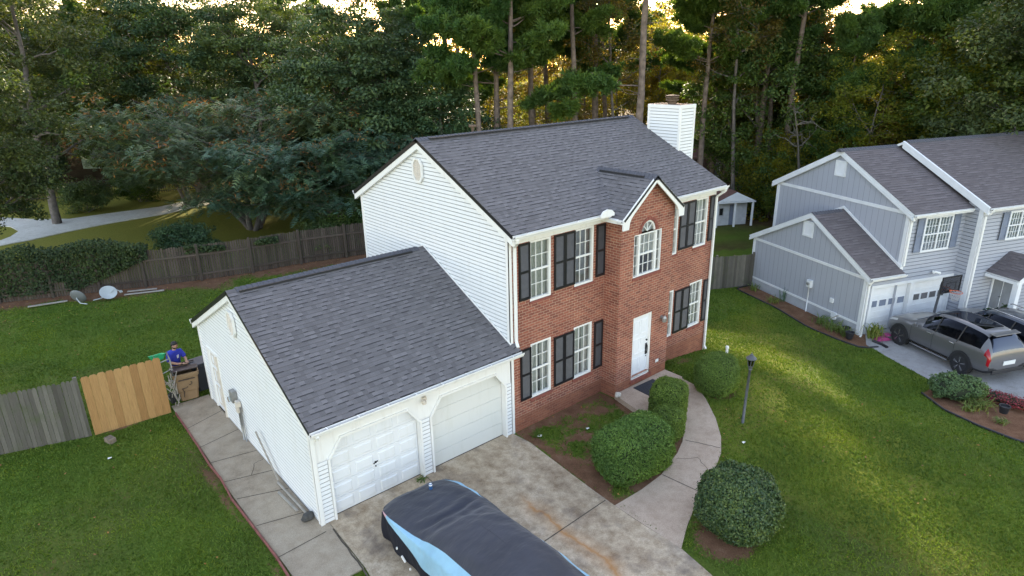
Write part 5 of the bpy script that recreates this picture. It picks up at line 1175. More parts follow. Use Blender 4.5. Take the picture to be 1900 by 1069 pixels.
# head: built from rings, turned down and to his left (towards +x)
def headmesh():
    m = MB(); secs = []
    for z, w, d, yo in ((-.125, .035, .04, -.01), (-.115, .05, .06, -.02), (-.09, .06, .078, -.018), (-.05, .068, .088, -.008), (0, .074, .096, 0), (.05, .074, .097, .006), (.085, .064, .085, .01), (.11, .042, .058, .012), (.122, .012, .02, .012)):
        secs.append(([(w * math.cos(a), yo + d * math.sin(a)) for a in [2 * math.pi * k / 20 for k in range(20)]], z))
    loft(m, secs); m.prism([(-.092, .02), (-.118, -.018), (-.112, -.032), (-.09, -.035)], 'x', -.014, .014)      # nose (y,z profile)
    for s in (-1, 1): m.obox((s * .078, .012, -.012), (.014, .035, .055)); 
    return m
hd = Vector((.02, -.09, 1.735)); hm = headmesh().build('head', 'skin', man, smooth=True, loc=hd); hm.rotation_euler = (math.radians(22), 0, math.radians(48))
hr = MB(); secs = []
for z, w, d, yo in ((-.04, .060, .062, .042), (.0, .078, .078, .034), (.04, .083, .095, .018), (.075, .080, .100, .008), (.105, .062, .082, .008), (.128, .035, .048, .01), (.138, .008, .012, .01)): secs.append(([(w * math.cos(a), yo + d * math.sin(a)) for a in [2 * math.pi * k / 20 for k in range(20)]], z))
loft(hr, secs); o = hr.build('hair', 'hair', hm, smooth=True)
br = MB(); secs = []
for z, w, d, yo in ((-.132, .02, .03, -.03), (-.12, .05, .06, -.028), (-.09, .063, .076, -.022), (-.065, .070, .075, -.004)): secs.append(([(w * math.cos(a), yo + d * math.sin(a)) for a in [2 * math.pi * k / 20 for k in range(20)]], z))
loft(br, secs); br.build('beard', 'hair', hm, smooth=True)
ey = MB()
for s in (-1, 1): ey.obox((s * .03, -.088, .008), (.022, .012, .009)); ey.obox((s * .03, -.090, .030), (.034, .01, .008))
ey.build('eye', 'hair', hm)
for hi, (w, d_) in enumerate(((Vector((0, -.42, 1.17)), Vector((.62, -.75, .0))), (Vector((.12, -.44, 1.20)), Vector((-.1, -.95, .12))))):
    d_ = d_.normalized(); sd_v = d_.cross(Vector((0, 0, 1))).normalized()
    nd_ = [((0, 0, 0), (.030, .02)), (tuple(d_ * .05), (.038, .016)), (tuple(d_ * .085), (.036, .013))]; ed = [(0, 1), (1, 2)]
    for k_, (o_, L) in enumerate(((-.027, .06), (-.009, .075), (.009, .07), (.026, .055))):
        i0 = len(nd_); nd_ += [(tuple(d_ * .095 + sd_v * o_), .009), (tuple(d_ * (.095 + L * .5) + sd_v * o_ * 1.1 + Vector((0, 0, -.006))), .0085), (tuple(d_ * (.095 + L) + sd_v * o_ * 1.1 + Vector((0, 0, -.022))), .007)]; ed += [(2, i0), (i0, i0 + 1), (i0 + 1, i0 + 2)]
    i0 = len(nd_); sg = -1 if hi else 1
    nd_ += [(tuple(d_ * .045 + sd_v * .045 * sg), .011), (tuple(d_ * .085 + sd_v * .062 * sg), .009)]; ed += [(1, i0), (i0, i0 + 1)]
    hnd = skin_body('hand', man, nd_, ed, 'skin', 1); hnd.location = w
# emblem on the shirt front: white rounded badge with a bar, following the chest
dg = bpy.context.evaluated_depsgraph_get()
em = MB()
for (x0, x1, z0, z1) in ((-.035, .035, 1.395, 1.405), (-.035, .035, 1.335, 1.345), (-.035, -.022, 1.345, 1.395), (.022, .035, 1.345, 1.395), (-.012, .012, 1.352, 1.388), (-.03, .03, 1.31, 1.325), (-.03, .03, 1.285, 1.298)): em.box(x0, x1, -.006, 0, z0 - 1.35, z1 - 1.35)
emo = em.build('shirt_emblem', 'whiteplain', man, loc=(.03, -.165, 1.35)); emo.rotation_euler = (math.radians(8), 0, math.radians(8))

# ------------------------------------------------------------------ small things round the yard
def dish(loc, rz, tilt, label, mat_='dish'):
    r_ = thing('satellite_dish', label, 'satellite dish', loc, rz); m = MB(); prof = [(.0001, 0), (.15, .015), (.28, .05), (.36, .09), (.365, .10), (.355, .10), (.27, .06), (.14, .028), (.0002, .014)]
    m.lathe(prof, (0, 0, 0), 24); o = m.build('reflector', mat_, r_, smooth=True); o.rotation_euler = tilt; o.location = (0, 0, .25)
    m = MB(); m.tube([(0, 0, .2), (.25, -.12, .42), (.42, -.28, .30)], .022, 8); m.obox((.44, -.30, .28), (.10, .14, .07)); m.tube([(0, .05, .22), (-.25, .2, .05), (-.6, .25, .03)], .025, 8); m.build('arm', 'dish', r_)
    return r_
dish((-6.55, 21.6, .08), 0.2, (math.radians(42), math.radians(-8), 0), 'pale grey satellite dish facing up, right one of two by the back fence')
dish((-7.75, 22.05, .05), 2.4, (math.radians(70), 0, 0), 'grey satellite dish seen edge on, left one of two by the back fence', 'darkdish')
for i, (a, c, l) in enumerate((((-5.9, 21.75), (-4.3, 21.15), 'long pale plank lying on the leaves right of the dishes'), ((-5.7, 22.1), (-4.5, 21.6), 'shorter pale plank behind the long one near the back fence'), ((-9.6, 22.9), (-8.1, 22.6), 'thin pale plank lying left of the satellite dishes'))):
    m = MB(); m.bar((*a, .06 + .02 * i), (*c, .05 + .02 * i), .14, .04); tag(m.build('wooden_plank', 'deadwood', bevel=.005), l, 'plank')
# porch: mat, white stone; rubbish by the garage wall; can on car
m = MB(); m.box(-.48, .48, -.34, .34, 0, .018); tag(m.build('doormat', 'mat', bevel=.006, loc=(4.98, -1.12, .172), rotz=-.04), 'dark rectangular doormat lying on the porch slab', 'doormat')
def rock(name, mat, loc, r, label, cat, seed=1, sq=(1, 1, .8)):
    bm = bmesh.new(); bmesh.ops.create_icosphere(bm, subdivisions=3, radius=r); q_ = random.Random(seed)
    from mathutils import noise as mn
    for v_ in bm.verts:
        k_ = 1 + .28 * mn.noise(v_.co / r * 1.3 + Vector((seed, 0, 0))); v_.co = Vector((v_.co.x * k_ * sq[0], v_.co.y * k_ * sq[1], v_.co.z * k_ * sq[2]))
    me = bpy.data.meshes.new(name); bm.to_mesh(me); bm.free(); me.materials.append(MT[mat]); me.polygons.foreach_set('use_smooth', [True] * len(me.polygons))
    o = bpy.data.objects.new(name, me); COL.objects.link(o); o.location = loc; tag(o, label, cat); return o
rock('garden_stone', 'stone', (3.72, -.80, .24), .10, 'round cream garden stone on the front corner of the porch slab', 'stone', 2, (1.1, .9, 1))
rock('garden_stone', 'darkstone', (-6.10, .42, .12), .13, 'dark lumpy rock beside the white garage corner post', 'stone', 5, (1.2, .9, .8))
m = MB(); m.bar((-6.08, 3.55, 1.0), (-6.06, 2.35, .08), .03, .07); tag(m.build('leaning_board', 'deadwood'), 'narrow grey board leaning at a slant on the garage side wall', 'board')
m = MB(); m.bar((-6.10, 2.3, .075), (-6.06, .62, .075), .05, .05); tag(m.build('wooden_beam', 'deadwood', bevel=.01), 'long grey beam lying on the path against the garage wall', 'beam')
m = MB(); m.bar((-6.24, 1.9, .065), (-6.18, .85, .065), .06, .03); tag(m.build('wooden_plank', 'deadwood', bevel=.005), 'thin pale batten lying next to the grey beam on the path', 'plank')
m = MB(); q_ = random.Random(9)
for i in range(7): m.obox((q_.uniform(-.12, .12), q_.uniform(-.1, .1), .02), (q_.uniform(.03, .09), q_.uniform(.02, .05), .015), Matrix.Rotation(q_.uniform(0, 3), 3, 'Z'))
tag(m.build('paper_scrap', 'whiteplain', loc=(.55, -.62, .03)), 'white paper scraps on the bare soil near the house corner', 'litter')
for lc, l in (((4.51, -4.75, .04), 'tiny white scrap on the lawn outside the curved walkway'), ((-9.2, 6.6, .05), 'small pale leaf on the lawn below the cedar gate'), ((1.8, -1.3, .04), 'pale scrap lying in the front bed before the lower windows')):
    m = MB(); m.add([(-.05, -.03, 0), (.05, -.035, .01), (.06, .03, 0), (-.04, .04, .015)], [(0, 1, 2, 3)]); tag(m.build('paper_scrap', 'whiteplain', loc=lc), l, 'litter')
m = MB(); m.tube([(0, 0, -.3), (0, 0, .28)], .05, 14); m.lathe([(.06, .26), (.065, .30), (.065, .34), (.05, .37), (.01, .375)], (0, 0, 0), 14); tag(m.build('cleanout_pipe', 'whiteplain', loc=(9.83, -.88, -.32), smooth=False), 'short white capped pipe standing on the lawn behind the round bush', 'pipe')
# lamp post
lp = thing('lamp_post', 'dark grey lantern post leaning slightly on the front lawn', 'lamp post', (5.47, -4.14, 0), 0)
m = MB(); m.tube([(0, 0, -.1), (.02, -.01, 1.0), (.05, -.02, 1.78)], [.042, .040, .036], 14); m.tube([(.05, -.02, 1.76), (.05, -.02, 1.84)], .055, 14); m.build('pole', 'lampblack', lp, smooth=True)
m = MB(); c_ = (.05, -.02, 1.84); m.lathe([(.05, 0), (.08, .02), (.08, .035), (.03, .04)], c_, 6)
for k_ in range(6):
    a = 2 * math.pi * (k_ + .5) / 6; m.tube([(c_[0] + .075 * math.cos(a), c_[1] + .075 * math.sin(a), c_[2] + .03), (c_[0] + .12 * math.cos(a), c_[1] + .12 * math.sin(a), c_[2] + .27)], .009, 5)
lan = m.build('lantern', 'lampblack', lp)
m = MB(); m.lathe([(.15, .26), (.155, .28), (.09, .34), (.045, .37), (.05, .39), (.02, .41), (.015, .45), (.002, .46)], c_, 12); m.build('lantern_cap', 'lampblack', lan)
m = MB(); m.lathe([(.07, .035), (.115, .26), (.112, .26), (.067, .035)], c_, 6); m.build('pane', 'glass', lan)

# ------------------------------------------------------------------ the car under its cover
cc = thing('covered_car', 'parked car under a charcoal and sky blue fitted cover on the driveway', 'car', (-4.18, -1.15, 0.03), math.radians(1.0))
ST = [ # y from nose, half width shoulder, shoulder z, top z, roof half width, base half width
 (.0, .55, .62, .66, .35, .5), (-.06, .74, .70, .76, .45, .72), (-.25, .90, .78, .87, .5, .88), (-.7, .97, .84, .95, .55, .95), (-1.3, .99, .88, 1.0, .6, .97), (-1.62, .99, .90, 1.03, .62, .97), (-2.2, .99, .93, 1.28, .60, .97), (-2.62, .99, .94, 1.41, .58, .97),
 (-3.2, 1.0, .95, 1.46, .58, .98), (-3.9, 1.0, .96, 1.45, .57, .98), (-4.45, .99, .97, 1.34, .57, .97), (-4.95, .97, .98, 1.12, .6, .95), (-5.2, .93, .95, 1.04, .6, .92), (-5.32, .8, .82, .9, .5, .8)]
sts = []
for i in range(len(ST) - 1):
    for k_ in range(14):
        t_ = k_ / 14; t_s = t_; sts.append([ST[i][j] * (1 - t_s) + ST[i + 1][j] * t_s for j in range(6)])
sts.append(list(ST[-1]))
from mathutils import noise as mn
def covpt(st, s):
    y, hw, sz, tz_, rw, bw = st
    # s in [-1,1] around the section; |s|: 0 roof centre, .36 roof edge, .62 shoulder, 1 hem
    a = abs(s); sg = 1 if s >= 0 else -1
    if a < .36: t_ = a / .36; x = rw * t_; z = tz_ - (tz_ - (sz + (tz_ - sz) * .80)) * t_ ** 2.2
    elif a < .62: t_ = (a - .36) / .26; e = t_ * t_ * (3 - 2 * t_) * .35 + t_ * .65; x = rw + (hw - rw) * t_ ** .85; z = (sz + (tz_ - sz) * .80) * (1 - e) + sz * e
    else: t_ = (a - .62) / .38; x = hw + (bw - hw) * t_ + .035 * math.sin(t_ * 3.1); z = sz * (1 - t_) + .10 * t_ + 0 * y
    p = Vector((sg * x, y, z))
    nz = mn.noise(Vector((p.x * 1.3, p.y * 1.1, p.z * 1.6)) + Vector((3, 1, 7))) * .05 + mn.noise(Vector((p.x * 4 + p.y * 2.2, p.y * 1.6, p.z * 3))) * .026
    # hanging folds on the skirt
    fold = .035 * max(0, a - .66) / .34 * math.sin(y * 9 + 2 * math.sin(y * 2.3) + sg)
    # swag drag lines at the windscreen
    q_ = math.exp(-((y + 1.75) / .45) ** 2) * math.exp(-(abs(p.x) / .75) ** 4); crease = .035 * math.sin(y * 17 + 2.2 * math.cos(p.x * 2.6)) * q_
    return p + Vector((sg * (nz * .6 + fold), 0, nz + crease if a < .7 else nz * .3))
vs = []; fs = []; mi = []
def bounds(y):
    lo = .60 - .10 * smoothstep((-y - .3) / 2.2); hi = lo + max(.0006, (.27 * smoothstep((-y - .12) / 3.0) + .035 * smoothstep((-y - .1) / .5) + (.60 - lo) * 1.0) * smoothstep((-y - .05) / .4))
    lor = .56; hir = lor + max(.0006, .17 * math.exp(-((y + .95) / .42) ** 2) + .22 * smoothstep((-y - 3.3) / 1.2) - .01)
    return lo, min(hi, .9), lor, hir
SEG = ((16, 2), (16, 1), (120, 0), (12, 1), (10, 0), (14, 2)); NS = sum(q[0] for q in SEG)
for st in sts:
    lo, hi, lor, hir = bounds(st[0]); kn = [-1, -hi, -lo, lor, hir, max(hir + .001, .80), 1]
    for q_, (n_, _) in enumerate(SEG):
        for k_ in range(n_): vs.append(covpt(st, kn[q_] + (kn[q_ + 1] - kn[q_]) * k_ / n_))
    vs.append(covpt(st, 1))
for i in range(len(sts) - 1):
    k_ = 0
    for q_, (n_, m_) in enumerate(SEG):
        for _ in range(n_):
            a = i * (NS + 1) + k_; fs.append((a, a + 1, a + NS + 2, a + NS + 1)); mi.append(3 if (q_ == 1 and -.5 < sts[i][0]) else m_); k_ += 1
# nose and tail curtains
nose = list(range(NS + 1)); tail = [(len(sts) - 1) * (NS + 1) + k_ for k_ in range(NS + 1)]
cov_names = {0: ('top_panel', 'coverdark'), 1: ('side_panel', 'coverblue'), 2: ('skirt', 'coverblack'), 3: ('corner_patch', 'coverpink')}
cparts = {}
for key, (nm, mat) in cov_names.items():
    sel = [f for f, q_ in zip(fs, mi) if q_ == key]; idx = sorted({j for f in sel for j in f}); mp = {j: n_ for n_, j in enumerate(idx)}
    m = MB(); m.add([vs[j] for j in idx], [tuple(mp[j] for j in f) for f in sel])
    if key == 2: m.add([vs[j] for j in nose], [tuple(reversed(range(NS + 1)))]); m.add([vs[j] for j in tail], [tuple(range(NS + 1))])
    m.build(nm, mat, cc, smooth=True)
m = MB()   # white grommets and strap near the hem
for y_, z_ in ((-1.05, .35), (-1.3, .22), (-1.55, .12)): m.obox((-1.035, y_, z_), (.03, .03 if y_ != -1.3 else .16, .05), Matrix.Rotation(.5 if y_ == -1.3 else 0, 3, 'X'))
m.build('grommet', 'whiteplain', cc)
m = MB()
for s in (-1, 1):
    for y_ in (-.95, -4.2): m.tube([(s * .62, y_, .31), (s * .86, y_, .31)], .31, 20)
m.build('wheel', 'rubber', cc)
m = MB(); m.lathe([(.024, 0), (.033, .008), (.033, .11), (.026, .122), (.026, .125), (.022, .121)], (0, 0, 0), 16); cn = m.build('drink_can', 'can', loc=(-3.90, -1.66, .955), smooth=False); tag(cn, 'blue drink can standing on the hood of the covered car', 'can')
cn.scale = (1.25, 1.25, 1.25)
m = MB(); m.lathe([(.024, .1225), (.02, .1235)], (0, 0, 0), 16); m.lathe([(.0335, .085), (.0335, .11)], (0, 0, 0), 16); m.build('can_top', 'whiteplain', cn)

# ------------------------------------------------------------------ cars on the far driveway
def make_suv(name, label, loc, rz, paint, scale, rails=False, darkroof=True):
    """station profile along y (nose at +y); windows, lamps and body split off one smooth surface"""
    root = thing(name, label, 'car', loc, rz)
    L = 4.75
    # y, half width, sill z, belt z, top z (hood/roof), top half width
    S = [(2.34, .50, .38, .56, .62, .40), (2.28, .74, .30, .66, .78, .60), (2.10, .88, .26, .78, .92, .72), (1.70, .93, .25, .86, 1.02, .78), (1.30, .945, .25, .92, 1.06, .78), (.98, .945, .25, .95, 1.09, .74),
         (.45, .945, .25, .98, 1.45, .60), (.20, .945, .25, .99, 1.60, .585), (-.4, .945, .25, 1.01, 1.68, .585), (-1.1, .945, .25, 1.04, 1.675, .58), (-1.7, .94, .25, 1.07, 1.62, .57), (-1.98, .935, .26, 1.08, 1.57, .56),
         (-2.18, .925, .28, 1.07, 1.30, .62), (-2.32, .91, .32, 1.02, 1.10, .70), (-2.40, .86, .40, .80, .86, .72), (-2.42, .80, .45, .62, .66, .70)]
    def sec(s):
        y, w, sz, bz, tz_, tw = s
        return [(0, sz), (w * .8, sz - .01), (w * .985, sz + .12), (w, (sz + bz) / 2), (w * .985, bz - .06), (w * .95, bz + .0), (w * .5 + tw * .5 - .0, bz + (tz_ - bz) * .52), (tw + .02, tz_ - .055 * min(1, (tz_ - bz) * 4)), (tw * .8, tz_ - .012), (tw * .4, tz_), (0, tz_ + .004)]
    vs = []; fs = []; mi = []
    K = 11
    for s in S:
        q = sec(s)
        vs += [(x, s[0], z) for x, z in q] + [(-x, s[0], z) for x, z in q[-2:0:-1]]
    M_ = 2 * K - 2
    for i in range(len(S) - 1):
        for k in range(M_):
            k2 = (k + 1) % M_; fs.append((i * M_ + k, (i + 1) * M_ + k, (i + 1) * M_ + k2, i * M_ + k2))
            kk = k if k < K - 1 else M_ - 1 - k
            m_ = 0
            if 6 <= i <= 10 and kk in (5, 6): m_ = 1
            if i == 5 and kk in (7, 8, 9): m_ = 1         # windscreen
            if i == 6 and kk in (7, 8, 9): m_ = 1
            if i in (7, 8, 9) and kk in (8, 9) and darkroof: m_ = 1  # glass roof
            if i in (11, 12) and kk in (7, 8, 9): m_ = 1     # rear window
            if kk in (0, 1) : m_ = 2
            if i in (12, 13) and kk in (4, 5): m_ = 3
            if i in (13,) and kk in (3,): m_ = 3
            if i in (1, 2) and kk in (5,): m_ = 4
            if i in (0, 14) and kk in (1, 2): m_ = 2
            mi.append(m_)
    n0 = M_; fs.append(tuple(range(n0))); mi.append(2); fs.append(tuple((len(S) - 1) * M_ + k for k in reversed(range(n0)))); mi.append(0)
    me = bpy.data.meshes.new('tmp'); me.from_pydata(vs, [], fs); me.polygons.foreach_set('material_index', mi)
    for x in (paint, 'glass', 'blackplastic', 'lens', 'headlens'): me.materials.append(MT[x])
    o = bpy.data.objects.new('tmp', me); COL.objects.link(o); sd__ = o.modifiers.new('s', 'SUBSURF'); sd__.levels = 2
    dg = bpy.context.evaluated_depsgraph_get(); dg.update(); nm = bpy.data.meshes.new_from_object(o.evaluated_get(dg)); bpy.data.objects.remove(o, do_unlink=True)
    V_ = [v_.co.copy() for v_ in nm.vertices]; Np = {0: ('body', paint), 1: ('window', 'darkglass'), 2: ('cladding', 'blackplastic'), 3: ('tail_light', 'lens'), 4: ('headlight', 'headlens')}
    zf = [p.material_index for p in nm.polygons]; pf = [list(p.vertices) for p in nm.polygons]
    for key, (pn_, mt_) in Np.items():
        sel = [f for f, q in zip(pf, zf) if q == key]
        if not sel: continue
        for side in ((1, -1) if key in (3, 4) else (0,)):
            s2 = [f for f in sel if side == 0 or V_[f[0]].x * side > 0 or V_[f[1]].x * side > 0]
            if not s2: continue
            idx = sorted({j for f in s2 for j in f}); mp = {j: n_ for n_, j in enumerate(idx)}; m = MB(); m.add([V_[j] for j in idx], [tuple(mp[j] for j in f) for f in s2])
            if key == 1: m.build(pn_, 'darkglass', root, smooth=True)
            else: m.build(pn_, mt_, root, smooth=True)
    # interior: seats seen through the glass
    it = MB(); it.box(-.78, .78, -1.9, 1.0, .35, .80)
    for y_ in (.15, -.85):
        for x_ in (-.38, .38): it.box(x_ - .24, x_ + .24, y_ - .12, y_ + .12, .8, 1.25); it.box(x_ - .12, x_ + .12, y_ - .07, y_ + .05, 1.28, 1.45)
    it.build('seats', 'room', root)
    # pillars, window trim
    def wp(y_, z_): # side surface x at y,z approx
        for a_, b_ in zip(S, S[1:]):
            if b_[0] <= y_ <= a_[0]:
                t_ = (a_[0] - y_) / (a_[0] - b_[0]); bz = a_[3] + (b_[3] - a_[3]) * t_; tz_ = a_[4] + (b_[4] - a_[4]) * t_; tw = a_[5] + (b_[5] - a_[5]) * t_; w_ = .945
                u_ = (z_ - bz) / max(.01, tz_ - bz); return w_ * .95 * (1 - u_) + (tw + .02) * u_ + .014 * math.sin(math.pi * min(1, max(0, u_)))
        return .9
    for s in (-1, 1):
        for y_, dy in ((-.10, .0), (-1.05, -.02)): pl = MB(); pl.tube([(s * (wp(y_, z_) + .004), y_ + dy * k_, z_) for k_, z_ in enumerate((1.02, 1.2, 1.4, 1.58))], .022, 6); pl.build('pillar', 'blackplastic', root)
    # wheels and arches
    for s in (-1, 1):
        for y_ in (1.42, -1.38):
            m = MB(); m.tube([(s * .70, y_, .36), (s * .955, y_, .36)], .365, 28); wo_ = m.build('wheel', 'rubber', root, bevel=.02)
            r = MB(); 
            for k_ in range(5):
                a = 2 * math.pi * k_ / 5 + .3
                for e in (-.10, .10): r.bar((s * .962, y_ + .05 * math.cos(a), .36 + .05 * math.sin(a)), (s * .962, y_ + .25 * math.cos(a + e), .36 + .25 * math.sin(a + e)), .028, .012)
            r.lathe([(.05, 0), (.05, .01)], (0, 0, 0), 8) if False else None
            r.build('rim', 'chrome', wo_)
            m = MB(); m.tube([(s * .956, y_, .36), (s * .960, y_, .36)], .275, 24); m.build('hub', 'blackplastic', wo_)
            a_ = MB(); pts = []
            n_ = 14; 
            for k_ in range(n_):
                t0 = math.pi * (k_ / n_) ; t1 = math.pi * ((k_ + 1) / n_)
                q0, q1 = (math.cos(t0), math.sin(t0)), (math.cos(t1), math.sin(t1))
                vs_ = [(s * x_, y_ + r_ * q[0], .36 + r_ * q[1]) for x_ in (.80, .965) for r_ in (.385, .455) for q in (q0, q1)]
                a_.add(vs_, [(0, 1, 3, 2), (4, 6, 7, 5), (0, 4, 5, 1), (2, 3, 7, 6), (0, 2, 6, 4), (1, 5, 7, 3)])
            a_.build('wheel_arch', 'blackplastic', root)
    for s in (-1, 1): MB().box(s * .955 - .012, s * .955 + .012, -.86, .86, .27, .31).build('sill_trim', 'chrome', root)
    for s in (-1, 1):
        for y_ in (.10, -.90): MB().box(s * .955 - .02, s * .955 + .02, y_ - .10, y_ + .10, .93, .96).build('door_handle', 'chrome', root, bevel=.008)
        mm_ = MB(); mm_.obox((s * 1.0, .72, 1.05), (.16, .10, .12)); mm_.build('wing_mirror', paint, root, bevel=.03)
    # door gaps
    dgp = MB()
    for s in (-1, 1):
        for y_ in (.92, -.08, -1.02):
            dgp.tube([(s * .9535 * k1, y_, z_) for k1, z_ in ((.99, .34), (1.0, .6), (1.0, .85), (.975, .97))], .005, 5)
    dgp.build('door_gap', 'darkgap', root)
    MB().box(-.26, .26, -2.445, -2.425, .62, .76).build('licence_plate', 'plate', root)
    m = MB(); m.box(-.7, .7, -2.46, -2.40, .34, .48); m.build('rear_bumper', 'blackplastic', root, bevel=.02)
    m = MB(); m.add([(-.58, -1.93, 1.60), (.58, -1.93, 1.60), (.55, -2.18, 1.58), (-.55, -2.18, 1.58), (-.58, -1.93, 1.565), (.58, -1.93, 1.565), (.55, -2.18, 1.555), (-.55, -2.18, 1.555)], [(0, 3, 2, 1), (4, 5, 6, 7), (0, 1, 5, 4), (2, 3, 7, 6), (1, 2, 6, 5), (0, 4, 7, 3)]); m.build('spoiler', paint, root, bevel=.01)
    if rails:
        for s in (-1, 1): MB().tube([(s * .57, .2, 1.66), (s * .57, .1, 1.71), (s * .57, -1.5, 1.70), (s * .56, -1.65, 1.66)], .02, 8).build('roof_rail', 'chrome', root, smooth=True)
    root.scale = (scale,) * 3
    return root
def nl(X_, Y_, Z_=0): c_, s_2 = math.cos(NA), math.sin(NA); return (N0.x + c_ * X_ - s_2 * Y_, N0.y + s_2 * X_ + c_ * Y_, N0.z + Z_ + .018)
make_suv('parked_car', 'grey metallic suv with black glass roof parked on the far driveway, nearer the lawn', nl(1.62, -2.74), NA + math.radians(-3), 'silver', 1.045).scale = (1.045, .975, 1.11)
make_suv('parked_car', 'dark blue grey suv with roof rails parked beyond the grey one', nl(3.72, -3.05), NA + math.radians(-4), 'bluegrey', 1.03, rails=True, darkroof=False).scale = (1.03, .98, 1.08)
# basketball hoop
bh = thing('basketball_hoop', 'portable basketball hoop with dark framed clear board by the white garage doors', 'basketball hoop', nl(2.72, -1.05), NA)
m = MB(); m.tube([(0, 0, 0), (.04, -.02, 1.3), (.10, -.05, 2.35)], .05, 10); m.build('pole', 'lampblack', bh, smooth=True); MB().box(-.35, .35, -.2, .35, 0, .14).build('base', 'blackplastic', bh, bevel=.03)
m = MB(); bw, bz0, bz1, by = .52, 2.02, 2.72, -.42
m.box(-bw + .1, bw + .1, by - .02, by + .02, bz0, bz0 + .05); m.box(-bw + .1, bw + .1, by - .02, by + .02, bz1 - .05, bz1); m.box(-bw + .1, -bw + .15, by - .02, by + .02, bz0 + .05, bz1 - .05); m.box(bw + .05, bw + .1, by - .02, by + .02, bz0 + .05, bz1 - .05)
bo = m.build('backboard', 'black', bh)
MB().box(-bw + .15, bw + .05, by - .005, by + .005, bz0 + .05, bz1 - .05).build('board_pane', 'boardglass', bo)
m = MB()
for q in ((-.16, .36, bz0 + .40, bz0 + .43), (-.16, .36, bz0 + .10, bz0 + .13), (-.16, -.13, bz0 + .13, bz0 + .40), (.33, .36, bz0 + .13, bz0 + .40)): m.box(q[0], q[1], by - .012, by - .006, q[2], q[3])
m.build('target_square', 'black', bo)
m = MB(); m.bar((.08, -.05, 2.3), (.0, by + .02, 2.2), .1, .25); m.bar((.1, -.05, 2.1), (.2, by + .02, 2.55), .04); m.build('bracket', 'blackplastic', bh)
m = MB(); rc = Vector((.1, by - .27, bz0 + .10)); n_ = 20
for k_ in range(n_): a0 = 2 * math.pi * k_ / n_; a1 = 2 * math.pi * (k_ + 1) / n_; m.bar(rc + Vector((.225 * math.cos(a0), .225 * math.sin(a0), 0)), rc + Vector((.225 * math.cos(a1), .225 * math.sin(a1), 0)), .018)
m.bar((.1, by, bz0 + .1), (.1, by - .06, bz0 + .1), .1, .03); rm = m.build('rim', 'orange', bh)
m = MB()
for k_ in range(12):
    for d_ in (1, -1):
        pr_ = None
        for j in range(5):
            a = 2 * math.pi * (k_ + d_ * j * .5) / 12; r_ = .22 - .03 * j; p_ = rc + Vector((r_ * math.cos(a), r_ * math.sin(a), -.09 * j))
            if pr_ is not None: m.bar(pr_, p_, .007)
            pr_ = p_
m.build('net', 'net', rm)
# pots, hose, pink toy
def pot(loc, r, label, mat='blackplastic'):
    m = MB(); m.lathe([(r * .75, 0), (r, r * 1.5), (r * 1.08, r * 1.5), (r * 1.08, r * 1.7), (r * .9, r * 1.7), (r * .85, r * 1.3)], (0, 0, 0), 16); tag(m.build('plant_pot', mat, loc=loc), label, 'plant pot')
pot((16.1, -2.75, -.93), .17, 'black plant pot at the end of the grey house bed'); pot((16.7, -2.35, -.97), .15, 'smaller dark pot among strap leaved plants by the grey wall'); pot((13.15, -8.83, -.66), .15, 'black plastic pot lying in the small round bed beside the driveway')
m = MB(); m.prism([(-.35, 0), (.4, 0), (.15, .14), (-.1, .16)], 'y', -.18, .18); m.obox((.25, 0, .2), (.3, .3, .04)); tag(m.build('toy_slide', 'pink', loc=(17.05, -3.65, -.98), rotz=-.5, bevel=.02), 'magenta plastic toy on the driveway before the left garage door', 'toy')
m = MB(); m.tube([(16.6, -3.5, -.95), (16.5, -3.9, -.95), (16.35, -4.15, -.95)], .06, 8); tag(m.build('drain_hose', 'blackplastic', smooth=True), 'black corrugated drain hose at the corner of the bed', 'hose')
m = MB(); m.bar(nl(-.35, 1.55, .05), nl(-.2, 1.0, .55), .12, .03); tag(m.build('splash_board', 'deadwood'), 'brown board propped on the wall of the grey house', 'board')

# ------------------------------------------------------------------ shed and far houses
sh = thing('garden_shed', 'small white shed with porch posts and brown roof behind the fence', 'shed', (28.85, 12.05, -1.02), math.radians(-31))
m = MB(); wallholes(m, lambda u, v, d: (u, d, v), 0, 2.3, 0, 1.75, [(.3, .62, .7, 1.25), (1.05, 1.45, 0, 1.5)], .05); m.box(0, 2.3, 2.0, 2.1, 0, 1.75); m.box(-.05, 0, 0, 2.1, 0, 1.75); m.box(2.3, 2.35, 0, 2.1, 0, 1.75); m.box(.02, 2.28, .12, .16, 0, 1.7)
m.build('wall', 'shedwall', sh)
m = MB(); roofplane(m, (-.3, -1.0, 1.85), (1.15, -1.0, 2.45), (1.15, 2.3, 2.45), (-.3, 2.3, 1.85)) if False else None
m.add([(-.3, -.65, 1.8), (2.6, -.65, 1.8), (2.6, 2.3, 1.8), (-.3, 2.3, 1.8), (1.15, -.65, 2.5), (1.15, 2.3, 2.5)], [(0, 4, 5, 3), (1, 2, 5, 4), (0, 3, 2, 1)])
m.build('roof', 'brownroof', sh)
m = MB(); m.prism([(-.25, 1.82), (2.55, 1.82), (1.15, 2.46)], 'y', -.69, -.655); m.box(-.3, 2.6, -.68, -.6, 1.72, 1.80); m.build('gable_front', 'ntrim', sh)
for x_ in (-.2, 1.1, 2.4): MB().box(x_, x_ + .12, -.6, -.5, 0, 1.75).build('porch_post', 'ntrim', sh)
MB().box(.34, .58, .03, .05, .74, 1.21).build('window', 'darkgap', sh); MB().box(1.08, 1.42, .03, .05, 0, 1.47).build('door', 'nshut', sh)
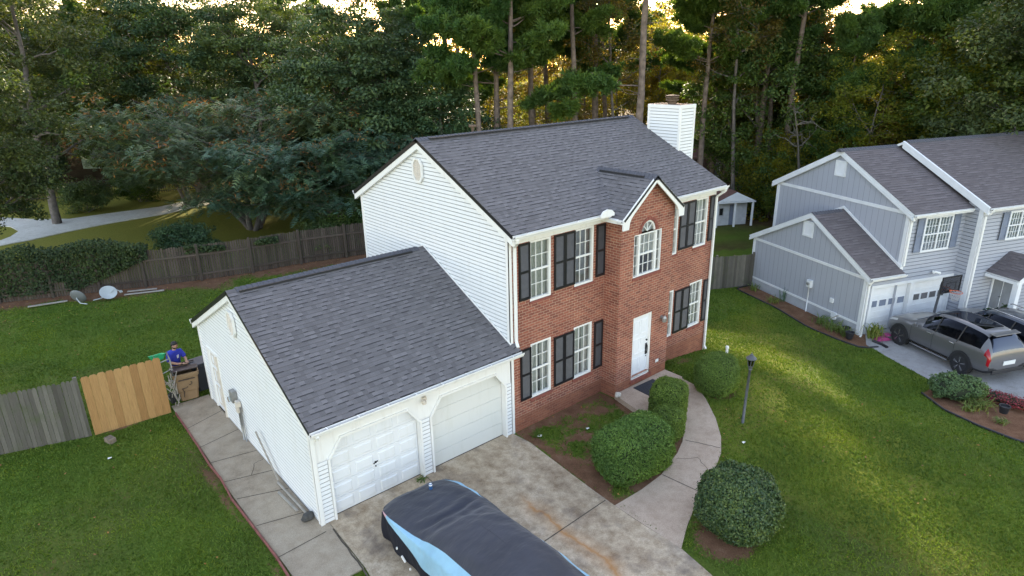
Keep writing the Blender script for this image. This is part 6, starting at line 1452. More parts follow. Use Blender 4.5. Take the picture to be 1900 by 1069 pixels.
def farhouse(name, label, loc, rz, w, d, h, rh, wall, roof_, wins):
    r_ = thing(name, label, 'house', loc, rz); m = MB(); m.box(0, w, 0, d, -1.5, h); m.prism([(0, h), (w, h), (w / 2, h + rh)], 'y', .05, d - .05) if False else None
    m.add([(0, 0, h), (0, d, h), (0, d / 2, h + rh)], [(0, 2, 1)]); m.add([(w, 0, h), (w, d, h), (w, d / 2, h + rh)], [(0, 1, 2)]); m.build('wall', wall, r_)
    m = MB(); o_ = .5; m.add([(-o_, -o_, h - .2), (w + o_, -o_, h - .2), (w + o_, d / 2, h + rh + .1), (-o_, d / 2, h + rh + .1), (-o_, d + o_, h - .2), (w + o_, d + o_, h - .2)], [(0, 1, 2, 3), (3, 2, 5, 4)])
    m.add([(-o_, -o_, h - .35), (w + o_, -o_, h - .35), (w + o_, d / 2, h + rh - .05), (-o_, d / 2, h + rh - .05), (-o_, d + o_, h - .35), (w + o_, d + o_, h - .35)], [(0, 3, 2, 1), (3, 4, 5, 2)]); m.add([(-o_, -o_, h - .35), (w + o_, -o_, h - .35), (w + o_, -o_, h - .2), (-o_, -o_, h - .2)], [(0, 1, 2, 3)]); m.build('roof', roof_, r_)
    for (a, c, z0, z1) in wins:
        m = MB(); m.box(a, c, -.05, 0, z0, z1); fr = m.build('window', 'ntrim', r_); MB().box(a + .1, c - .1, -.06, -.052, z0 + .1, z1 - .1).build('pane', 'room', fr)
    return r_
g1_ = gp(118, 84); farhouse('green_house', 'pale green house with blue grey roof glimpsed through the left trees', (g1_.x, g1_.y, 0), math.radians(-27), 11, 8, 4.2, 2.4, 'greenwall', 'blueroof', [(1, 2.4, 1, 2.6), (4, 5.4, 1, 2.6), (7.5, 9, .1, 2.4)])
g2_ = gp(1262, 62); farhouse('brown_house', 'dark brown house low among the trees behind the chimney', (g2_.x, g2_.y, -1.2), math.radians(-45), 9, 7, 2.9, 1.8, 'brownwall', 'brownroof', [(3.2, 4.1, .9, 2.2), (6.6, 7.6, .9, 2.2)])
g3_ = gp(985, 118); farhouse('white_house', 'small white gabled house far off between the pine trunks', (g3_.x, g3_.y, 2), math.radians(-40), 6, 6, 3.2, 2, 'ntrim', 'brownroof', [(2, 3, 1, 2.2)])
g4_ = gp(1640, 88); farhouse('grey_cabin', 'grey outbuilding almost hidden by trees above the right roof', (g4_.x, g4_.y, 1), math.radians(-55), 7, 6, 4.0, 2, 'nfound', 'nshingle', [(2, 3, 1, 2.2)])
# iron fence and far parked car beyond the road
ifn = thing('iron_fence', 'black iron bar fence standing beyond the pale road at left', 'fence'); m = MB(); A = Vector((-12, 55.5, 0)); B = Vector((6, 48.2, 0)); n_ = 110
gz_ = lambda p_: float(gheight(np.array([p_.x]), np.array([p_.y]))[0])
for k_ in range(n_ + 1): p_ = A.lerp(B, k_ / n_); z_ = gz_(p_); m.bar((p_.x, p_.y, z_), (p_.x, p_.y, z_ + 1.4), .03)
m.build('bar_panel', 'black', ifn); m = MB(); seg = [A.lerp(B, k_ / 12) for k_ in range(13)]
for a, c in zip(seg, seg[1:]):
    for dz in (.15, 1.3): m.bar((a.x, a.y, gz_(a) + dz), (c.x, c.y, gz_(c) + dz), .05)
m.build('rail', 'black', ifn)
fp = gp(248, 74); fcar = make_suv('parked_car', 'white car half hidden behind the trees beyond the pale road', (fp.x, fp.y, gz_(fp) + .02), math.radians(60), 'silver', 1.0); 
for c_ in fcar.children:
    if c_.name.startswith('body'): c_.data.materials[0] = MT['whiteplain']
# a clay bank showing behind the trees
bp_ = gp(625, 66); bm_ = bmesh.new(); bmesh.ops.create_icosphere(bm_, subdivisions=4, radius=1)
for v_ in bm_.verts: k_ = 1 + .25 * mn.noise(v_.co * 1.5); v_.co = Vector((v_.co.x * 8 * k_, v_.co.y * 3 * k_, v_.co.z * 1.9 * k_))
me = bpy.data.meshes.new('clay_bank'); bm_.to_mesh(me); bm_.free(); me.materials.append(MT['clay']); o = bpy.data.objects.new('clay_bank', me); COL.objects.link(o); o.location = (bp_.x, bp_.y, .2); o.rotation_euler = (0, 0, -.8); struct(o)
# ------------------------------------------------------------------ shrubs
def leafquads(C, nrm, L, Wd, rng, tilt=0.6):
    """leaf-shaped quads (diamonds) at centres C, facing roughly nrm"""
    n = len(C); d = nrm + rng.normal(0, tilt, (n, 3)); d /= np.linalg.norm(d, axis=1, keepdims=True) + 1e-9
    a = np.cross(d, rng.normal(0, 1, (n, 3))); a /= np.linalg.norm(a, axis=1, keepdims=True) + 1e-9; b_ = np.cross(d, a)
    L = np.broadcast_to(L, (n,))[:, None]; Wd = np.broadcast_to(Wd, (n,))[:, None]
    P = np.stack([C - a * L * .5, C + b_ * Wd * .5 - a * L * .05, C + a * L * .5 + d * L * .12, C - b_ * Wd * .5 - a * L * .05], 1)
    return P.reshape(-1, 3)
def quads(nv): return np.arange(nv).reshape(-1, 4)
def bush(name, label, blobs, mat, leaf=.035, dens=1500, seed=1, cat='bush', group=None, flatbase=True, rough=.05, sheared=True):
    """blobs: (x,y,z,rx,ry,rz,power, rot)"""
    rng = np.random.default_rng(seed); C = []; Nn = []; core = MB()
    for bi, (x, y, z, rx, ry, rz, pw, rot) in enumerate(blobs):
        area = 4 * math.pi * ((rx * ry) ** 1.6 / 3 + (rx * rz) ** 1.6 / 3 + (ry * rz) ** 1.6 / 3) ** (1 / 1.6); n = int(area * dens)
        u = rng.normal(0, 1, (n, 3)); u /= np.linalg.norm(u, axis=1, keepdims=True)
        s = (np.abs(u) ** pw).sum(1) ** (-1 / pw)      # superellipsoid radius
        dsp = 1 + rough * (vnoise(u[:, 0] * 3 + seed, u[:, 1] * 3 + u[:, 2] * 2, .9, seed) - .5) * 2 + rough * .8 * (vnoise(u[:, 0] * 3 + 40, u[:, 2] * 3 - u[:, 1], .3, seed + 2) - .5) * 2
        rr_ = s * dsp * (1 - np.abs(rng.normal(0, .045, n)) + (rng.random(n) < .05) * rng.uniform(0, .07, n))
        p = u * rr_[:, None] * np.array([rx, ry, rz]); nn = np.sign(u) * np.abs(u) ** (pw - 1) / np.array([rx, ry, rz]); nn /= np.linalg.norm(nn, axis=1, keepdims=True)
        cr, sr = math.cos(rot), math.sin(rot); Rm = np.array([[cr, -sr, 0], [sr, cr, 0], [0, 0, 1]])
        C.append(p @ Rm.T + [x, y, z]); Nn.append(nn @ Rm.T)
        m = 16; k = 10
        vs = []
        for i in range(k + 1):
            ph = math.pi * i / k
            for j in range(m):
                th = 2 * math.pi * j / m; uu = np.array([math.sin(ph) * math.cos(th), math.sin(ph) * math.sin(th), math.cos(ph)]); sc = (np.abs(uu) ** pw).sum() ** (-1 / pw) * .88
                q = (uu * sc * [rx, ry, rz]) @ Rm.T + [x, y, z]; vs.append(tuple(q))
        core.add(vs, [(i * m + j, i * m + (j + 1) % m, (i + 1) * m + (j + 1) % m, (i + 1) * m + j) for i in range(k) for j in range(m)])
    C = np.concatenate(C); Nn = np.concatenate(Nn); z0 = hz(blobs[0][0])
    keep = C[:, 2] > z0 + .03; C = C[keep]; Nn = Nn[keep]
    c0 = Vector((blobs[0][0], blobs[0][1], z0)); root = thing(name, label, cat, c0, 0, group)
    P = leafquads(C - np.array(c0), Nn, rng.uniform(.7, 1.4, len(C)) * leaf, rng.uniform(.7, 1.2, len(C)) * leaf * .6, rng, .75)
    np_mesh('leaves', P, quads(len(P)), [mat], parent=root)
    core.v = [tuple(Vector(v_) - c0) for v_ in core.v]; core.build('branches', 'boxcore', root, smooth=True)
    return root
bush('boxwood_bush', 'large clipped green bush between the front bed and the curved walkway', [(1.32, -3.40, .62, 1.06, .68, .72, 4.2, -.12)], 'box', .045, 5200, 11)
bush('boxwood_bush', 'tall clipped bush of two rounded humps beside the porch slab', [(4.12, -2.42, .52, .58, .52, .70, 3.4, .3), (3.28, -3.02, .36, .50, .46, .52, 3.2, .2)], 'box', .042, 5600, 12)
bush('boxwood_bush', 'round clipped green bush right of the curved walkway behind the lamp post', [(6.68, -2.44, .56, .72, .66, .68, 2.8, .2)], 'box', .042, 5600, 13)
bush('holly_bush', 'round dark leathery bush in the lower right lawn beside the walkway', [(1.28, -6.48, .68, .90, .90, .80, 2.3, 0)], 'boxdark', .062, 3600, 14, rough=.07)
bush('juniper_bush', 'low spreading grey green bush at the tip of the round bed', [(13.65, -7.35, -.5, .85, .62, .42, 2, -.6)], 'juniper', .07, 1500, 15, rough=.22)
bush('evergreen_bush', 'dark needle bush before the porch of the grey house', [tuple(list(nl(5.9, -1.75, .42)) + [.95, .55, .52, 2, NA])], 'blue', .12, 700, 16, rough=.35)
bush('juniper_bush', 'small green bush at the right edge of the round bed', [(12.35, -10.0, -.35, .35, .3, .25, 2, 0)], 'juniper', .06, 1500, 17, rough=.25)
bush('red_leaf_plant', 'red purple leaved ground plant along the driveway edge of the round bed', [(14.35, -8.6, -.72, .28, .85, .16, 2, .05)], 'pinkplant', .07, 900, 18, rough=.3)
def strap(name, label, x, y, r, h, n, mat='lily', seed=1, wd=.03):
    rng = np.random.default_rng(seed); V_ = []; 
    for i in range(n):
        a = rng.uniform(0, 2 * np.pi); L = rng.uniform(.6, 1.1); b0 = np.array([rng.normal(0, r * .3), rng.normal(0, r * .3), 0]); dr = np.array([math.cos(a), math.sin(a), 0]); sd = np.array([-math.sin(a), math.cos(a), 0]) * wd * .5
        pts = [b0 + dr * r * L * t_ ** 1.3 + np.array([0, 0, h * L * (1.9 * t_ - 1.35 * t_ * t_ * rng.uniform(.8, 1.3))]) for t_ in (0, .35, .7, 1)]
        for p, q, wa, wb in ((pts[0], pts[1], .8, 1), (pts[1], pts[2], 1, .7), (pts[2], pts[3], .7, .1)): V_ += [p - sd * wa, p + sd * wa, q + sd * wb, q - sd * wb]
    V_ = np.array(V_); o = np_mesh(name, V_, quads(len(V_)), [mat]); o.location = (x, y, hz(x) + .01); tag(o, label, 'plant'); return o
strap('strap_leaf_plant', 'strap leaved clump nearest the fence in the grey house bed', 18.75, 3.2, .35, .45, 40, seed=1); strap('strap_leaf_plant', 'strap leaved clump second from the fence in the bed', 17.9, 1.6, .42, .35, 45, seed=2)
strap('grassy_weed', 'tall thin weed standing against the foundation of the grey house', 18.35, 1.35, .25, 1.0, 22, 'juniper', 3, .02); strap('strap_leaf_plant', 'yellowing strap leaved clump mid way along the grey wall', 16.95, -1.15, .42, .5, 60, seed=4)
strap('strap_leaf_plant', 'large strap leaved clump below the hose box', 16.6, -1.85, .55, .55, 80, seed=5); strap('strap_leaf_plant', 'clump with pale leaves between the two black pots', 16.4, -2.5, .4, .45, 50, seed=6)
strap('strap_leaf_plant', 'tall strap leaved plant at the corner by the left garage door', 16.95, -3.4, .45, .85, 60, seed=7, wd=.05); strap('strap_leaf_plant', 'leafy green plant just right of the juniper in the round bed', 13.4, -8.15, .5, .4, 70, seed=8)
strap('strap_leaf_plant', 'small yellow green plant in the middle of the round bed', 12.75, -8.0, .3, .3, 40, seed=9); strap('strap_leaf_plant', 'yellow green tuft below the black pot in the round bed', 12.6, -8.9, .25, .22, 34, seed=10); strap('strap_leaf_plant', 'low weed by the front bed corner near the driveway', .45, -.55, .25, .18, 40, 'grass', 11); strap('strap_leaf_plant', 'low weed under the right lower window of the brick wall', 7.2, -.35, .3, .2, 40, 'grass', 12)
strap('strap_leaf_plant', 'small weed at the foot of the centre garage post', -3.2, -.1, .16, .12, 24, 'grass', 13)

# ------------------------------------------------------------------ trees
def limb_mesh(paths, n=6):
    m = MB()
    for pts, rs in paths: m.tube(pts, rs, n if rs[0] > .05 else 4)
    return m
def mesh_of(mb, name, mats):
    o = mb.build(name, mats, None, smooth=True); me = o.data; bpy.data.objects.remove(o, do_unlink=True); return me
def wander(rng, p, d, L, r0, r1, steps, bend=.15, lift=.0):
    pts = [np.array(p, float)]; rs = [r0]; d = np.array(d, float); d /= np.linalg.norm(d)
    for i in range(steps):
        d = d + rng.normal(0, bend, 3) + np.array([0, 0, lift]); d /= np.linalg.norm(d); pts.append(pts[-1] + d * L / steps); rs.append(r0 + (r1 - r0) * (i + 1) / steps)
    return pts, rs
def tree_broad(seed, H=15, R=5.5, base=3.0, leaf=.26, nclump=190, per=120, csize=.85, mats=('broad',), trunk_r=.28, shape=1.0, clump_flat=.65):
    rng = np.random.default_rng(seed); paths = []; C = []; Nn = []
    tp, tr = wander(rng, (0, 0, -.3), (0, 0, 1), H * .8, trunk_r, trunk_r * .25, 10, .06, .05); paths.append((tp, tr))
    tips = []
    nl_ = 16
    for i in range(nl_):
        t_ = rng.uniform(.0, 1); z = base + (H * .8 - base) * t_; k = min(9, int(z / (H * .8) * 10)); o = tp[k]; a = 2 * math.pi * i * .382 + rng.normal(0, .3)
        prof = math.sin(math.pi * min(1, (.18 + .75 * t_))) ** .7 * shape
        p, r_ = wander(rng, o, (math.cos(a), math.sin(a), .35 + .5 * t_), R * prof * .95, tr[k] * .5, .02, 6, .14, .02); paths.append((p, r_))
        for j in (2, 3, 4, 5):
            a2 = a + rng.normal(0, .9); q, r2 = wander(rng, p[j], (math.cos(a2), math.sin(a2), rng.normal(.15, .35)), R * .38, r_[j] * .6, .012, 4, .2); paths.append((q, r2)); tips += [q[2], q[4]]
        tips.append(p[6])
    tips = np.array(tips)
    # clump centres: on limb tips plus scattered in the crown volume, weighted to the outside
    u = rng.normal(0, 1, (nclump, 3)); u /= np.linalg.norm(u, axis=1, keepdims=True); rad = rng.uniform(.45, 1, nclump) ** .5
    zc = (base + H) / 2 + .3; V_ = u * rad[:, None] * np.array([R, R, (H - base) / 2 * 1.02]) + [0, 0, zc]
    V_[:, :2] *= (1.0 - .38 * np.clip((V_[:, 2] - zc) / ((H - base) / 2), 0, 1) ** 1.5)[:, None]; V_[:, :2] *= (.72 + .56 * vnoise(np.arctan2(u[:, 1], u[:, 0]) * 2 + 5, u[:, 2] * 2, .8, seed))[:, None]
    cc_ = np.concatenate([tips, V_]); n = len(cc_)
    s = csize * rng.uniform(.55, 1.3, n)
    k = rng.poisson(per, n); idx = np.repeat(np.arange(n), k)
    off = rng.normal(0, 1, (len(idx), 3)); off /= np.linalg.norm(off, axis=1, keepdims=True); off *= (rng.uniform(0, 1, len(idx)) ** .4)[:, None]
    P = cc_[idx] + off * s[idx][:, None] * np.array([1, 1, clump_flat]); nn = off * .5 + [0, 0, .8]
    mi = (rng.random(n)[idx] < .16).astype(int) * (len(mats) - 1)
    Q = leafquads(P, nn, leaf * rng.uniform(.6, 1.3, len(P)), leaf * .55 * rng.uniform(.7, 1.2, len(P)), rng, .55)
    return np_mesh('crown', Q, quads(len(Q)), list(mats), mi if len(mats) > 1 else None, parent=False), mesh_of(limb_mesh(paths), 'trunk', ['greybark'])
def tree_pine(seed, H=22, base=9, R=3.6, nb_=34, trunk_r=.27, needle=.34, per=420, low=()):
    rng = np.random.default_rng(seed); paths = []; cl = []
    tp, tr = wander(rng, (0, 0, -.3), (0, 0, 1), H, trunk_r, .05, 14, .018, .02); paths.append((tp, tr))
    hs = list(base + (H - base) * rng.random(nb_) ** 1.1) + list(low)
    for i, z in enumerate(hs):
        k = min(13, max(0, int(z / H * 14))); t_ = max(0, (z - base) / (H - base)); f = z / H * 14 - k; o = tp[k] * (1 - f) + tp[k + 1] * f if k < 14 else tp[k]; a = i * 2.4 + rng.normal(0, .4); L = R * (1.05 - .75 * t_) * rng.uniform(.6, 1.15)
        p, r_ = wander(rng, o, (math.cos(a), math.sin(a), .12 + .5 * t_), L, .045, .012, 6, .10, .05); paths.append((p, r_))
        for j in (3, 4, 5, 6):
            cl.append((p[j], .55 + .25 * (j == 6)))
            for s_ in (-1, 1):
                d = p[j] - p[j - 1]; d = d / np.linalg.norm(d); sd = np.array([-d[1], d[0], .25]) * s_ + d * .7; q, r2 = wander(rng, p[j], sd, rng.uniform(.4, .9) * R / 3.6, .015, .006, 3, .15, .05); paths.append((q, r2)); cl.append((q[3], .5))
    for i in range(int(base * 1.2)):      # dead stubs on the bare stem
        z = rng.uniform(2, base + 2); k = min(13, int(z / H * 14)); a = rng.uniform(0, 6.3); p, r_ = wander(rng, tp[k], (math.cos(a), math.sin(a), .05), rng.uniform(.5, 1.8), .022, .006, 4, .2); paths.append((p, r_))
    cen = np.array([c_[0] for c_ in cl]); sz = np.array([c_[1] for c_ in cl]); n = len(cen); tufts = 11
    # each cluster = several needle tufts; each tuft radiates needles
    tc = np.repeat(cen, tufts, 0) + rng.normal(0, 1, (n * tufts, 3)) * np.repeat(sz, tufts)[:, None] * [.42, .42, .25]; nd = max(6, per // tufts)
    base_ = np.repeat(tc, nd, 0); d = rng.normal(0, 1, base_.shape) + [0, 0, .5]; d /= np.linalg.norm(d, axis=1, keepdims=True); L = needle * rng.uniform(.6, 1.1, len(d))[:, None]
    sd = np.cross(d, rng.normal(0, 1, d.shape)); sd /= np.linalg.norm(sd, axis=1, keepdims=True); w = .022
    Q = np.stack([base_ - sd * w * .6, base_ + sd * w * .6, base_ + d * L + sd * w, base_ + d * L - sd * w], 1).reshape(-1, 3)
    return np_mesh('crown', Q, quads(len(Q)), ['pine'], parent=False), mesh_of(limb_mesh(paths, 10), 'trunk', ['bark'])
def tree_mimosa(seed, H=9.5, R=7.5):
    """spreading multi-stemmed crown in flat layers of feathery fronds, rusty pods in bunches"""
    rng = np.random.default_rng(seed); paths = []; tips = []
    for i in range(5):
        a = 2 * math.pi * i / 5 + rng.normal(0, .3); p, r_ = wander(rng, (rng.normal(0, .25), rng.normal(0, .25), -.3), (math.cos(a) * .6, math.sin(a) * .6, 1), H * .74, .17, .08, 7, .10, .03); paths.append((p, r_))
        for j in range(3, 8):
            for s_ in range(2):
                a2 = a + rng.normal(0, 1.1); L = R * rng.uniform(.5, .95) * (1.1 - .08 * j); q, r2 = wander(rng, p[j], (math.cos(a2), math.sin(a2), .34), L, r_[j] * .55, .02, 7, .10, -.015); paths.append((q, r2))
                for k in (3, 4, 5, 6, 7):
                    tips.append(q[k]); 
                    for s2 in (-1, 1):
                        d = q[k] - q[k - 1]; d /= np.linalg.norm(d); q2, r3 = wander(rng, q[k], np.array([-d[1], d[0], .1]) * s2 + d * .8, rng.uniform(.8, 1.9), .018, .008, 3, .15); paths.append((q2, r3)); tips += [q2[2], q2[3]]
    tips = np.array(tips); n = len(tips)
    # fronds: each leaf is a midrib with small leaflets both sides (feather), drooping
    per = 14; c0 = np.repeat(tips, per, 0) + rng.normal(0, 1, (n * per, 3)) * [.5, .5, .16]; m = len(c0); a = rng.uniform(0, 2 * np.pi, m); fl = rng.uniform(.32, .55, m)
    dr = np.stack([np.cos(a), np.sin(a), rng.normal(-.12, .25, m)], 1); sd = np.stack([-np.sin(a), np.cos(a), rng.normal(0, .2, m)], 1)
    Q = []
    for t_, w in ((.1, .55), (.3, .9), (.5, 1.0), (.7, .85), (.9, .5)):
        for s_ in (-1, 1):
            b0 = c0 + dr * (fl * t_)[:, None] - np.array([0, 0, 1]) * (fl * t_ * t_ * .35)[:, None]; tipv = b0 + (sd * s_ + dr * .35) * (fl * w * .34)[:, None] - np.array([0, 0, .02]); wd = dr * (fl * .075)[:, None]
            Q.append(np.stack([b0 - wd, b0 + wd, tipv + wd * .5, tipv - wd * .5], 1))
    Q = np.stack(Q, 1).reshape(-1, 3); nf = len(Q) // 4
    pn = rng.random(m) < .0; 
    # pods in bunches on some tips
    sel = rng.random(n) < .13; pc = np.repeat(tips[sel], 26, 0); pc = pc + rng.normal(0, 1, pc.shape) * [.4, .4, .14] + [0, 0, .12]; PQ = leafquads(pc, np.tile([0, 0, 1.], (len(pc), 1)), .24, .06, rng, 1.0)
    V_ = np.concatenate([Q, PQ]); F_ = quads(len(V_)); mi = np.concatenate([np.zeros(nf, int), np.ones(len(PQ) // 4, int)])
    return np_mesh('crown', V_, F_, ['mimosa', 'pod'], mi, parent=False), mesh_of(limb_mesh(paths), 'trunk', ['greybark'])
def tree_dead(seed, H=13):
    rng = np.random.default_rng(seed); paths = []; tp, tr = wander(rng, (0, 0, -.3), (.30, .12, 1), H, .16, .04, 12, .10, .0); paths.append((tp, tr))
    for i in range(16):
        k = rng.integers(4, 12); a = rng.uniform(0, 6.3); p, r_ = wander(rng, tp[k], (math.cos(a), math.sin(a), .4), rng.uniform(1.2, 3.2), .05, .010, 9, .42, -.06); paths.append((p, r_))
        for j in (3, 5): q, r2 = wander(rng, p[j], rng.normal(0, 1, 3), rng.uniform(.6, 1.6), .02, .006, 5, .3); paths.append((q, r2))
    return None, mesh_of(limb_mesh(paths), 'trunk', ['snag'])
def remat(me, mats, tname=None):
    m2 = me.copy(); m2.materials.clear()
    for x in mats: m2.materials.append(MT[x])
    return m2
K = {}
K['broad0'] = tree_broad(101, 15, 5.6, 2.5, mats=('broad',)); K['broad1'] = tree_broad(102, 17, 5.0, 3.5, mats=('broad',)); K['broad2'] = tree_broad(103, 13, 6.2, 1.5, .24, 230, 120, mats=('broad',))
K['dusk0'] = tree_broad(111, 16, 5.4, 2.5, .24, mats=('dusk',)); K['dusk1'] = tree_broad(112, 18, 5.0, 4.0, .24, mats=('dusk', 'broad'))
K['slim0'] = tree_broad(113, 17, 3.4, 6.5, .2, 60, 46, .7, mats=('rusty', 'yellow'), trunk_r=.15); K['slim1'] = tree_broad(114, 19, 3.0, 8.5, .2, 55, 46, .7, mats=('rusty', 'dusk'), trunk_r=.17)
K['blue0'] = tree_broad(104, 16, 5.6, 1.2, .22, 240, 150, .95, mats=('blue',), clump_flat=.45); K['blue1'] = tree_broad(105, 12, 4.6, .8, .22, 200, 150, .9, mats=('blue',), clump_flat=.45)
K['airy0'] = tree_broad(106, 15, 4.6, 2.5, .22, 120, 62, .8, mats=('yellow', 'rusty'), trunk_r=.16); K['airy1'] = tree_broad(107, 12, 3.8, 1.2, .2, 110, 62, .75, mats=('yellow', 'broad'), trunk_r=.13)
K['rust0'] = tree_broad(108, 14, 4.4, 3.0, .22, 120, 60, .85, mats=('rusty', 'yellow'), trunk_r=.17)
K['pine0'] = tree_pine(201, 22, 11.5, 3.4, 26); K['pine1'] = tree_pine(202, 20, 9.5, 3.8, 28, .24, low=(8.3,)); K['pine2'] = tree_pine(203, 24, 13.5, 3.3, 24, .27, low=(9.0,))
K['pine3'] = tree_pine(204, 17, 3.5, 3.6, 40, .2); K['mim0'] = tree_mimosa(301); K['mim1'] = tree_mimosa(302, 8, 6.2); K['dead'] = tree_dead(401)
K['shrub0'] = tree_broad(501, 3.2, 1.9, .2, .13, 60, 70, .5, mats=('broad',), trunk_r=.05); K['shrub1'] = tree_broad(502, 4.4, 2.1, .3, .14, 70, 60, .5, mats=('yellow', 'broad'), trunk_r=.05); K['shrub3'] = tree_broad(504, 5.2, 2.0, .5, .14, 70, 50, .5, mats=('rusty', 'yellow'), trunk_r=.05); K['shrub2'] = tree_broad(503, 2.4, 1.9, .1, .13, 50, 80, .5, mats=('blue',), trunk_r=.04)
KN = dict(dusk='broadleaf_tree', slim='slender_tree', broad='broadleaf_tree', blue='evergreen_tree', airy='understory_tree', rust='understory_tree', pine='pine_tree', mim='silk_tree', dead='dead_tree', shrub='wild_shrub')
CT = dict(dusk='tree', slim='tree', broad='tree', blue='tree', airy='tree', rust='tree', pine='pine tree', mim='tree', dead='dead tree', shrub='shrub')
def plant(kind, px, dist, rz, sc, label, group=None, pos=None, szz=1.0):
    crown, trunk = K[kind]; fam = kind.rstrip('0123456789'); p_ = pos or gp(px, dist)
    z_ = float(gheight(np.array([p_[0]]), np.array([p_[1]]))[0])
    r_ = thing(KN[fam], label, CT[fam], (p_[0], p_[1], z_ - .05), rz, group); r_.scale = (sc, sc, sc * szz)
    t_ = bpy.data.objects.new('trunk', trunk); COL.objects.link(t_); t_.parent = r_
    if crown: c_ = bpy.data.objects.new('crown', crown); COL.objects.link(c_); c_.parent = r_
    return r_
def clearsun(px, dist, r_=2.5):
    p_ = gp(px, dist); c_ = p_.x * .72 - p_.y * .69; return not (9.4 - r_ < c_ < 10.9 + r_ and dist < 75)
# hero trees, each placed and described
plant('mim0', 430, 45.5, .3, 1.12, 'big spreading silk tree with rusty pods behind the back fence')
plant('mim1', 580, 42.5, 1.9, 1.05, 'smaller silk tree arching beside the white gable behind the fence')
plant('mim1', 320, 56, 4.0, 1.0, 'silk tree at the left behind the first, reaching over the pale road')
plant('dusk0', -105, 43, .7, .8, 'bright leafy tree cut by the left edge above the ivy')
plant('dusk1', 40, 55, 2.2, 1.1, 'tall dark broadleaf tree in the top left corner')
plant('blue0', 335, 62, 1.0, 1.15, 'massive dark evergreen crown above the silk trees')
plant('blue0', 490, 58, 3.0, 1.05, 'dark evergreen right of the massive one, top left third')
plant('blue1', 640, 45, .4, 1.15, 'bluish evergreen rising close behind the white gable peak')
plant('blue0', 730, 47, 2.0, .92, 'dense evergreen touching the left end of the main ridge')
plant('blue1', 800, 44, 5.0, .95, 'lower evergreen just left of the pine trunks over the roof')
plant('pine0', 885, 41, .2, .92, 'pine with slender trunk, left one of three over the roof ridge')
plant('pine1', 916, 42.5, 1.4, 1.05, 'pine with low bright tufts, middle of three over the roof ridge')
plant('pine0', 948, 40.5, 3.1, 1.0, 'pine with dark trunk, right one of three over the roof ridge')
plant('pine2', 1070, 43, 2.2, .95, 'lone pale barked pine between the trio and the thick trunk')
plant('pine2', 1182, 40, .8, 1.12, 'thick barked pine standing just left of the chimney')
plant('pine0', 1312, 50, 2.7, .95, 'pine with low green boughs right of the chimney')
plant('pine1', 1335, 56, 4.0, 1.0, 'second pine right of the chimney, slightly farther back')
plant('pine2', 1416, 54, 5.2, 1.05, 'tall bare stemmed pine above the white shed')
plant('pine0', 1440, 55, .9, .9, 'pine behind the bare stemmed one above the shed')
plant('dead', 1510, 47, 2.4, .75, 'leaning dead tree with bare curling branches left of the grey gable')
plant('pine3', 1590, 50, 1.0, .78, 'dark pine with boughs under the bright sky gap at right')
plant('pine1', 1690, 56, 3.3, 1.1, 'pine right of the bright sky gap')
plant('broad0', 1895, 50, .2, 1.05, 'big dark broadleaf tree above the far right roof')
plant('dusk0', 1945, 44, 2.9, 1.0, 'dark broadleaf tree cut by the top right corner')
plant('airy0', 1722, 52, .5, 1.0, 'sunlit yellow green tree between pine and dark right tree')  # sunlit look of this tree and the next is put into leaf colour
plant('airy1', 1630, 49, 4.4, 1.0, 'bright yellow green small tree behind the grey ridge')
rt = random.Random(21)
fill = [('dusk0', 60, 78), ('dusk1', 262, 66), ('blue0', 240, 78), ('dusk0', 600, 64), ('dusk1', 410, 80), ('dusk1', 690, 62), ('airy0', 850, 66), ('airy1', 905, 60), ('slim0', 960, 68), ('slim1', 1000, 62), ('slim0', 1050, 74), ('dusk0', 770, 68), ('airy1', 820, 60), ('airy1', 985, 80), ('slim1', 1110, 66), ('slim0', 1090, 84), ('airy0', 1150, 80), ('rust0', 1230, 84), ('airy0', 1290, 74), ('slim1', 1255, 58), ('slim0', 1350, 62), ('rust0', 1390, 66), ('airy0', 1430, 72), ('dusk0', 1460, 62), ('slim0', 1490, 58), ('airy1', 1520, 64), ('broad0', 1790, 62), ('rust0', 1760, 70), ('dusk1', 1900, 66), ('airy1', 1570, 74), ('blue0', 1985, 56), ('dusk0', -40, 70), ('broad1', 70, 84), ('broad2', 1425, 54), ('pine0', 1230, 64), ('pine1', 1130, 60), ('pine0', 1020, 56), ('pine2', 860, 58), ('pine1', 760, 60), ('pine2', 1820, 68), ('pine0', 560, 74), ('pine0', 205, 70), ('pine3', 1750, 52), ('pine2', 830, 50), ('pine2', 990, 48), ('slim1', 930, 52), ('pine2', 1110, 52), ('slim1', 1150, 50), ('pine2', 1215, 55), ('slim0', 1020, 66), ('slim1', 870, 72), ('pine2', 1360, 58), ('slim1', 1380, 50), ('pine2', 1470, 52), ('slim1', 1515, 56), ('slim0', 1425, 60), ('slim1', 1715, 62), ('slim0', 1735, 66), ('airy0', 1665, 70), ('airy1', 1800, 50), ('airy0', 1850, 62), ('airy1', 1480, 60), ('slim1', 1905, 60), ('airy0', 1215, 77), ('slim0', 1250, 79), ('slim0', 1128, 82), ('slim0', 1137, 60), ('airy0', 1282, 84), ('slim0', 1215, 86), ('slim1', 1255, 90), ('dusk0', 1198, 96), ('dusk1', 1242, 98)]
nm_k = {'dusk': 'dull green leafy tree', 'slim': 'slender high crowned tree', 'broad': 'leafy green tree', 'blue': 'dark evergreen', 'airy': 'thin yellow green tree', 'rust': 'olive brown tree', 'pine': 'tall pine'}
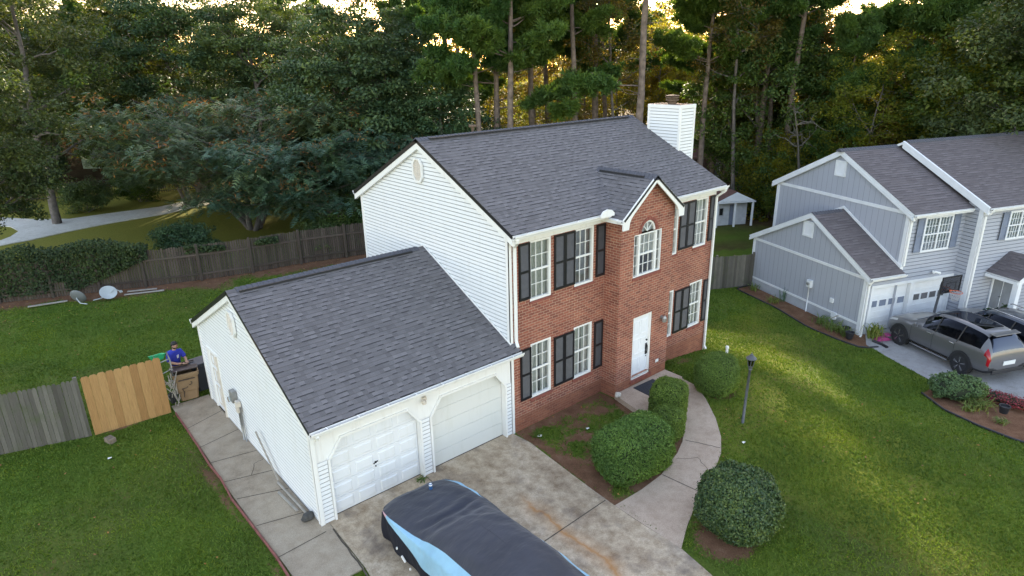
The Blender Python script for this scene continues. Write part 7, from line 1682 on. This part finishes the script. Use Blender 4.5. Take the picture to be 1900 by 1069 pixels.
def where(px):
    for a, t_ in ((100, 'in the top left corner'), (260, 'over the pale road at upper left'), (520, 'above the big silk tree'), (760, 'left of the white gable peak'), (900, 'behind the left end of the ridge'), (1000, 'behind the trio of pines'), (1120, 'behind the lone pale pine'), (1240, 'around the thick pine by the chimney'), (1340, 'right of the chimney'), (1440, 'above the white shed'), (1560, 'behind the dead trees'), (1700, 'under the bright sky gap'), (1830, 'above the grey house ridge')):
        if px < a: return t_
    return 'above the far right roof'
seen = {}
for k_, px, d_ in fill:
    if not clearsun(px, d_, 3.0): continue
    fam = k_.rstrip('0123456789'); lab = f'{nm_k[fam]} in the wood {where(px)}'
    plant(k_, px, d_, rt.uniform(0, 6.28), rt.uniform(.9, 1.15), lab, 'trees of the wood behind the houses')
for i in range(46):
    px = rt.uniform(620, 1960); d_ = rt.uniform(44, 68); k_ = rt.choice(['shrub0', 'shrub1', 'shrub3', 'shrub1', 'shrub3'])
    if px > 1380: d_ = max(d_, 50)
    if not clearsun(px, d_, 1.2) or (1290 < px < 1440 and d_ < 56): continue
    plant(k_, px, d_, rt.uniform(0, 6.28), rt.uniform(.8, 1.5), f'wild shrub on the wood floor {where(px)}', 'wild shrubs between the trunks')
for px, d_, k_, s_, l in ((30, 76, 'shrub2', 1.3, 'dark round shrub before the green house'), (110, 58, 'shrub2', 1.0, 'low dark shrub beyond the pale road'), (215, 60, 'shrub0', 1.0, 'green shrub beyond the pale road near the iron fence'), (288, 39.5, 'shrub2', .9, 'dark upright shrub poking above the back fence'), (600, 39, 'shrub0', .95, 'leafy shrub behind the fence near the white gable'), (560, 37.6, 'shrub2', .8, 'dark shrub against the back fence under the silk trees'), (1462, 50, 'shrub0', 1.2, 'tall green shrub between shed and grey house')):
    plant(k_, px, d_, px * .1, s_, l)
# ivy over the left of the back fence, and the undergrowth hedge behind it
rng = np.random.default_rng(77); n = 52000; t_ = rng.random(n) ** 1.25
A0 = np.array([-21., 29.4]); A1 = np.array([-5.2, 22.6]); A2 = np.array([1.5, 20.85])
P2 = np.where((t_ < .8)[:, None], A0 + (A1 - A0) * (t_ / .8)[:, None], A1 + (A2 - A1) * ((t_ - .8) / .2)[:, None])
dens = vnoise(P2[:, 0], P2[:, 1], 1.1, 4); hmax = 2.15 - .75 * np.clip((P2[:, 0] + 6.5) / 5, 0, 1) + .5 * dens; hmin = .25 + 1.2 * np.clip((P2[:, 0] + 7.5) / 3, 0, 1) + .5 * (dens < .45)
z_ = hmin + (hmax - hmin) * rng.random(n); keep = (P2[:, 0] < -5.8) | (dens > .5); d_ = rng.uniform(-.28, .55, n) * (.3 + .7 * (z_ / 2.3)) * (.5 + vnoise(P2[:, 0], z_ * 1.3 + P2[:, 1], .7, 14))
nrm = np.array([-.38, -.92]); C_ = np.stack([P2[:, 0] - nrm[0] * d_ + nrm[0] * .12, P2[:, 1] - nrm[1] * d_ + nrm[1] * .12, z_], 1)[keep]
Q = leafquads(C_, np.tile([-.3, -.7, .6], (len(C_), 1)), rng.uniform(.07, .16, len(C_)), .09, rng, .7); o = np_mesh('ivy', Q, quads(len(Q)), ['ivy']); stuff(o, 'dark ivy and creeper smothering the left part of the back fence', 'ivy')
# the far wood: one deep mass of crowns and stems behind the trees one can tell apart
rng = np.random.default_rng(88); CC = []; 
for i in range(330):
    px = rng.uniform(-260, 2150); d_ = rng.uniform(88, 135)
    if not clearsun(px, min(d_, 74), .5) : continue
    p_ = gp(px, d_); H_ = rng.uniform(8, 13.5) + (3 if px < 700 or px > 1750 else 0); nC = 17
    cc_ = rng.normal(0, 1, (nC, 3)) * [2.2, 2.2, H_ * .24] + [p_.x, p_.y, H_ * .52]; CC.append(cc_)
CC = np.concatenate(CC); CC = CC[CC[:, 2] > 0]; k = 44; P_ = np.repeat(CC, k, 0) + rng.normal(0, 1, (len(CC) * k, 3)) * [.95, .95, .7]
Q = leafquads(P_, np.tile([0, 0, .7], (len(P_), 1)), rng.uniform(.35, .7, len(P_)), .32, rng, .9); mi = np.repeat((rng.random(len(CC)) < .75).astype(int) + (rng.random(len(CC)) < .35), k)
o = np_mesh('far_woods', Q, quads(len(Q)), ['broad', 'rusty', 'yellow'], mi); stuff(o, 'far wood closing the view behind the trees', 'woods')
m = MB()
for i in range(150):
    p_ = gp(rng.uniform(-200, 2100), rng.uniform(82, 120)); h_ = rng.uniform(9, 16); m.tube([(p_.x, p_.y, -1), (p_.x + rng.normal(0, .4), p_.y + rng.normal(0, .4), h_)], [.22, .08], 5)
stuff(m.build('far_woods_stems', 'greybark'), 'stems of the far wood', 'woods')
# dead leaves scattered over grass and soil near the fences
rng = np.random.default_rng(99); n = 3600; X = rng.uniform(-13, 12, n); Y = rng.uniform(4, 24, n); w_ = np.exp(-dpoly(X, Y, BACKF, False) / 2.5) + .05; kp = (rng.random(n) < w_) & ~keepout(X, Y); X = X[kp]; Y = Y[kp]
X2_ = rng.uniform(-12, 12, 260); Y2_ = rng.uniform(-10, 8, 260); kp = ~keepout(X2_, Y2_); X = np.concatenate([X, X2_[kp]]); Y = np.concatenate([Y, Y2_[kp]]); C_ = np.stack([X, Y, gheight(X, Y) + .05], 1)
Q = leafquads(C_, np.tile([0, 0, 1.], (len(C_), 1)), rng.uniform(.05, .10, len(C_)), .05, rng, .3); o = np_mesh('leaf_litter', Q, quads(len(Q)), ['pod']); stuff(o, 'fallen brown leaves scattered on the grass', 'fallen leaves')
